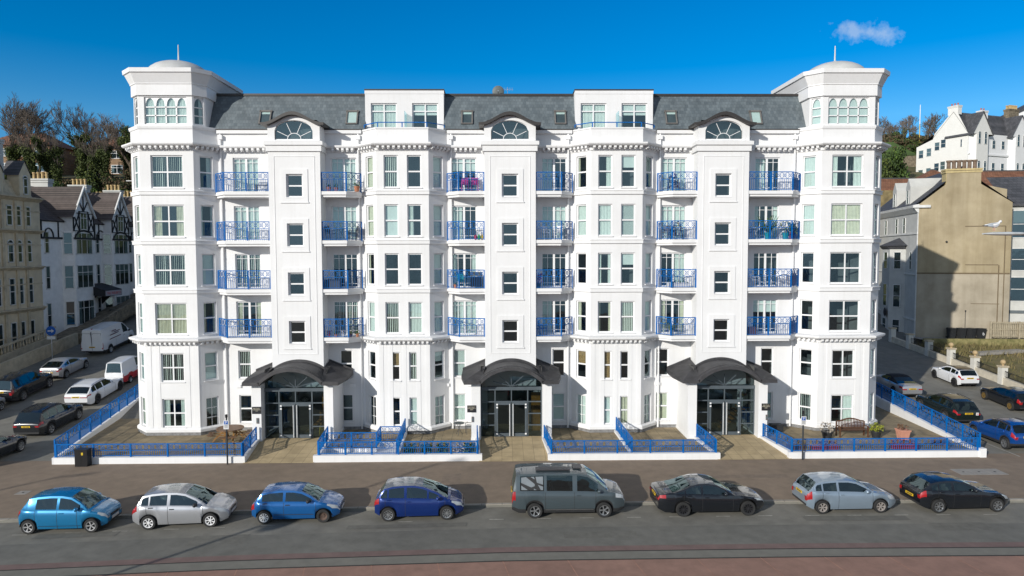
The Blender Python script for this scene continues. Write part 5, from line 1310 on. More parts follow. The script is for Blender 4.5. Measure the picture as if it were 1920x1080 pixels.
def saloon(L,W,H,wb,fo,**k):
    xws=fo+.62; xrf=xws+.78; xrr=L-1.42; xrb=L-.62
    prof=[(0,.60),(.03,.67),(.10,.73),(.3,.80),(.9,.91),(xws,.97),((xws+xrf)/2,1.22),(xrf,H-.06),(xrf+.4,H),((xrf+xrr)/2+.2,H-.01),(xrr,H-.09),((xrr+xrb)/2,H-.27),(xrb,1.06),(L-.3,1.04),(L-.06,1.0),(L,.86)]
    bp=xrf+.62; cp=fo+wb+.0
    return Car(**{**dict(L=L,W=W,H=H,wb=wb,fo=fo,R=.325,prof=prof,xws=xws,xrf=xrf,xrr=xrr,xrb=xrb,belt=((xws,.90),(L-.6,.99)),wins=[(xws+.35,bp-.05),(bp+.05,cp-.12),(cp-.06,cp+.22)],hl=(.5,3.2,3.95),tl=(.32,3.0,3.9),lampin=.28,plate_z=.80,handles=[bp-.2,cp-.25],trimh=0,seams=[xws+.05,bp,cp-.02],spokes=10,rim=ALLOYD,seats=1,rear_glass=CGLM),**k})
c=saloon(4.71,1.83,1.44,2.85,.78,roofmat=mat('dark_roof',(.10,.11,.12),.15,.3,coat=.9))
place(c,(7.87,-11.92),(10.71,-11.86),'parked_car','black saloon parked just right of the grey camper van','car',BLK)
c=hatch(4.18,1.71,1.47,2.60,.87,xws=1.12,xrf=1.92,zh=.96,zn=.66,zb0=.90,zb1=1.0,R=.30,zend=.92,spokes=6,rim=mat('worn_alloy',(.40,.36,.33),.5,.4),front_rim=None,xrr=3.68,xrb=4.02,tl=(.22,2.1,4.0),plate_z=.80,seats=1,rear_glass=CGLM)
place(c,(14.02,-11.75),(16.63,-11.69),'parked_car','pale blue silver hatchback, second car from the right along the kerb','car',BLU2)
c=hatch(4.24,1.75,1.43,2.66,.75,xws=1.42,xrf=2.18,zh=.97,zn=.64,zb0=.92,zb1=1.0,R=.305,zend=.94,spokes=7,bp=2.75,cp=3.4,wins=[(1.85,2.69),(2.80,3.36),(3.42,3.70)],tl=(.24,2.5,4.0),seats=1,xrr=3.72,xrb=4.08,rear_glass=CGLM)
place(c,(19.15,-11.78),(21.80,-11.70),'parked_car','black hatchback, rightmost of the cars along the kerb','car',BLK)
def street(c,x,y,name,label,cat,pm,heading=90,group='cars parked in the side streets'):
    """rear axle, near-side or middle, at x,y on the sloping side street"""
    h=rad(heading); dx,dy=math.cos(h),math.sin(h); y1=y+c.wb*dy; x1=x+c.wb*dx
    z0,z1=zg(x,y),zg(x1,y1); pit=math.atan2(z1-z0,c.wb); k=c.L-c.fo-c.wb
    T=c.build(name,label,cat,(0,0,0),0,group,pm)
    cx=c.L/2-k; T.location=(x+dx*cx,y+dy*cx,z0+(z1-z0)*cx/c.wb+.005); T.rotation_euler=(0,-pit,h); return T
# left side street
c=hatch(4.77,1.88,1.66,2.85,.95,xws=1.35,xrf=2.3,xrr=4.25,xrb=4.62,zh=1.08,zn=.75,zb0=1.0,zb1=1.05,zend=1.0,R=.34,rails=2,bp=2.95,cp=3.75,wins=[(1.85,2.88),(3.0,3.72),(3.8,4.25)],tl=(.32,3.1,4.0),plate_z=.80,lampin=.22,rear_glass=CGLD)
street(c,-29.25,2.0,'parked_car','black people carrier parked beside the left corner railing','car',BLK)
c=hatch(4.94,1.89,1.47,2.92,.92,xws=1.5,xrf=2.35,xrr=4.25,xrb=4.72,zh=1.0,zn=.66,zb0=.92,zb1=.98,zend=.98,R=.335,bp=3.0,cp=3.85,wins=[(2.0,2.94),(3.05,3.78),(3.85,4.35)],tl=(.35,3.3,3.9),plate_z=.82,lampin=.45,rails=1,rim=ALLOYD,spokes=10,rear_glass=CGLD)
street(c,-29.75,7.9,'parked_car','white estate car parked beyond the black people carrier in the left side street','car',WHT)
c=Car(L=3.40,W=1.48,H=1.90,wb=1.95,fo=.45,R=.27,sill=.28,prof=[(0,.95),(.1,1.05),(.35,1.2),(.75,1.66),(1.0,1.82),(1.5,1.89),(3.0,1.88),(3.2,1.82),(3.36,1.12),(3.38,1.0),(3.40,.8)],xws=.35,xrf=1.0,xrr=3.2,xrb=3.36,belt=((.3,1.05),(3.4,1.10)),tumble=.12,wins=[(.75,1.35)],hl=(.2,3,3.9),tl=(.10,1.6,3.2),lampin=.05,plate_z=.62,handles=[1.3],trimh=1,seams=[.6,1.45],nose=.15,tail=.04,spokes=0,clad=0)
T=street(c,-29.7,12.5,'small_van','small white van with red lower panels in the left side street','van',WHT)
mb=MB(); n=14
def redband(c,T):
    mb=MB()
    for sg in (1,-1):
        st=[.15+(c.L-.15)*k/24 for k in range(25)]
        for a,b in zip(st,st[1:]):
            A,B=c.ring(a),c.ring(b)
            for k in (0,1,2):
                k1=min(k+1,2.4); q=[lerp_ring(A,k),lerp_ring(B,k),lerp_ring(B,k1),lerp_ring(A,k1)]; mb.quad(*[(v.x,(v.y+.006)*sg,v.z+.002) for v in q])
    r=c.ring(c.L); xr=-c.L/2-.004
    zz=[r[0].z,r[1].z,r[2].z,lerp_ring(r,2.4).z]; yy=[r[0].y,r[1].y,r[2].y,lerp_ring(r,2.4).y]
    for k in range(3): mb.quad((xr,-yy[k],zz[k]),(xr,yy[k],zz[k]),(xr,yy[k+1],zz[k+1]),(xr,-yy[k+1],zz[k+1]))
    mb.build('red_panel',REDW,T)
redband(c,T)
c=hatch(4.79,1.92,1.82,2.88,.88,xws=1.45,xrf=2.15,xrr=4.45,xrb=4.66,zh=1.16,zn=.92,zb0=1.12,zb1=1.16,zend=1.08,zr=1.70,R=.37,bp=2.85,cp=3.7,wins=[(1.75,2.78),(2.9,3.6),(3.7,4.4)],tl=(.16,2.4,3.9),plate_z=.95,clad=1,rear_glass=CGLD,glass=CGLD)
street(c,-35.5,8.6,'parked_car','large black off-roader on the far side of the left side street','car',BLK)
c=hatch(4.29,1.76,1.42,2.61,.88,xws=1.3,xrf=2.15,xrr=3.3,xrb=4.05,zh=.98,zn=.66,zb0=.92,zb1=1.0,zend=1.0,R=.32,bp=2.85,cp=3.5,wins=[(1.75,2.85),(2.93,3.5)],tl=(.3,3.0,3.9),plate_z=.66)
street(c,-35.6,13.8,'parked_car','silver coupe hatchback beyond the off-roader on the left side street','car',SILV)
c=saloon(4.65,1.80,1.40,2.80,.85,rim=ALLOY,spokes=7)
street(c,-28.5,-4.55,'parked_car','black car cut off by the lower left edge, nearest in the left side street','car',BLK)
c=hatch(4.1,1.72,1.5,2.55,.83,R=.30)
street(c,-35.6,4.1,'parked_car','grey car cut off by the left edge opposite the black people carrier','car',SILV)
def big_van():
    c=Car(L=5.5,W=1.99,H=2.46,wb=3.4,fo=.95,R=.34,sill=.30,prof=[(0,.95),(.1,1.08),(.35,1.2),(.8,1.34),(1.5,2.0),(1.85,2.30),(2.3,2.44),(5.2,2.44),(5.40,2.38),(5.46,1.2),(5.48,1.0),(5.5,.85)],xws=.8,xrf=1.85,xrr=5.40,xrb=5.46,belt=((.8,1.28),(5.5,1.32)),tumble=.10,wins=[(1.30,2.05)],hl=(.3,2.9,3.9),tl=(.06,2.3,3.6),lampin=.10,plate_z=.85,handles=[2.0],trimh=1,seams=[1.1,2.15,3.4],nose=.2,tail=.02,spokes=0,clad=1,noglass=('rear',))
    T=street(c,-36.25,21.0,'panel_van','large white panel van parked up the left side street','van',WHT)
    xr=-c.L/2; mb=MB()
    for y in (-.46,.46):
        for a in ((y-.36,y+.36,1.40,1.42),(y-.36,y+.36,2.06,2.08),(y-.36,y-.34,1.42,2.06),(y+.34,y+.36,1.42,2.06)): mb.box(xr-.012+.09,xr+.14,a[0],a[1],a[2],a[3])
    mb.box(xr-.01,xr+.1,-.008,.008,.55,2.2); mb.build('rear_door_frame',RUBBER,T)
    mb=MB(); 
    for k,(d,w,z) in enumerate(((2.7,.9,1.75),(2.9,1.4,1.6),(3.3,.7,1.9),(2.6,1.8,1.25))):
        r=c.ring(d); y=-(c.wf(d)+.004); mb.box(c.L/2-d-w,c.L/2-d,y-.004,y+.01-.004,z,z+.07)
    mb.build('side_lettering',mat('lettering_dark',(.12,.05,.07),.5),T)
    mb=MB(); mb.box(-c.L/2+.2,-c.L/2+.3,-.04,.04,2.40,2.47); mb.build('high_brake_light',TAILR,T)
big_van()
# right side street
c=saloon(4.64,1.74,1.41,2.72,.86,softtop=1,roofmat=mat('soft_top',(.02,.02,.022),.9,var=.2,scale=20),rim=ALLOYD,wins=[(1.85,2.95)],seams=[1.5,3.05])
street(c,30.3,9.6,'parked_car','silver convertible with a black soft top in the right side street','car',SILV)
c=hatch(3.99,1.73,1.46,2.47,.82,zh=.98,zn=.70,zb0=.93,zb1=1.0,zend=.95,R=.32,roofmat=mat('black_roof',(.03,.022,.018),.2,coat=.8),rim=ALLOYD,tl=(.26,3.0,4.0),plate_z=.82,lampin=.2,rear_glass=CGLD)
street(c,36.45,11.9,'parked_car','white hatchback with a dark panoramic roof facing up the right side street','car',WHT)
c=hatch(4.78,1.82,1.60,2.67,.98,xws=1.5,xrf=2.35,xrr=4.15,xrb=4.60,zh=1.03,zn=.74,zb0=.98,zb1=1.04,zend=1.0,R=.35,rails=2,clad=2,bp=2.95,cp=3.7,wins=[(1.95,2.88),(3.0,3.62),(3.7,4.3)],tl=(.3,3.0,3.95),plate_z=.85,lampin=.2,seats=1)
street(c,30.4,3.7,'parked_car','dark green estate car with a sticker on its tail beside the right corner railing','car',DKG)
mb=MB(); mb.box(-c.L/2-.03,-c.L/2-.012,-.62,-.46,.74,.92); o=mb.build('sticker',SIGNW,c.T); mb=MB(); mb.box(-c.L/2-.034,-c.L/2-.031,-.565,-.515,.80,.86); mb.build('sticker_emblem',REDPL,o)
c=hatch(4.24,1.77,1.42,2.58,.86,zh=.97,zn=.66,zb0=.92,zb1=.99,zend=.95,R=.32,rim=BRONZE,spokes=9,tl=(.2,2.4,4.0),plate_z=.82)
street(c,36.45,5.9,'parked_car','black hatchback with bronze wheels on the right side street','car',BLK)
c=hatch(4.08,1.76,1.56,2.59,.80,zh=1.05,zn=.76,zb0=1.0,zb1=1.08,zend=1.0,R=.335,clad=2,rails=2,tl=(.22,2.6,4.0),plate_z=.85,sill=.24,spokes=6)
street(c,29.65,-2.75,'parked_car','bright blue crossover hatchback with roof bars at the right edge','car',BRB)

# ------------------------------------------------------------------ neighbouring buildings
CREAM=mat('cream_stucco',(.62,.53,.375),.85,var=.10,scale=1.5,bump=.15,bscale=14,big=.4); CREAM2=mat('cream_trim',(.52,.44,.31),.85,var=.2,scale=2,big=.6)
TWHITE=mat('terrace_white',(.80,.80,.79),.8,var=.06,scale=2,bump=.1,bscale=20,big=.4); TIMB=mat('black_timber',(.014,.016,.02),.6,var=.2)
TILE=brickmat('brown_tile',(.085,.065,.058),(.125,.10,.09),(.04,.035,.03),.3,.22,'yz',.8,.02); REDT=brickmat('red_tile',(.21,.085,.045),(.27,.125,.07),(.09,.05,.03),.35,.25,'xz',.85,.02)
SLATE2=brickmat('old_slate',(.065,.068,.075),(.10,.10,.11),(.03,.03,.03),.4,.3,'yz',.7,.015); SLATE3=brickmat('old_slate_front',(.065,.068,.075),(.10,.10,.11),(.03,.03,.03),.4,.3,'xz',.7,.015)
BRICKH=brickmat('brown_brick',(.24,.14,.07),(.30,.18,.095),(.28,.24,.19),.45,.15,'xz',.9,.012); POTY=mat('buff_pot',(.50,.36,.17),.8,var=.2,scale=5); POTR=mat('red_pot',(.42,.13,.06),.8,var=.2,scale=5)
GREYR=mat('grey_render',(.54,.54,.51),.85,var=.06,scale=1.5,big=.5); TAN=mat('tan_render',(.335,.275,.175),.9,col2=(.445,.375,.25),scale=.55,bump=.2,bscale=12,detail=9,big=.22); STONEW=mat('rubble_stone',(.20,.165,.115),.9,var=.45,scale=2.5,bump=.5,bscale=6)
DGL=glassmat('house_glass',(.35,.42,.44),.10); PALEF=mat('painted_frame',(.66,.66,.64),.5)
def hwin(T,name,p,rz,w,h,m=PALEF,arch=False,style='sash',c='',back=True):
    """house window standing just in front of the wall at p (foot, middle): frame with pane, dark room and sometimes a blind behind"""
    mb=MB(); t=.07
    for a in ((-w/2,-w/2+t,0,h),(w/2-t,w/2,0,h),(-w/2,w/2,0,t),(-w/2,w/2,h-t,h)): mb.box(a[0],a[1],-.05,.02,a[2],a[3])
    if style=='sash': mb.box(-w/2,w/2,-.045,.02,h*.5-.03,h*.5+.03)
    else:
        k=2 if style=='pair' else 3
        mb.box(-w/2,w/2,-.045,.02,h*.68-.03,h*.68+.03)
        for i in range(1,k): mb.box(-w/2+w*i/k-.03,-w/2+w*i/k+.03,-.04,.02,0,h)
    if arch:
        for k in range(8):
            a=PI*k/8; b=PI*(k+1)/8; mb.bar((w/2*math.cos(a),0,h+w*.38*math.sin(a)),(w/2*math.cos(b),0,h+w*.38*math.sin(b)),.08,.08)
    o=mb.build(name,m,T,p,rz); g=MB(); y=-.012; q=[(-w/2,y,0),(w/2,y,0),(w/2,y,h)]
    if arch: q+=[(w/2*math.cos(PI*k/8),y,h+w*.38*math.sin(PI*k/8)) for k in range(1,8)]
    q+=[(-w/2,y,h)]; g.poly(q); g.build('pane',DGL,o)
    r=MB(); r.poly([(a,-.004,b) for a,_,b in q]); r.build('dark_room_sheet',ROOM,o)  # dark sheet against the wall gives the shade of an unlit room
    if c:
        b=MB(); n=8
        if c=='b': b.quad((-w/2,-.008,h*.55),(w/2,-.008,h*.55),(w/2,-.008,h),(-w/2,-.008,h))
        elif c=='B': b.quad((-w/2,-.008,0),(w/2,-.008,0),(w/2,-.008,h),(-w/2,-.008,h))
        else: b.quad((-w/2,-.008,0),(-w*.28,-.008,0),(-w*.28,-.008,h),(-w/2,-.008,h)); b.quad((w*.28,-.008,0),(w/2,-.008,0),(w/2,-.008,h),(w*.28,-.008,h))
        b.build('curtain',NET,o)
    return o
def chimney(T,x,y,z0,z1,w,d,m,pots,pm,rows=1,ph=.7,name='chimney',pr=1.0):
    mb=MB(); mb.box(x-w/2,x+w/2,y-d/2,y+d/2,z0,z1); mb.box(x-w/2-.08,x+w/2+.08,y-d/2-.08,y+d/2+.08,z1-.35,z1-.18); mb.box(x-w/2-.1,x+w/2+.1,y-d/2-.1,y+d/2+.1,z1-.12,z1+.05)
    c=mb.build(name,m,T); long=w>=d
    for r in range(rows):
        for k in range(pots):
            t=(k+.5)/pots-.5; px,py=(x+t*w*.9,y+(r-(rows-1)/2)*d*.5) if long else (x+(r-(rows-1)/2)*w*.5,y+t*d*.9)
            pb=MB(); pb.lathe([(.13*pr,z1+.05),(.12*pr,z1+ph*.8),(.16*pr,z1+ph*.82),(.16*pr,z1+ph),(.09*pr,z1+ph)],10,(px,py,0)); pb.build('chimney_pot',pm,c)
# cream hotel, its front on the left side street
def cream_hotel():
    X=-43.6; T=thing('hotel','cream stucco hotel with arched windows and a mansard roof at the left edge','building',(X,6,0)); y0,y1=0,18.6     # local y = Y-6
    w=MB(); w.panel((0,y0),(0,y1),0,16.4); w.panel((-12,y0),(0,y0),0,16.4); w.panel((0,y1),(-12,y1),0,16.4); wo=w.build('wall',CREAM,T)
    t=MB()
    for z,o,h in ((16.5,.5,.35),(13.5,.42,.3),(10.15,.38,.3),(6.35,.4,.35)): t.sweep([(-12,y0),(0,y0),(0,y1)],[(-.02,z-h),(.1,z-h),(o*.7,z-h*.4),(o,z-h*.3),(o,z),(-.02,z+.05)])
    for z in (8.6,12.2,15.3,3.9): t.sweep([(0,y0),(0,y1)],[(-.02,z-.12),(.06,z-.12),(.06,z),(-.02,z)])
    for yy in [1.4+2.9*k for k in range(6)]:
        for a in (-.62,.62): t.box(0,.12,yy+a-.14,yy+a+.14,2.2,16.1)
    t.build('moulding',CREAM2,wo)
    for yy,dbl in ((15.1,1),(12.3,1),(9.5,1),(6.5,1),(3.5,1)):
        for dy in ((-.55,.55) if dbl else (0,)):
            for z,h,ar in ((2.45,2.75,False),(6.75,2.4,False),(10.55,1.75,True),(13.85,1.8,False)): hwin(T,'window',(.01,yy+dy,z),PI/2,.72,h,PALEF,ar,c=R.choice(['','','C','b']))
    for z,h,ar in ((2.45,2.75,False),(6.75,2.4,False),(10.55,1.75,True),(13.85,1.8,False)): hwin(T,'window',(.01,16.9,z),PI/2,.74,h,PALEF,ar)
    r=MB(); r.add([(-.35,y0+.3,16.52),(-.35,y1-.3,16.52),(-1.0,y1-1.0,18.0),(-1.0,y0+1,18.0),(-11.5,y0+.3,16.52),(-11.5,y1-.3,16.52),(-11,y1-1,18.0),(-11,y0+1,18.0)],((0,1,2,3),(5,4,7,6),(4,0,3,7),(1,5,6,2),(3,2,6,7))); r.build('roof',CREAM2,T)
    for yy in (16.95,13.4,9.8,6.2):
        d=MB(); d.box(-1.2,-.12,yy-.75,yy+.75,16.4,18.6); d.add([(-.12,yy-.75,18.6),(-.12,yy+.75,18.6),(-.12,yy,19.75),(-1.6,yy-.75,18.6),(-1.6,yy+.75,18.6),(-1.6,yy,19.75)],((0,1,2),(4,3,5),(0,2,5,3),(1,4,5,2)))
        do=d.build('dormer',CREAM,T); s_=MB(); s_.add([(-.05,yy-.9,18.45),(-.05,yy,19.85),(-1.7,yy,19.85),(-1.7,yy-.9,18.45),(-.05,yy+.9,18.45),(-1.7,yy+.9,18.45)],((0,1,2,3),(4,5,2,1))); s_.build('dormer_roof',SLATE2,do)
        hwin(T,'dormer_window',(-.10,yy,16.75),PI/2,.6,1.5,PALEF,True)
    chimney(T,-1.6,14.9,17.5,21.5,1.1,1.5,GREYR,2,POTY)
    chimney(T,-6,3,17.5,21,1.1,2,GREYR,3,POTY)
cream_hotel()
# half-timbered white terrace beyond it
def terrace_house(Y0,Y1,gy,label,n,first=False):
    X=-43.75; T=thing('terrace_house',label,'building',(X,Y0,0),0,'half-timbered terrace houses'); L=Y1-Y0; g=gy-Y0
    w=MB(); w.panel((0,0),(0,L),1,14.6); w.panel((-11,0),(0,0),1,14.6) ; w.panel((0,L),(-11,L),1,14.6); wo=w.build('wall',TWHITE,T)
    b=MB(); pts=[(0,g-2.15),(.95,g-1.55),(.95,g+1.55),(0,g+2.15)]
    for a,e in zip(pts,pts[1:]): b.panel(a,e,2.2,13.6)
    b.poly([(x,y,13.6) for x,y in pts]); bo=b.build('bay',TWHITE,T)
    gb=MB(); gb.add([(.95,g-1.7,13.6),(.95,g+1.7,13.6),(.95,g+1.7,15.4),(.95,g,18.0),(.95,g-1.7,15.4),(-1,g-1.7,13.6),(-1,g+1.7,13.6),(-1,g+1.7,15.4),(-1,g-1.7,15.4)],((0,1,2,3,4),(0,4,8,5),(1,6,7,2))); go=gb.build('gable',TWHITE,T)
    tb=MB(); xx=.985; B=lambda a,c,t=.13: tb.bar((xx,a[0]+g,a[1]),(xx,c[0]+g,c[1]),t,.07)
    for a,c in (((-1.7,13.62),(1.7,13.62)),((-1.7,15.4),(1.7,15.4)),((-1.68,13.6),(-1.68,15.4)),((1.68,13.6),(1.68,15.4)),((-.75,13.6),(-.75,15.6)),((.75,13.6),(.75,15.6)),((-1.7,13.6),(-.75,15.4)),((-.75,13.6),(-1.7,15.4)),((.75,13.6),(1.7,15.4)),((1.7,13.6),(.75,15.4)),((0,15.6),(0,17.7)),((0,15.6),(-.7,16.6)),((0,15.6),(.7,16.6)),((-.75,15.6),(.75,15.6))): B(a,c)
    for k in range(8):
        a=PI*k/8; e=PI*(k+1)/8; tb.bar((.99,g-1.5*math.cos(a),12.9+.75*math.sin(a)),(.99,g-1.5*math.cos(e),12.9+.75*math.sin(e)),.12,.16)
    tb.bar((.98,g-1.6,12.85),(.98,g+1.6,12.85),.18,.18)
    for yy in (g-2.6,g+2.6): tb.bar((.03,yy,12.9),(.03,yy,14.5),.14,.1)
    tb.bar((.03,0.02,12.85),(.03,L-.02,12.85),.18,.18); tb.bar((.03,0.02,14.5),(.03,L-.02,14.5),.14,.14); tb.bar((.03,.1,12.8),(.03,.1,14.6),.2,.1)
    for k in range(6):
        a=PI*k/6; e=PI*(k+1)/6
        for q in (1.2,L-1.2): tb.bar((.04,q-.7*math.cos(a),12.9+.9*math.sin(a)),(.04,q-.7*math.cos(e),12.9+.9*math.sin(e)),.14,.08)
    tb.build('timber',TIMB,go)
    bb=MB()
    for s_ in (-1,1): bb.add([(1.05,g+s_*1.95,15.0),(1.05,g,18.2),(1.05,g,17.85),(1.05,g+s_*1.8,14.95),(1.2,g+s_*1.95,15.0),(1.2,g,18.2),(1.2,g,17.85),(1.2,g+s_*1.8,14.95)],((0,1,2,3),(4,5,6,7),(0,1,5,4),(2,3,7,6)))
    bb.build('bargeboard',PALEF,go)
    rf=MB(); rf.add([(1.15,g-1.98,14.98),(1.15,g,18.15),(-4.6,g,18.15),(-4.6,g-1.98,14.98),(1.15,g+1.98,14.98),(-4.6,g+1.98,14.98)],((0,1,2,3),(4,5,2,1)))
    rf.add([(.25,0,14.5),(.25,L,14.5),(-5.2,L,18.35),(-5.2,0,18.35),(-11,0,14.5),(-11,L,14.5)],((0,1,2,3),(3,2,5,4))); rf.add([(0,0,14.5),(-5.2,0,18.3),(-11,0,14.5),(0,L,14.5),(-5.2,L,18.3),(-11,L,14.5)],((0,1,2),(3,5,4)))
    rf.build('roof',TILE,T)
    for z,h in ((4.1,2.45),(7.8,2.35),(11.25,2.2)):
        hwin(T,'bay_window',(.96,g,z),PI/2,2.7,h,PALEF,False,'triple',c=R.choice(['','b','C']))
        hwin(T,'bay_window',(.48,g-1.86,z),rad(90)-rad(58),.8,h,PALEF,False,'sash'); hwin(T,'bay_window',(.48,g+1.86,z),rad(90)+rad(58),.8,h,PALEF,False,'sash')
        for yy in ((.9 if first else g-2.9),g+2.75):
            if .3<yy<L-.3: hwin(T,'sash_window',(.01,yy,z+.1),PI/2,.66,h-.1,PALEF,False,'sash',c=R.choice(['','C','b']))
    hwin(T,'gable_window',(.965,g,13.75),PI/2,1.15,1.75,PALEF,False,'pair',c='C')
    for z in (6.5,10.1): 
        pass
    chimney(T,-5.2,L-.3,17.8,19.2,2.0,.8,GREYR,4,POTY,1,.75)
    return T
th=terrace_house(24.75,33.3,30.0,'half-timbered white terrace house next to the cream hotel',0,True)
terrace_house(33.3,40.0,36.8,'half-timbered white terrace house in the middle of the row, behind the canopy',1)
terrace_house(40.0,47.0,43.3,'half-timbered terrace house at the far end of the row, mostly hidden by the white tower',2)
mb=MB(); mb.bar((.03,.2,15.9),(.03,2.6,14.4),.2,.14); 
def canopy():
    T=thing('entrance_canopy','black bracketed hotel canopy with red lettering on the white terrace','canopy',(-43.7,32.9,7.0))
    mb=MB(); mb.add([(0,-1.6,1.1),(0,1.6,1.1),(2.1,1.6,.45),(2.1,-1.6,.45),(0,-1.6,.0),(0,1.6,.0),(2.1,1.6,-.2),(2.1,-1.6,-.2)],((0,1,2,3),(7,6,5,4),(0,3,7,4),(1,5,6,2),(3,2,6,7))); mb.build('cover',TIMB,T)
    mb=MB(); 
    for y in (-1.4,1.4): mb.add([(0,y,0),(1.2,y,-.1),(0,y,-1.2),(0,y+.1,0),(1.2,y+.1,-.1),(0,y+.1,-1.2)],((0,1,2),(3,5,4),(1,4,5,2)))
    mb.build('bracket',TIMB,T)
    mb=MB(); mb.box(2.11,2.14,-1.5,1.5,-.15,.38); s=mb.build('sign_board',mat('sign_grey',(.40,.38,.42),.6),T)
    text_mesh('lettering','THE WELBECK',.40,mat('sign_red',(.50,.06,.06),.5),s,(2.15,0,.10),(PI/2,0,PI/2))
canopy()
# low walls, steps and rail before the left terrace, road sign, bicycle
def stone_wall(name,label,pts,th,m,cat='wall'):
    o=Vector((pts[0][0],pts[0][1],0)); mb=MB()
    for (x0,y0,t0),(x1,y1,t1) in zip(pts,pts[1:]):
        d=Vector((x1-x0,y1-y0)).normalized(); n=Vector((d.y,-d.x))*th/2; v=[]
        for x,y,t in ((x0,y0,t0),(x1,y1,t1)):
            for s_,z in ((1,zg(x,y)-.3),(-1,zg(x,y)-.3),(-1,t),(1,t)): v.append((x+n.x*s_-o.x,y+n.y*s_-o.y,z))
        mb.add(v,((0,1,2,3),(7,6,5,4),(0,4,5,1),(1,5,6,2),(2,6,7,3),(3,7,4,0)))
    return tag(mb.build(name,m,None,o),label,cat)
stone_wall('boundary_wall','buff stone boundary wall along the left side street before the cream hotel',[(-40.2,4,zg(-40.2,4)+1.1),(-40.2,14,zg(-40.2,14)+1.1),(-40.2,24,zg(-40.2,24)+1.1)],.3,CREAM2)
stone_wall('boundary_wall','rough dark stone boundary wall along the left side street before the white terrace',[(-40.1,24.2,zg(-40,24)+1.0),(-40.1,47,zg(-40,47)+.6)],.35,STONEW)
def balustrade():
    T=thing('balustrade','worn stone balustrade below the cream hotel windows','balustrade',(-42.2,10,zg(-42,10)+1.0)); mb=MB(); 
    f=lambda y:zg(-42,10+y)-zg(-42,10)
    for k in range(36):
        y=.2+.38*k; mb.lathe([(.05,f(y)),(.1,f(y)+.15),(.05,f(y)+.4),(.08,f(y)+.6)],6,(0,y,0))
    mb.build('balusters',CREAM2,T); mb=MB(); mb.bar((0,0,.68),(0,14,f(14)+.68),.25,.14); mb.bar((0,0,-.4),(0,14,f(14)-.4),.3,.8); mb.build('coping',CREAM2,T)
balustrade()
t=thing('road_sign','round blue keep-right arrow sign on a post in the left side street','sign',(-39.2,18.9,zg(-39.2,18.9))); mb=MB(); mb.tube((0,0,0),(0,0,3.0),.04,n=6); mb.build('post',STEEL,t)
mb=MB(); mb.lathe([(0,-.07),(.42,-.07),(.42,-.045),(0,-.045)],24,(0,0,2.55),'y'); p=mb.build('disc',SIGNBLUE,t); mb=MB(); mb.bar((-.26,-.075,2.55),(.1,-.075,2.55),.02,.09,0,(0,0,1)); mb.poly([(.05,-.076,2.72),(.05,-.076,2.38),(.28,-.076,2.55)]); mb.build('arrow',SIGNW,p)
mb=MB(); mb.box(-.36,.36,-.06,-.04,1.82,2.08); p=mb.build('supplementary_plate',SIGNW,t)
def bicycle(label,x,y,z,rz,m):
    t=thing('bicycle',label,'bicycle',(x,y,z),rz)
    for wx in (-.52,.52):
        mb=MB(); mb.lathe([(.30,-.015),(.34,-.02),(.35,0),(.34,.02),(.30,.015)],20,(wx,0,.35),'y')
        for k in range(8): mb.bar((wx,0,.35),(wx+.31*math.cos(k*PI/4),0,.35+.31*math.sin(k*PI/4)),.006)
        mb.build('wheel',RUBBER,t)
    mb=MB()
    for a,b in (((-.52,0,.35),(-.1,0,.32)),((-.1,0,.32),(-.22,0,.85)),((-.52,0,.35),(-.2,0,.75)),((-.1,0,.32),(.38,0,.75)),((-.2,0,.76),(.36,0,.82)),((.35,0,.95),(.52,0,.35))): mb.tube(a,b,.018,n=5)
    mb.build('frame',m,t); mb=MB(); mb.box(-.34,-.12,-.07,.07,.9,.95); mb.build('saddle',RUBBER,t); mb=MB(); mb.tube((.33,-.28,1.0),(.33,.28,1.0),.015,n=5); mb.build('handlebar',STEEL,t)
bicycle('dark bicycle leaning in front of the white terrace bay, left of two',-42.3,33.6,zg(-42,33.6)+.27,PI/2,BLACKM); bicycle('reddish bicycle leaning in front of the white terrace bay, right of two',-42.2,35.6,zg(-42,35.6)+.26,PI/2,REDPL)
stone_wall('garden_terrace','raised garden terrace in front of the white terrace houses',[(-41.8,25,zg(-42,25)+.35),(-41.8,46,zg(-42,46)+.2)],3.2,STONEW,'terrace')
t=thing('street_lamp','dark green old street lamp in front of the half-timbered terrace','lamp',(-36.8,30.2,zg(-36.8,30.2))); mb=MB(); mb.tube((0,0,0),(0,0,1.2),.13,n=8); mb.tube((0,0,1.2),(0,0,9.0),.08,.06,8); mb.build('post',mat('lamp_green',(.02,.045,.045),.5),t)
mb=MB(); pr=None
for k in range(9):
    a=PI*k/8; q=(.55-.55*math.cos(a),0,9.0+.55*math.sin(a))
    if pr: mb.tube(pr,q,.05,n=6)
    pr=q
mb.tube(pr,(1.1,0,8.6),.04,n=6); mb.build('arm',TIMB,t); mb=MB(); mb.lathe([(.05,8.6),(.22,8.45),(.24,8.1),(.16,7.9)],10,(1.1,0,0)); mb.build('lantern',TIMB,t)

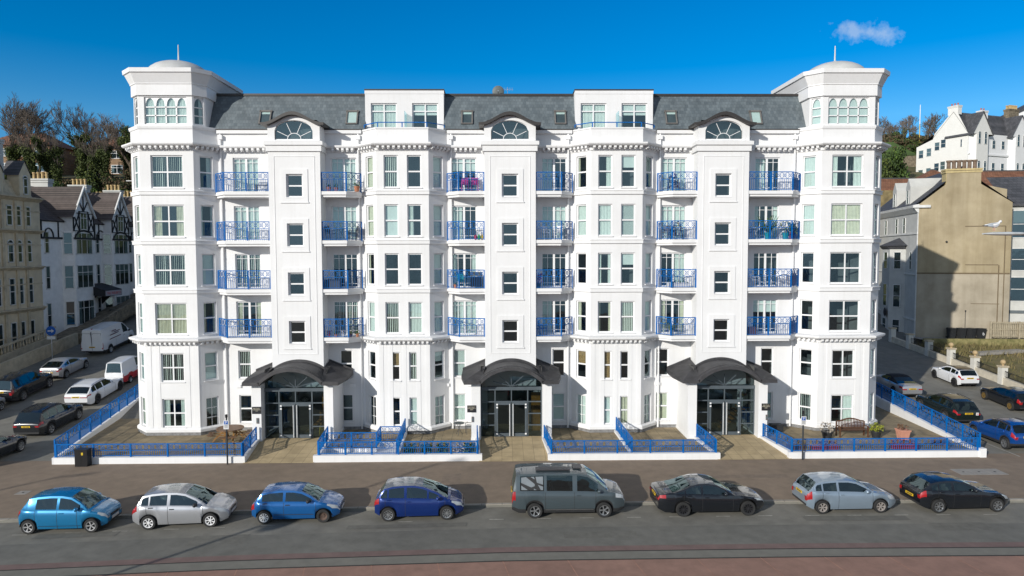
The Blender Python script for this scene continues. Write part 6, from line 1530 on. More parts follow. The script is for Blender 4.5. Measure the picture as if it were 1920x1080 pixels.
# ---------------- right: grey terrace with the tan gable
def gable_house():
    rz=math.atan2(-.27,.96); T=thing('gabled_house','grey terrace house with a big blank tan gable wall and chimney','building',(42.5,28.2,0),rz)
    w=MB(); w.poly([(0,0,9.06),(8.25,0,9.06),(8.25,0,16.1),(5.45,0,18.0),(5.45,0,19.35),(2.4,0,19.35),(2.4,0,18.05),(0,0,16.05)]); w.poly([(0,-.02,0),(8.25,-.02,0),(8.25,-.02,9.06),(0,-.02,9.06)],1); 
    w.quad((8.25,0,0),(8.25,12,0),(8.25,12,16.1),(8.25,0,16.1)); streaks(TAN,(.80,.78,.72),(.9,.9,.06),.33,.58); lowm=mat('grey_beige_render',(.34,.295,.22),.9,col2=(.44,.39,.305),scale=.6,bump=.2,bscale=12,detail=9,big=.3); streaks(lowm,(.86,.85,.83),(.9,.9,.08),.33,.55); wo=w.build('gable_wall',[TAN,lowm],T)
    fx=MB()
    fx.box(-.02,8.2,-.05,-.005,9.0,9.14)
    for a in ((4.2,7.7,13.75,13.83),(4.3,7.2,9.9,9.97),(4.9,7.4,6.0,6.06)): fx.box(a[0],a[1],-.03,-.006,a[2],a[3])
    fx.box(7.68,7.76,-.04,-.005,3,13.8); fx.box(7.2,7.28,-.06,-.007,2.2,9.9); fx.build('pipework',mat('pipe_dark',(.16,.12,.07),.8),wo)
    f=MB(); f.panel((0,17),(0,0),0,15.6); fo=f.build('front_wall',GREYR,T)
    t=MB(); t.sweep([(0,17),(0,-.05)],[(-.02,15.2),(.12,15.25),(.5,15.75),(.55,16.0),(-.02,16.1)]); t.box(-.6,1.0,-.25,-.01,15.72,15.98)
    for z in (13.2,9.0,4.3): t.sweep([(0,17),(0,0)],[(-.02,z-.15),(.1,z-.15),(.1,z),(-.02,z)])
    t.box(-.07,.0,.05,.30,2,15.2); t.build('white_trim',PALEF,fo)
    b=MB(); pts=[(0,9.0),(-1.3,8.0),(-1.3,5.0),(0,4.0)]
    for a,e in zip(pts,pts[1:]): b.panel(a,e,2,11.9)
    bo=b.build('bay',GREYR,T); r=MB(); r.add([(-1.6,4.6,11.9),(-1.6,8.4,11.9),(0,9.6,11.9),(0,3.4,11.9),(0,6.5,12.8)],((1,0,4),(2,1,4),(0,3,4))); r.sweep(pts,[(-.02,11.5),(.12,11.6),(.3,11.9),(-.02,11.92)]); r.build('bay_roof',SLATE2,bo)
    for z,h in ((9.35,1.9),(5.2,2.5),(2.4,1.5)):
        hwin(T,'bay_window',(-1.31,6.5,z),-PI/2,1.5,h); hwin(T,'bay_window',(-.66,4.48,z),-PI/2+rad(52),.8,h); hwin(T,'bay_window',(-.66,8.52,z),-PI/2-rad(52),.8,h)
        hwin(T,'sash_window',(-.01,12.5,z),-PI/2,.95,h); hwin(T,'sash_window',(-.01,2.2,z),-PI/2,.7,h) if z>9 else None
    for yy in (4.8,7.6,12.0): hwin(T,'sash_window',(-.01,yy,13.2),-PI/2,.95,1.75)
    rf=MB(); rf.add([(-.4,-.02,16.0),(-.4,17,16.0),(4.1,17,19.9),(4.1,.6,19.9),(2.4,-.02,18.35),(8.4,-.02,16.05),(8.4,17,16.05),(5.45,-.02,18.3)],((0,1,2,3,4),(5,7,3,2,6))); rf.build('roof',SLATE2,T)
    for yy in (3.4,8.4):
        d=MB(); d.box(-.1,2.2,yy-.75,yy+.75,16.0,18.1); d.add([(-.1,yy-.75,18.1),(-.1,yy+.75,18.1),(-.1,yy,19.0),(3,yy-.75,18.1),(3,yy+.75,18.1),(3,yy,19.0)],((0,1,2),(4,3,5),(0,2,5,3),(1,4,5,2))); do=d.build('dormer',GREYR,T); hwin(T,'dormer_window',(-.11,yy,16.3),-PI/2,.75,1.5)
    d=MB(); d.add([(8.2,1.2,16.0),(8.2,3.0,16.0),(6.2,3.0,17.7),(6.2,1.2,17.7),(8.2,1.2,17.5),(8.2,3.0,17.5),(6.2,3,18.0),(6.2,1.2,18.0)],((0,1,5,4),(0,4,7,3),(4,5,6,7))); d.build('side_dormer',TAN,T)
    chimney(T,3.92,.62,18.0,19.5,3.1,1.2,mat('yellow_render',(.50,.40,.20),.85,var=.15),6,mat('weathered_pot',(.17,.12,.085),.85,var=.3,scale=4),1,.95,'chimney',1.5)
    sd=MB(); sd.lathe([(.5*math.sin(k/6*1.2)/.93,-.12*(1-(k/6)**2)) for k in range(7)],16,(-1.5,5.6,4.6),'x'); sd.build('satellite_dish',TIMB,T)
    sw=MB(); sw.box(4.4,4.5,-.1,0,5.2,5.35); sw.tube((4.45,-.05,2.2),(4.45,-.05,5.2),.025,n=5); sw.tube((2.5,-.12,12.2),(2.6,-.1,12.3),.09); sw.build('wall_lamp',TIMB,T)
gable_house()
def neighbour():
    rz=math.atan2(-.27,.96); T=thing('terrace_house','pale blue grey house right of the tan gable at the right edge','building',(42.5+.96*8.3+.27*1.6,28.2-.27*8.3+.96*1.6,0),rz)
    w=MB(); w.panel((0,0),(11,0),0,16.0); w.build('wall',GREYR,T)
    rf=MB(); rf.add([(0,-.3,15.95),(11,-.3,15.95),(11,5,19.2),(0,5,19.2)],((0,1,2,3),)); rf.box(0,11,-.35,-.25,15.8,16.0); rf.build('roof',SLATE3,T)
    for z,h,c in ((12.6,2.8,'b'),(9.3,2.3,''),(6.2,2.5,''),(2.0,2.0,'')):
        for x in (1.35,4.6,8): hwin(T,'window',(x,-.01,z),0,1.5,h,PALEF,False,'sash',c=c)
    b=MB(); b.box(0,11,-.08,.0,5.0,5.3); b.build('string_course',mat('dark_band',(.12,.14,.15),.8),T)
neighbour()
def white_terrace():
    a=Vector((91.3,109.0)); b=Vector((95.2,98.1)); rz=math.atan2(b.y-a.y,b.x-a.x); L=(b-a).length
    T=thing('terrace_house','large white terrace with gables and arched windows on the right hillside','building',(a.x,a.y,20),rz)
    ivory=mat('ivory_render',(.77,.76,.72),.8,var=.03,scale=1); 
    w=MB(); w.poly([(0,0,-4),(L,0,-4),(L,0,15.2),(L*.77,0,20.3),(L*.64,0,19.6),(L*.36,0,16.2),(L*.33,0,15.1),(0,0,13.9)]); wo=w.build('end_wall',ivory,T)
    fl_=MB(); n=24; fl_.panel((L,0),(L,n),-4,15.3); fl_.build('front_wall',WHITE,T)
    for k,(y0,gab) in enumerate(((2.8,1),(9.0,0),(14.5,1),(20.0,0))):
        if gab:
            g=MB(); pts=[(L,y0-2.6),(L+1.0,y0-1.7),(L+1.0,y0+1.7),(L,y0+2.6)]
            for p,q in zip(pts,pts[1:]): g.panel(p,q,-4,15.0)
            g.add([(L+1.0,y0-2.9,15.0),(L+1.0,y0+2.9,15.0),(L+1.0,y0,19.4)],((0,1,2),)); g.build('gabled_bay',ivory if k==0 else WHITE,T)
            r=MB(); r.add([(L+1.2,y0-3.1,14.8),(L+1.2,y0,19.6),(L-5,y0,19.6),(L-5,y0-3.1,14.8),(L+1.2,y0+3.1,14.8),(L-5,y0+3.1,14.8)],((0,1,2,3),(4,5,2,1))); r.build('gable_roof',SLATE3,T)
            for z,h in ((3.6,2.0),(7.3,2.0),(13.0,2.2)):
                for dy in (-.9,.9): hwin(T,'window',(L+1.02,y0+dy,z),PI/2,.8,h,PALEF,True)
        else:
            for z,h in ((3.6,2.0),(7.3,2.2),(12.4,1.7)):
                for dy in (-1.4,1.4): hwin(T,'window',(L+.02,y0+dy,z),PI/2,1.0,h,PALEF,z<10 and k>1)
    t=MB()
    for z in (5.9,10.9): t.sweep([(L,0),(L,2.8-2.6)],[(0,z),(.3,z+.1),(.3,z+.3),(0,z+.4)]); t.box(L,L+.25,5.4,n,z,z+.35)
    t.build('string_course',WHITE,T)
    for u,z in ((.10,11.4),(.26,11.6),(.42,12.6),(.54,13.0),(.10,7.2),(.26,7.4),(.42,8.2),(.54,8.4)): hwin(T,'end_window',(u*L,-.02,z),0,1.15,1.75,PALEF,c=R.choice(['','b','B']))
    for z in (8.4,12.6): hwin(T,'end_window',(.88*L,-.02,z),0,.4,1.6,PALEF)
    rf=MB(); rf.add([(L,-.1,15.3),(L,n,15.3),(L*.72,n,20.1),(L*.72,-.1,20.1),(L*.33,-.1,15.3),(L*.33,n,15.3)],((0,1,2,3),(4,3,2,5))); rf.add([(-.2,-.1,13.8),(L*.36,-.1,16.1),(L*.36,9,16.1),(-.2,9,13.8)],((0,1,2,3),)); rf.build('roof',SLATE3,T)
    chimney(T,L*.70,.6,19.5,21.3,2.2,1.1,ivory,3,POTR,1,.6); chimney(T,L*.72,8.5,18.5,20.8,1.2,1.8,WHITE,2,POTR,1,.6); chimney(T,L*.75,17,18.5,21.6,1.2,3.0,STONEW,7,POTY,2,.9)
white_terrace()
def upper_house():
    T=thing('terrace_house','white gabled house with a long dark roof, highest on the right hillside','building',(121,121,34),rad(-8))
    w=MB(); w.poly([(-2,0,-8),(16,0,-8),(16,0,9.5),(8.6,0,13.6),(-2,0,8.5)]); w.build('end_wall',WHITE,T); r=MB(); r.add([(-2.4,-.3,8.3),(8.6,-.3,13.8),(8.6,9,13.8),(-2.4,9,8.3),(-2.4,-.3,7.9),(8.6,-.3,13.2)],((0,1,2,3),(0,4,5,1))); r.build('roof',SLATE3,T); chimney(T,8.3,.8,13.0,16.4,1.8,1.3,WHITE,1,POTR,1,1.0)
    for x in (2.5,4.5,6.8,9.0): hwin(T,'window',(x,-.02,5.8),0,1.2,1.7)
upper_house()
def tiled(name,label,x,y,z,L,W_,h,rh,rz,m,wm,hip=True):
    T=thing(name,label,'building',(x,y,z),rz); w=MB(); w.box(0,L,0,W_,-6,h); w.build('wall',wm,T); r=MB(); o=.4; k=W_/2 if hip else 0
    r.add([(-o,-o,h),(L+o,-o,h),(L+o,W_+o,h),(-o,W_+o,h),(k,W_/2,h+rh),(L-k,W_/2,h+rh)],((0,1,5,4),(2,3,4,5),(1,2,5),(3,0,4))); ro=r.build('roof',m,T)
    rd=MB(); rd.bar((k,W_/2,h+rh),(L-k,W_/2,h+rh),.25,.2); rd.build('ridge',LEAD,ro); return T
tiled('house','long house with a red tiled roof behind the grey terrace dormers',52.5,62,16.4,13.5,6.0,3.9,2.2,rad(-4),REDT,STONEW,False)
tiled('house','red tiled house with hipped roof directly behind the big chimney',58.4,54.3,17.2,7.5,7.0,3.0,2.8,rad(-4),REDT,TWHITE)
tiled('house','wide red tiled house roof right of the big chimney',64.5,54.2,17.0,15,7.0,3.2,2.6,rad(-3),REDT,STONEW)
tiled('house','red brick gabled house at the right edge with a dark red roof',74.2,53,17.5,9,8.0,3.0,2.2,rad(12),REDT,mat('red_wall',(.24,.05,.04),.8))
stone_wall('retaining_wall','long stone retaining wall below the red tiled houses',[(46,52,19.6),(60,50.6,19.4),(80,49,19.9)],.6,mat('mossy_stone',(.22,.17,.08),.9,var=.35,scale=1.5))
T=thing('chimney_stack','row of orange chimney pots on a stack behind the white right corner tower','chimney',(43.2,44.5,0)); chimney(T,0,0,12,16.6,5.2,.9,STONEW,7,POTR,1,1.1,'stack')
stone_wall('retaining_wall','grey retaining wall on the grassy right hillside',[(86,117.5,33.2),(98,117,33.2)],.6,STONEW)
mb=MB(); mb.poly([(-4,-3,-1.2),(2,-3,-1.2),(2.4,8,3.6),(-4,8,3.4)]); tag(mb.build('hedged_lawn',GREENG,None,(95,120.5,34.6)),'bright green sloping lawn on the right hillside','lawn',kind='structure')
# right boundary wall with pillars and railings
pys=[9.0,12.53,15.75,18.82,22.0,25.0,28.0]
PX=40.0
stone_wall('boundary_wall','low cream garden wall curving along the right side street',[(41.5,2.5,zg(41,2.5)+.55),(PX,6,zg(PX,6)+.55)]+[(PX,y,zg(PX,y)+.55) for y in pys],.3,mat('cream_wall',(.55,.50,.40),.85,var=.15,scale=2))
pm=MB(); pm.box(-.24,.24,-.24,.24,-.2,1.35); pil=pm.mesh('pillar',mat('pillar_white',(.62,.60,.54),.85,var=.08)); pm=MB(); pm.box(-.3,.3,-.3,.3,1.35,1.47); cap=pm.mesh('cap',CREAM2); pm=MB(); pm.lathe([(.1,1.47),(.08,1.55)]+[(.2*math.sin(PI*k/8),1.75-.2*math.cos(PI*k/8)) for k in range(1,9)],12); ball=pm.mesh('ball_finial',mat('sandstone_ball',(.45,.33,.18),.85,var=.2,scale=6))
names=('nearest','second','third','fourth','fifth','sixth','farthest')
for k,y in enumerate(pys):
    t=thing('gate_pillar','%s white wall pillar with a stone ball along the right side street'%names[k],'pillar',(PX,y,zg(PX,y)),0,'ball-topped pillars of the garden wall'); link('shaft',pil,t); link('cap',cap,t)
    if k<4: link('ball_finial',ball,t)
for k,(a,b) in enumerate(zip(pys,pys[1:])):
    if k>4: break
    t=thing('garden_railing','low black garden railing between the %s and %s ball-topped pillars'%(names[k],names[k+1]),'railing',(PX,a,zg(PX,a)+.5)); mb=MB(); z1=zg(PX,b)-zg(PX,a); mb.bar((0,.25,.55),(0,b-a-.25,.55+z1),.03); mb.bar((0,.25,.12),(0,b-a-.25,.12+z1),.03)
    n=int((b-a)/.13)
    for i in range(1,n): y=(b-a)*i/n; mb.bar((0,y,.1+z1*i/n),(0,y,.62+z1*i/n),.018)
    mb.build('rails',BLACKM,t)
mb=MB()
gx=[40.2+1.0*i for i in range(26)]; gy=[-2+1.5*j for j in range(20)]; rr=random.Random(5)
vs=[(x,y,zg(x,y)+.12+rr.uniform(0,.18)) for y in gy for x in gx if True]; n=len(gx)
mb.add(vs,[(j*n+i,j*n+i+1,(j+1)*n+i+1,(j+1)*n+i) for j in range(len(gy)-1) for i in range(n-1)]); struct(mb.build('rough_lawn',SCRUB,smooth=180))
rr=random.Random(9); mb=MB()
for i in range(5200):
    x=rr.uniform(40.4,58); y=rr.uniform(3,25.5); 
    if rr.random()<.4: y=rr.uniform(21,25.8)
    z=zg(x,y)+.15; a=rr.uniform(0,6.28); h=rr.uniform(.15,.5)*(1.7 if rr.random()<.15 else 1); dx,dy=.05*math.cos(a),.05*math.sin(a); lx,ly=rr.uniform(-.2,.2),rr.uniform(-.2,.2)
    mb.add([(x-dx,y-dy,z),(x+dx,y+dy,z),(x+lx,y+ly,z+h)],((0,1,2),))
o=mb.build('tall_grass',SCRUB); tag(o,'overgrown dry grass and weeds in the garden on the right','grass',kind='stuff')
mb=MB(); mb.add([(0,0,0),(5.5,1.2,.1),(5.3,1.9,.1),(-.1,.9,0),(0,0,-.25),(5.5,1.2,-.2)],((0,1,2,3),(4,5,1,0))); tag(mb.build('concrete_slab',COVER,None,(43.5,20.6,zg(43.5,20.6)+.55)),'broken concrete slab lying in the overgrown garden','slab')
stone_wall('garden_wall','mossy low stone wall below the wheelie bins and wooden fence',[(42,26.0,zg(42,26)+.75),(60,24.4,zg(60,24.4)+.9)],.4,mat('mossy_wall',(.34,.29,.13),.9,col2=(.12,.12,.04),scale=1.6,bump=.4,bscale=7))
def bin_(label,x,y,z,rz,num=None):
    t=thing('wheelie_bin',label,'bin',(x,y,z),rz,'wheelie bins by the gable'); mb=MB(); mb.add([(-.24,-.24,.06),(.24,-.24,.06),(.24,.24,.06),(-.24,.24,.06),(-.3,-.34,.98),(.3,-.34,.98),(.3,.32,.98),(-.3,.32,.98)],((3,2,1,0),(0,1,5,4),(1,2,6,5),(2,3,7,6),(3,0,4,7))); mb.build('body',POTS['black'],t); mb=MB(); mb.box(-.32,.32,-.38,.34,.985,1.07); mb.build('lid',POTS['black'],t)
    for sx in (-1,1): mb=MB(); mb.lathe([(0,-.04),(.11,-.04),(.11,.04),(0,.04)],10,(sx*.26,.28,.11),'x'); mb.build('wheel',RUBBER,t)
    if num: text_mesh('number',num,.55,SIGNW,t,(0,-.315,.55),(PI/2-.08,0,0))
mb=MB(); mb.add([(41.8,26.1,0),(60,24.5,.02),(60,26.6,.02),(46,29.5,0),(42,29.5,0)],((0,1,2,3,4),)); mb.v=[(x,y,zg(46,26.3)+.62) for x,y,z in mb.v]; struct(mb.build('yard',COVER))
zb=zg(46,26.3)+.625
bin_('black wheelie bin farthest left by the tan gable wall',45.3,26.8,zb,rad(12)); bin_('black wheelie bin second from the left by the tan gable',46.2,26.65,zb,rad(8)); bin_('black wheelie bin third from the left by the tan gable',47.1,26.5,zb,rad(14)); bin_('black wheelie bin numbered 6 at the end of the row',47.95,26.3,zb,rad(10),'6')
def wood_fence():
    T=thing('wooden_fence','weathered grey wooden fence right of the wheelie bins','fence',(48.6,25.9,zg(48.6,25.9)+.72),rad(-9)); m=mat('weathered_wood',(.36,.31,.22),.85,var=.2,scale=3,bump=.2)
    for k in range(5): mb=MB(); mb.box(2.6*k-.07,2.6*k+.07,-.14,.0,-.8,1.75); mb.build('post',m,T)
    rr=random.Random(2)
    for k in range(4):
        mb=MB(); x=2.6*k+.08
        while x<2.6*k+2.5: mb.box(x,x+.13,.002+rr.uniform(0,.03),.04,.1+rr.uniform(0,.05),1.72+rr.uniform(-.03,.03)); x+=.165
        mb.box(2.6*k+.07,2.6*k+2.53,-.06,.0,.25,.33); mb.box(2.6*k+.07,2.6*k+2.53,-.06,.0,.9,.97); mb.box(2.6*k+.07,2.6*k+2.53,-.06,.0,1.52,1.6); mb.build('fence_panel',m,T)
wood_fence()
t=thing('street_lamp','slim grey street lamp in front of the tan gable','lamp',(49.6,26.4,zg(49.6,26.4))); mb=MB(); mb.tube((0,0,0),(0,0,5.3),.07,.05,8); mb.build('post',STEEL,t); mb=MB(); mb.box(-.1,.75,-.12,.12,5.25,5.36); mb.build('lamp_head',TIMB,t)
# promenade lamps: one carries the gull at the right edge, the others throw the long shadows
def prom_lamp(label,x,y,h,rz,arm):
    t=thing('promenade_lamp',label,'lamp',(x,y,-.03),rz); mb=MB(); mb.tube((0,0,0),(0,0,1.4),.16,.14,10); mb.tube((0,0,1.4),(0,0,h),.11,.07,10); mb.build('post',mat('lamp_post_grey',(.30,.31,.31),.5),t)
    mb=MB(); mb.tube((0,0,h-.05),(arm-.6,0,h),.06,.05,8); mb.build('arm',MATS['lamp_post_grey'],t)
    mb=MB(); pts=[(arm-.7,.10,.05),(arm-.3,.13,.06),(arm+.15,.12,.05),(arm+.5,.05,.02)]; ring=[]
    for px,wy,wz in pts: ring.append([(px,wy*math.cos(2*PI*k/10),h+.0+wz*math.sin(2*PI*k/10)*(1 if k<5 else 1)) for k in range(10)])
    for a,b in zip(ring,ring[1:]):
        for k in range(10): mb.quad(a[k],a[(k+1)%10],b[(k+1)%10],b[k])
    mb.poly(ring[0][::-1]); mb.poly(ring[-1]); mb.build('lamp_head',mat('lamp_head_grey',(.52,.54,.54),.4),t,smooth=50); return t
prom_lamp('grey promenade lamp arm reaching in from the right edge with a gull on it',17.3,-20.1,11.93,PI,2.0)
prom_lamp('promenade lamp out of view at the left whose shadow falls on the left pavement',-44.5,-32.0,12.0,.3,1.2)
t=prom_lamp('promenade lamp out of view whose long shadow crosses the road and pavement',-25.3,-30.2,12.0,.3,1.2); mb=MB(); mb.ellip((.45,-.25,8.3),(.42,.42,.36)); mb.bar((0,0,8.7),(.45,-.25,8.7),.05); mb.build('flower_basket',LEAFM,t)
def gull():
    T=thing('seagull','white and grey gull standing on the promenade lamp arm at the right edge','bird',(15.12,-20.1,12.0),0)
    mb=MB(); path=[(-.27,.155,.012,.03),(-.20,.16,.03,.03),(-.10,.165,.06,.055),(.0,.16,.08,.078),(.09,.165,.075,.08),(.15,.20,.055,.06),(.175,.245,.04,.045),(.20,.275,.042,.044),(.235,.275,.036,.036),(.26,.268,.014,.016)]
    n=12; ring=[[(x,ry*math.cos(2*PI*k/n),z+rz_*math.sin(2*PI*k/n)) for k in range(n)] for x,z,ry,rz_ in path]
    for a,b in zip(ring,ring[1:]):
        for k in range(n): mb.quad(a[k],a[(k+1)%n],b[(k+1)%n],b[k])
    mb.poly(ring[0][::-1]); mb.poly(ring[-1]); mb.build('body',mat('gull_white',(.75,.75,.75),.8,var=.03),T,smooth=80)
    for s_ in (-1,1):
        mb=MB(); mb.add([(.12,s_*.068,.20),(.05,s_*.088,.15),(-.12,s_*.075,.12),(-.30,s_*.03,.145),(-.16,s_*.055,.20),(-.02,s_*.06,.235)],((0,1,2,3,4,5) if s_>0 else (5,4,3,2,1,0),)); mb.build('wing',mat('gull_grey',(.36,.40,.44),.8,var=.05),T)
        mb=MB(); mb.add([(-.20,s_*.055,.135),(-.20,s_*.05,.165),(-.36,s_*.015,.16)],((0,1,2),)); mb.build('wing_tip',BLACKM,T)
        mb=MB(); mb.tube((.02,s_*.025,.0),(.02,s_*.025,.10),.008,n=5); mb.box(.0,.06,s_*.025-.02,s_*.025+.02,0,.008); mb.build('leg',mat('gull_pink',(.55,.28,.22),.6),T)
        mb=MB(); mb.ellip((.236,s_*.032,.285),(.006,.005,.006),6,4); mb.build('eye',BLACKM,T)
    mb=MB(); mb.add([(.255,-.012,.262),(.255,.012,.262),(.255,0,.282),(.315,0,.258)],((0,1,3),(1,2,3),(2,0,3))); mb.build('beak',YEL,T)
gull()
# ---------------- left hillside: brick houses
def brick_house(label,x,y,z,L,rz,bays=4):
    T=thing('brick_house',label,'building',(x,y,z),rz,'brown brick houses on the left hill'); w=MB(); w.box(0,L,0,8,-4,5.3); w.build('wall',BRICKH,T); r=MB(); r.add([(-.4,-.4,5.3),(L+.4,-.4,5.3),(L+.4,8.4,5.3),(-.4,8.4,5.3),(3.6,4,8.0),(L-3.6,4,8.0)],((0,1,5,4),(2,3,4,5),(1,2,5),(3,0,4))); r.build('roof',REDT,T)
    for k in range(bays):
        xx=L*(k+.5)/bays
        for z0,h in ((.9,1.5),(3.5,1.35)): hwin(T,'window',(xx,-.02,z0),0,2.0,h,UPVC,False,'pair',c=R.choice(['','C','b']))
        if k%2==0: p=MB(); p.box(xx-1.1,xx+1.1,-.04,-.005,2.55,3.35); p.build('tile_panel',REDT if k else TWHITE,T)
    return T
brick_house('brown brick house with red hipped roof behind the bare trees, far left',-88.5,77,24.2,12.5,rad(-3)); brick_house('brown brick house with white windows beside the white corner tower on the hill',-73.0,80,24.2,17,rad(-3)); brick_house('brown brick house on the hill at the far left edge',-108,76,24.4,16,rad(0))
tiled('house','small pale house between the two brown brick houses on the hill',-79.0,88,23,5,6,5.0,1.5,0,SLATE3,TWHITE)
# gables and chimneys behind the half-timbered terrace
tiled('house','pale rear gabled house behind the half-timbered terrace roofs, left',-57.5,48.5,10,4,5,6.9,1.2,rad(90),SLATE2,TWHITE,False)
tiled('house','pale rear gabled house behind the half-timbered terrace roofs, right',-50.5,52,10,4,5,7.2,1.5,rad(90),SLATE2,TWHITE,False)
for k,(x,y,z,n,l) in enumerate(((-55.5,46.8,18.0,5,'left'),(-50.8,47.5,18.3,4,'middle'),(-48.0,49.5,18.6,8,'right'))):
    T=thing('chimney_stack','stack of pale chimney pots behind the half-timbered terrace, %s of three'%l,'chimney',(x,y,0)); chimney(T,0,0,10,z,n*.5,.7,GREYR if k else CREAM2,n,POTY,1,.85,'stack')
# ------------------------------------------------------------------ trees
BARK=mat('bark',(.10,.075,.05),.9,var=.35,scale=2); TWIG=mat('twig',(.15,.122,.098),.9,var=.25,scale=1); IVY=mat('ivy_leaf',(.052,.072,.018),.8,var=.6,scale=.8); IVYL=mat('ivy_light',(.10,.13,.02),.8,var=.5,scale=.9); BUSHM=mat('bush_leaf',(.035,.065,.015),.8,var=.7,scale=.5); BROWNB=mat('brown_scrub',(.13,.09,.05),.9,var=.4,scale=.6); HEDGE=mat('hedge_green',(.07,.12,.02),.8,var=.5,scale=.7)
def bare_tree(seed,h,spread=.55,ivy=0,depth=7,ivytop=.6,upright=.35):
    rr=random.Random(seed); tr=MB(); tw=MB(); lv=MB(); segs=[]
    def br(p,d,l,r,k):
        n=2 if k>1 else 1; q=p
        for i in range(n):
            dd=(d+Vector((rr.gauss(0,.12),rr.gauss(0,.12),rr.gauss(0,.08)))).normalized(); e=q+dd*(l/n); r0=max(.019,r*(1-.35*i/n)); r1=max(.015,r*(1-.35*(i+1)/n))
            (tr if k>=depth-2 else tw).tube(q,e,r0,r1,6 if k>=depth-2 else 3,0,False); segs.append((q,e,k)); q=e; d=dd
        if k<=0: return
        m=rr.choice((2,3,3)) if k>1 else 3
        for i in range(m):
            a=rr.uniform(0,2*PI); s_=Vector((math.cos(a),math.sin(a),0)); t=rr.uniform(.3,1)*spread+(.0 if k<depth else -.1)
            nd=(d*1.0+s_*t+Vector((0,0,upright*rr.random()))).normalized()
            st=q if i<2 else p.lerp(q,rr.uniform(.5,.95)); br(st,nd,l*rr.uniform(.62,.86),r*rr.uniform(.5,.66),k-1)
    br(Vector((0,0,0)),Vector((rr.gauss(0,.05),rr.gauss(0,.05),1)).normalized(),h*.27,h*.017,depth)
    zm=max(s[1].z for s in segs); sc=h/zm
    if ivy:
        big=[s for s in segs if s[2]>=depth-3 and max(s[0].z,s[1].z)*sc<h*ivytop]
        for i in range(ivy):
            a,b,k=rr.choice(big); p=a.lerp(b,rr.random()); rad_=(.30+.35*rr.random())*(1 if k<depth else 1.3)/sc; p=p+Vector((rr.gauss(0,.5),rr.gauss(0,.5),rr.gauss(0,.5)))*rad_
            u=Vector((rr.gauss(0,1),rr.gauss(0,1),rr.gauss(0,1))).normalized()*.12/sc; v=u.cross(Vector((rr.gauss(0,1),rr.gauss(0,1),rr.gauss(0,1)))).normalized()*.09/sc
            lv.add([p-u,p+v,p+u,p-v],((0,1,2,3),),rr.choice((0,0,0,1)))
    for m_ in (tr,tw,lv): m_.v=[(x*sc,y*sc,z*sc) for x,y,z in m_.v]
    return tr.mesh('trunk',BARK),tw.mesh('crown',TWIG),(lv.mesh('ivy',[IVY,IVYL]) if lv.f else None)
def leaf_blob(seed,n,r,h,z0,size,mats,lumps=7):
    rr=random.Random(seed); mb=MB(); L=[(Vector((rr.uniform(-.6,.6)*r,rr.uniform(-.6,.6)*r,z0+h*rr.uniform(.15,.85))),rr.uniform(.35,.6)) for _ in range(lumps)]
    for i in range(n):
        c,s_=rr.choice(L); d=Vector((rr.gauss(0,1),rr.gauss(0,1),rr.gauss(0,1))).normalized()*(rr.random()**.4); p=c+Vector((d.x*r*s_,d.y*r*s_,d.z*h*.5*s_))
        u=Vector((rr.gauss(0,1),rr.gauss(0,1),rr.gauss(0,1))).normalized()*size; v=u.cross(Vector((rr.gauss(0,1),rr.gauss(0,1),rr.gauss(0,1)))).normalized()*size*.7
        mb.add([p-u,p+v,p+u,p-v],((0,1,2,3),),rr.randrange(len(mats)))
    return mb.mesh('foliage',mats)
TREES=[bare_tree(11,13.0,.60,0),bare_tree(23,13,.50,3600,7,.62),bare_tree(35,12,.48,6000,7,.80),bare_tree(47,11,.7,1200,7,.5)]
def tree(label,x,y,k,s,rz,group,dz=0,name='bare_tree'):
    t=thing(name,label,'tree',(x,y,zg(x,y)+dz-.3),rz,group); t.scale=(s,s,s); a,b,c=TREES[k]
    link('trunk',a,t); link('crown',b,t)
    if c: link('ivy',c,t)
def ivy_tree():
    t=thing('ivy_tree','leaning tree topped with a thick green ivy ball beside the white left tower','tree',(-51.2,56.2,zg(-51.2,56.2)-.3)); mb=MB(); mb.tube((0,0,0),(-.5,0,4.5),.35,.28,8); mb.tube((-.5,0,4.5),(.3,0,7.5),.28,.2,8); mb.tube((-.5,0,4.2),(-2.6,0,7.6),.2,.12,6); mb.build('trunk',BARK,t)
    m=leaf_blob(5,4200,1.7,2.9,6.6,.12,[IVY,IVY,IVYL],8); link('crown',m,t); m=leaf_blob(6,500,.55,5.0,1.0,.15,[IVY,IVYL],8); link('trunk_ivy',m,t)
ivy_tree()
BM=[leaf_blob(71,2000,2.3,2.6,0,.12,[BUSHM,IVY,IVYL],9),leaf_blob(72,2000,2.4,2.2,0,.12,[BROWNB,BUSHM,BROWNB],9),leaf_blob(73,2400,2.4,3.2,0,.13,[HEDGE,BUSHM],9)]
rr=random.Random(12)
bl=('dark green bush','brown scrubby bush','bright green bush')
for i in range(34):
    x=-82+1.05*i; k=rr.choice((0,0,1,1,2)); y=54+rr.uniform(-1,4)
    t=thing('bush','%s number %d along the foot of the trees on the left hill'%(bl[k],i+1),'bush',(x,y,zg(x,y)-.4),rr.uniform(0,6),'bushes at the foot of the left hill trees'); t.scale=(1,1,rr.uniform(1,1.5)); t['label']=bl[k]+' in the hedge under the bare trees on the left hill'; link('foliage',BM[k],t)
SM=[bare_tree(81,7,.8,0,5),bare_tree(92,7,.7,160,5,.7)]
TREES+=SM
TREES.append(bare_tree(58,11,.30,9000,6,.85,.6))
TREES.append(bare_tree(66,11,.36,7000,6,.7,.5))
G='winter trees on the left hill'
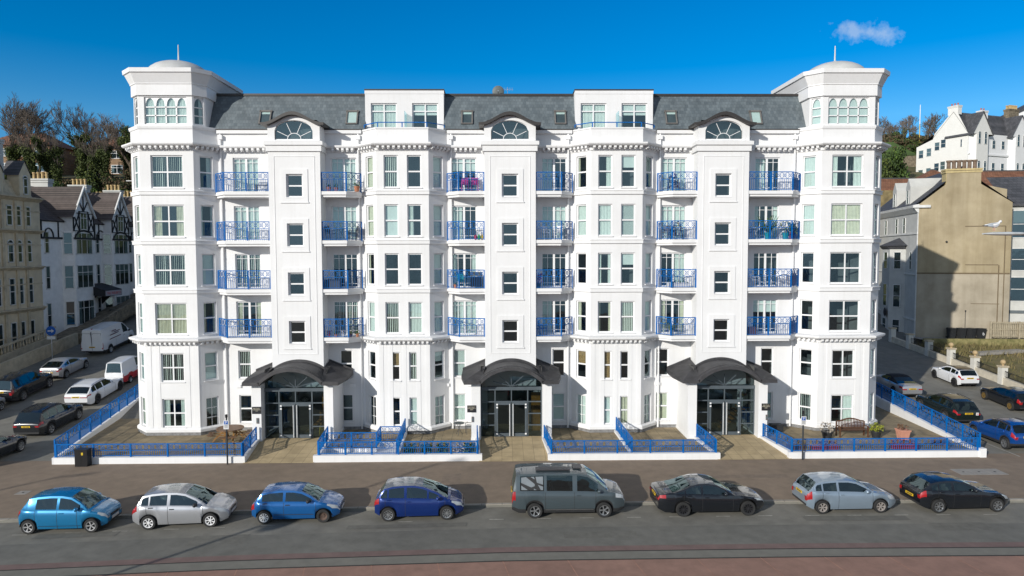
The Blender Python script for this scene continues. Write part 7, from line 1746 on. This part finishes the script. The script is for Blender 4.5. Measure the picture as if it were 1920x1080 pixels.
for i,(x,y,k,s,l) in enumerate(((-78.5,62,0,.98,'bare brown tree at the far left edge of the hill'),(-71.5,60,0,1.0,'tall bare tree above the cream hotel chimney, tallest on the left'),(-66.5,58,3,.98,'spreading bare tree left of the ivy-clad trees'),(-63.5,57.5,1,.84,'ivy-trunked bare tree, leftmost with ivy'),(-59.8,58.5,1,.86,'ivy-trunked bare tree in the middle of the group'),(-57.5,57,1,.82,'ivy-trunked bare tree with a thin crown beside the ivy columns'),(-53.5,57,2,.76,'dark ivy-covered tree left of the ivy-topped tree'),(-49.5,58.5,3,.72,'small bare tree hard against the white left tower'),(-85,66,3,1.1,'bare tree outside the left edge group'),(-62.0,66,0,.85,'bare tree standing behind the ivy trees before the brick house'),(-69.0,63,0,.88,'bare tree between the tall tree and the spreading tree, set back'),(-58.5,63,3,.85,'bare branching tree behind the ivy columns, right of centre'),(-81.5,59,0,.9,'bare twiggy tree nearest the left edge of the picture'),(-55.5,62,0,.8,'bare tree rising behind the dark ivy-covered tree'),(-75,68,3,1.0,'bare twiggy tree in front of the brick house far left'))):
    tree(l,x,y,k,s,i*1.3,G)
for i,(x,y,k,s,l) in enumerate(((-64.6,56,6,.84,'ivy column tree, first of the close group from the left'),(-62.9,56.6,7,.80,'ivy column tree, second of the close group from the left'),(-61.3,55.8,6,.90,'ivy column tree with bare top in the middle of the close group'),(-59.3,56.4,7,.92,'leaning ivy column tree right of the middle of the close group'),(-58.0,55.8,6,.80,'ivy column tree near the right of the close group'),(-55.2,56.2,7,.86,'thick ivy column tree left of the ivy-topped tree'),(-70.0,57.5,7,.8,'slender tree with thin ivy behind the cream hotel chimney'),(-52.3,57.6,7,.74,'slender bare tree crossing behind the ivy-topped tree'))):
    tree(l,x,y,k,s,i*2.1+.5,G)
rr=random.Random(77)
for i in range(62):
    y=rr.uniform(135,176); x=(y+41)*rr.uniform(.545,.74) if i<40 else rr.uniform(40,95); tree('small bare brown tree on the wooded right hill skyline',x,y,4+rr.randrange(2),rr.uniform(.8,1.35),rr.uniform(0,6),'bare trees on the right hill')
for i in range(74):
    y=rr.uniform(124,160); x=(y+41)*rr.uniform(.55,.70) if i<44 else rr.uniform(40,92); k=rr.choice((0,1,1,1,1,2)); t=thing('bush',('dark green','brown','bright green')[k]+' scrub bush on the slope of the right hill','bush',(x,y,zg(x,y)-.4),rr.uniform(0,6),'scrub bushes on the right hill'); s_=rr.uniform(.9,1.6); t.scale=(s_,s_,s_); link('foliage',BM[k],t)
for i,(x,y,s_,l) in enumerate(((77.5,96,1.5,'tall dark evergreen bush left of the white hillside terrace'),(80,98,1.9,'dark evergreen bush hard against the white hillside terrace'),(74.5,99,1.2,'dark evergreen bush nearest the white right corner tower'),(83,104,1.8,'dark evergreen bush behind the others by the hillside terrace'))):
    t=thing('evergreen_bush',l,'bush',(x,y,zg(x,y)),i); t.scale=(s_*.8,s_*.8,s_*1.4); link('foliage',BM[0 if i!=1 else 2],t)
t=thing('tree','rounded bare tree top showing above the roof left of the right corner tower','tree',(43.5,108,zg(43.5,108)),0); t.scale=(1,1,1); a,b,c=TREES[0]; link('trunk',a,t); link('crown',b,t)
t=thing('flagpole','thin white and yellow pole on the right hillside','pole',(110.5,139.4,zg(110.5,139.4))); mb=MB(); mb.tube((0,0,0),(0,0,6),.1,.1,6); mb.build('lower_pole',YEL,t); mb=MB(); mb.tube((0,0,6),(0,0,11),.1,.07,6); mb.build('upper_pole',UPVC,t)
t=thing('street_lamp','small street lamp with a long arm behind the half-timbered terrace chimneys','lamp',(-47.6,50,0)); mb=MB(); mb.tube((0,0,5),(0,0,20.9),.07,.06,6); mb.build('post',STEEL,t); mb=MB(); mb.bar((-1.5,0,20.8),(0,0,20.8),.1,.1); mb.build('arm',PALEF,t)
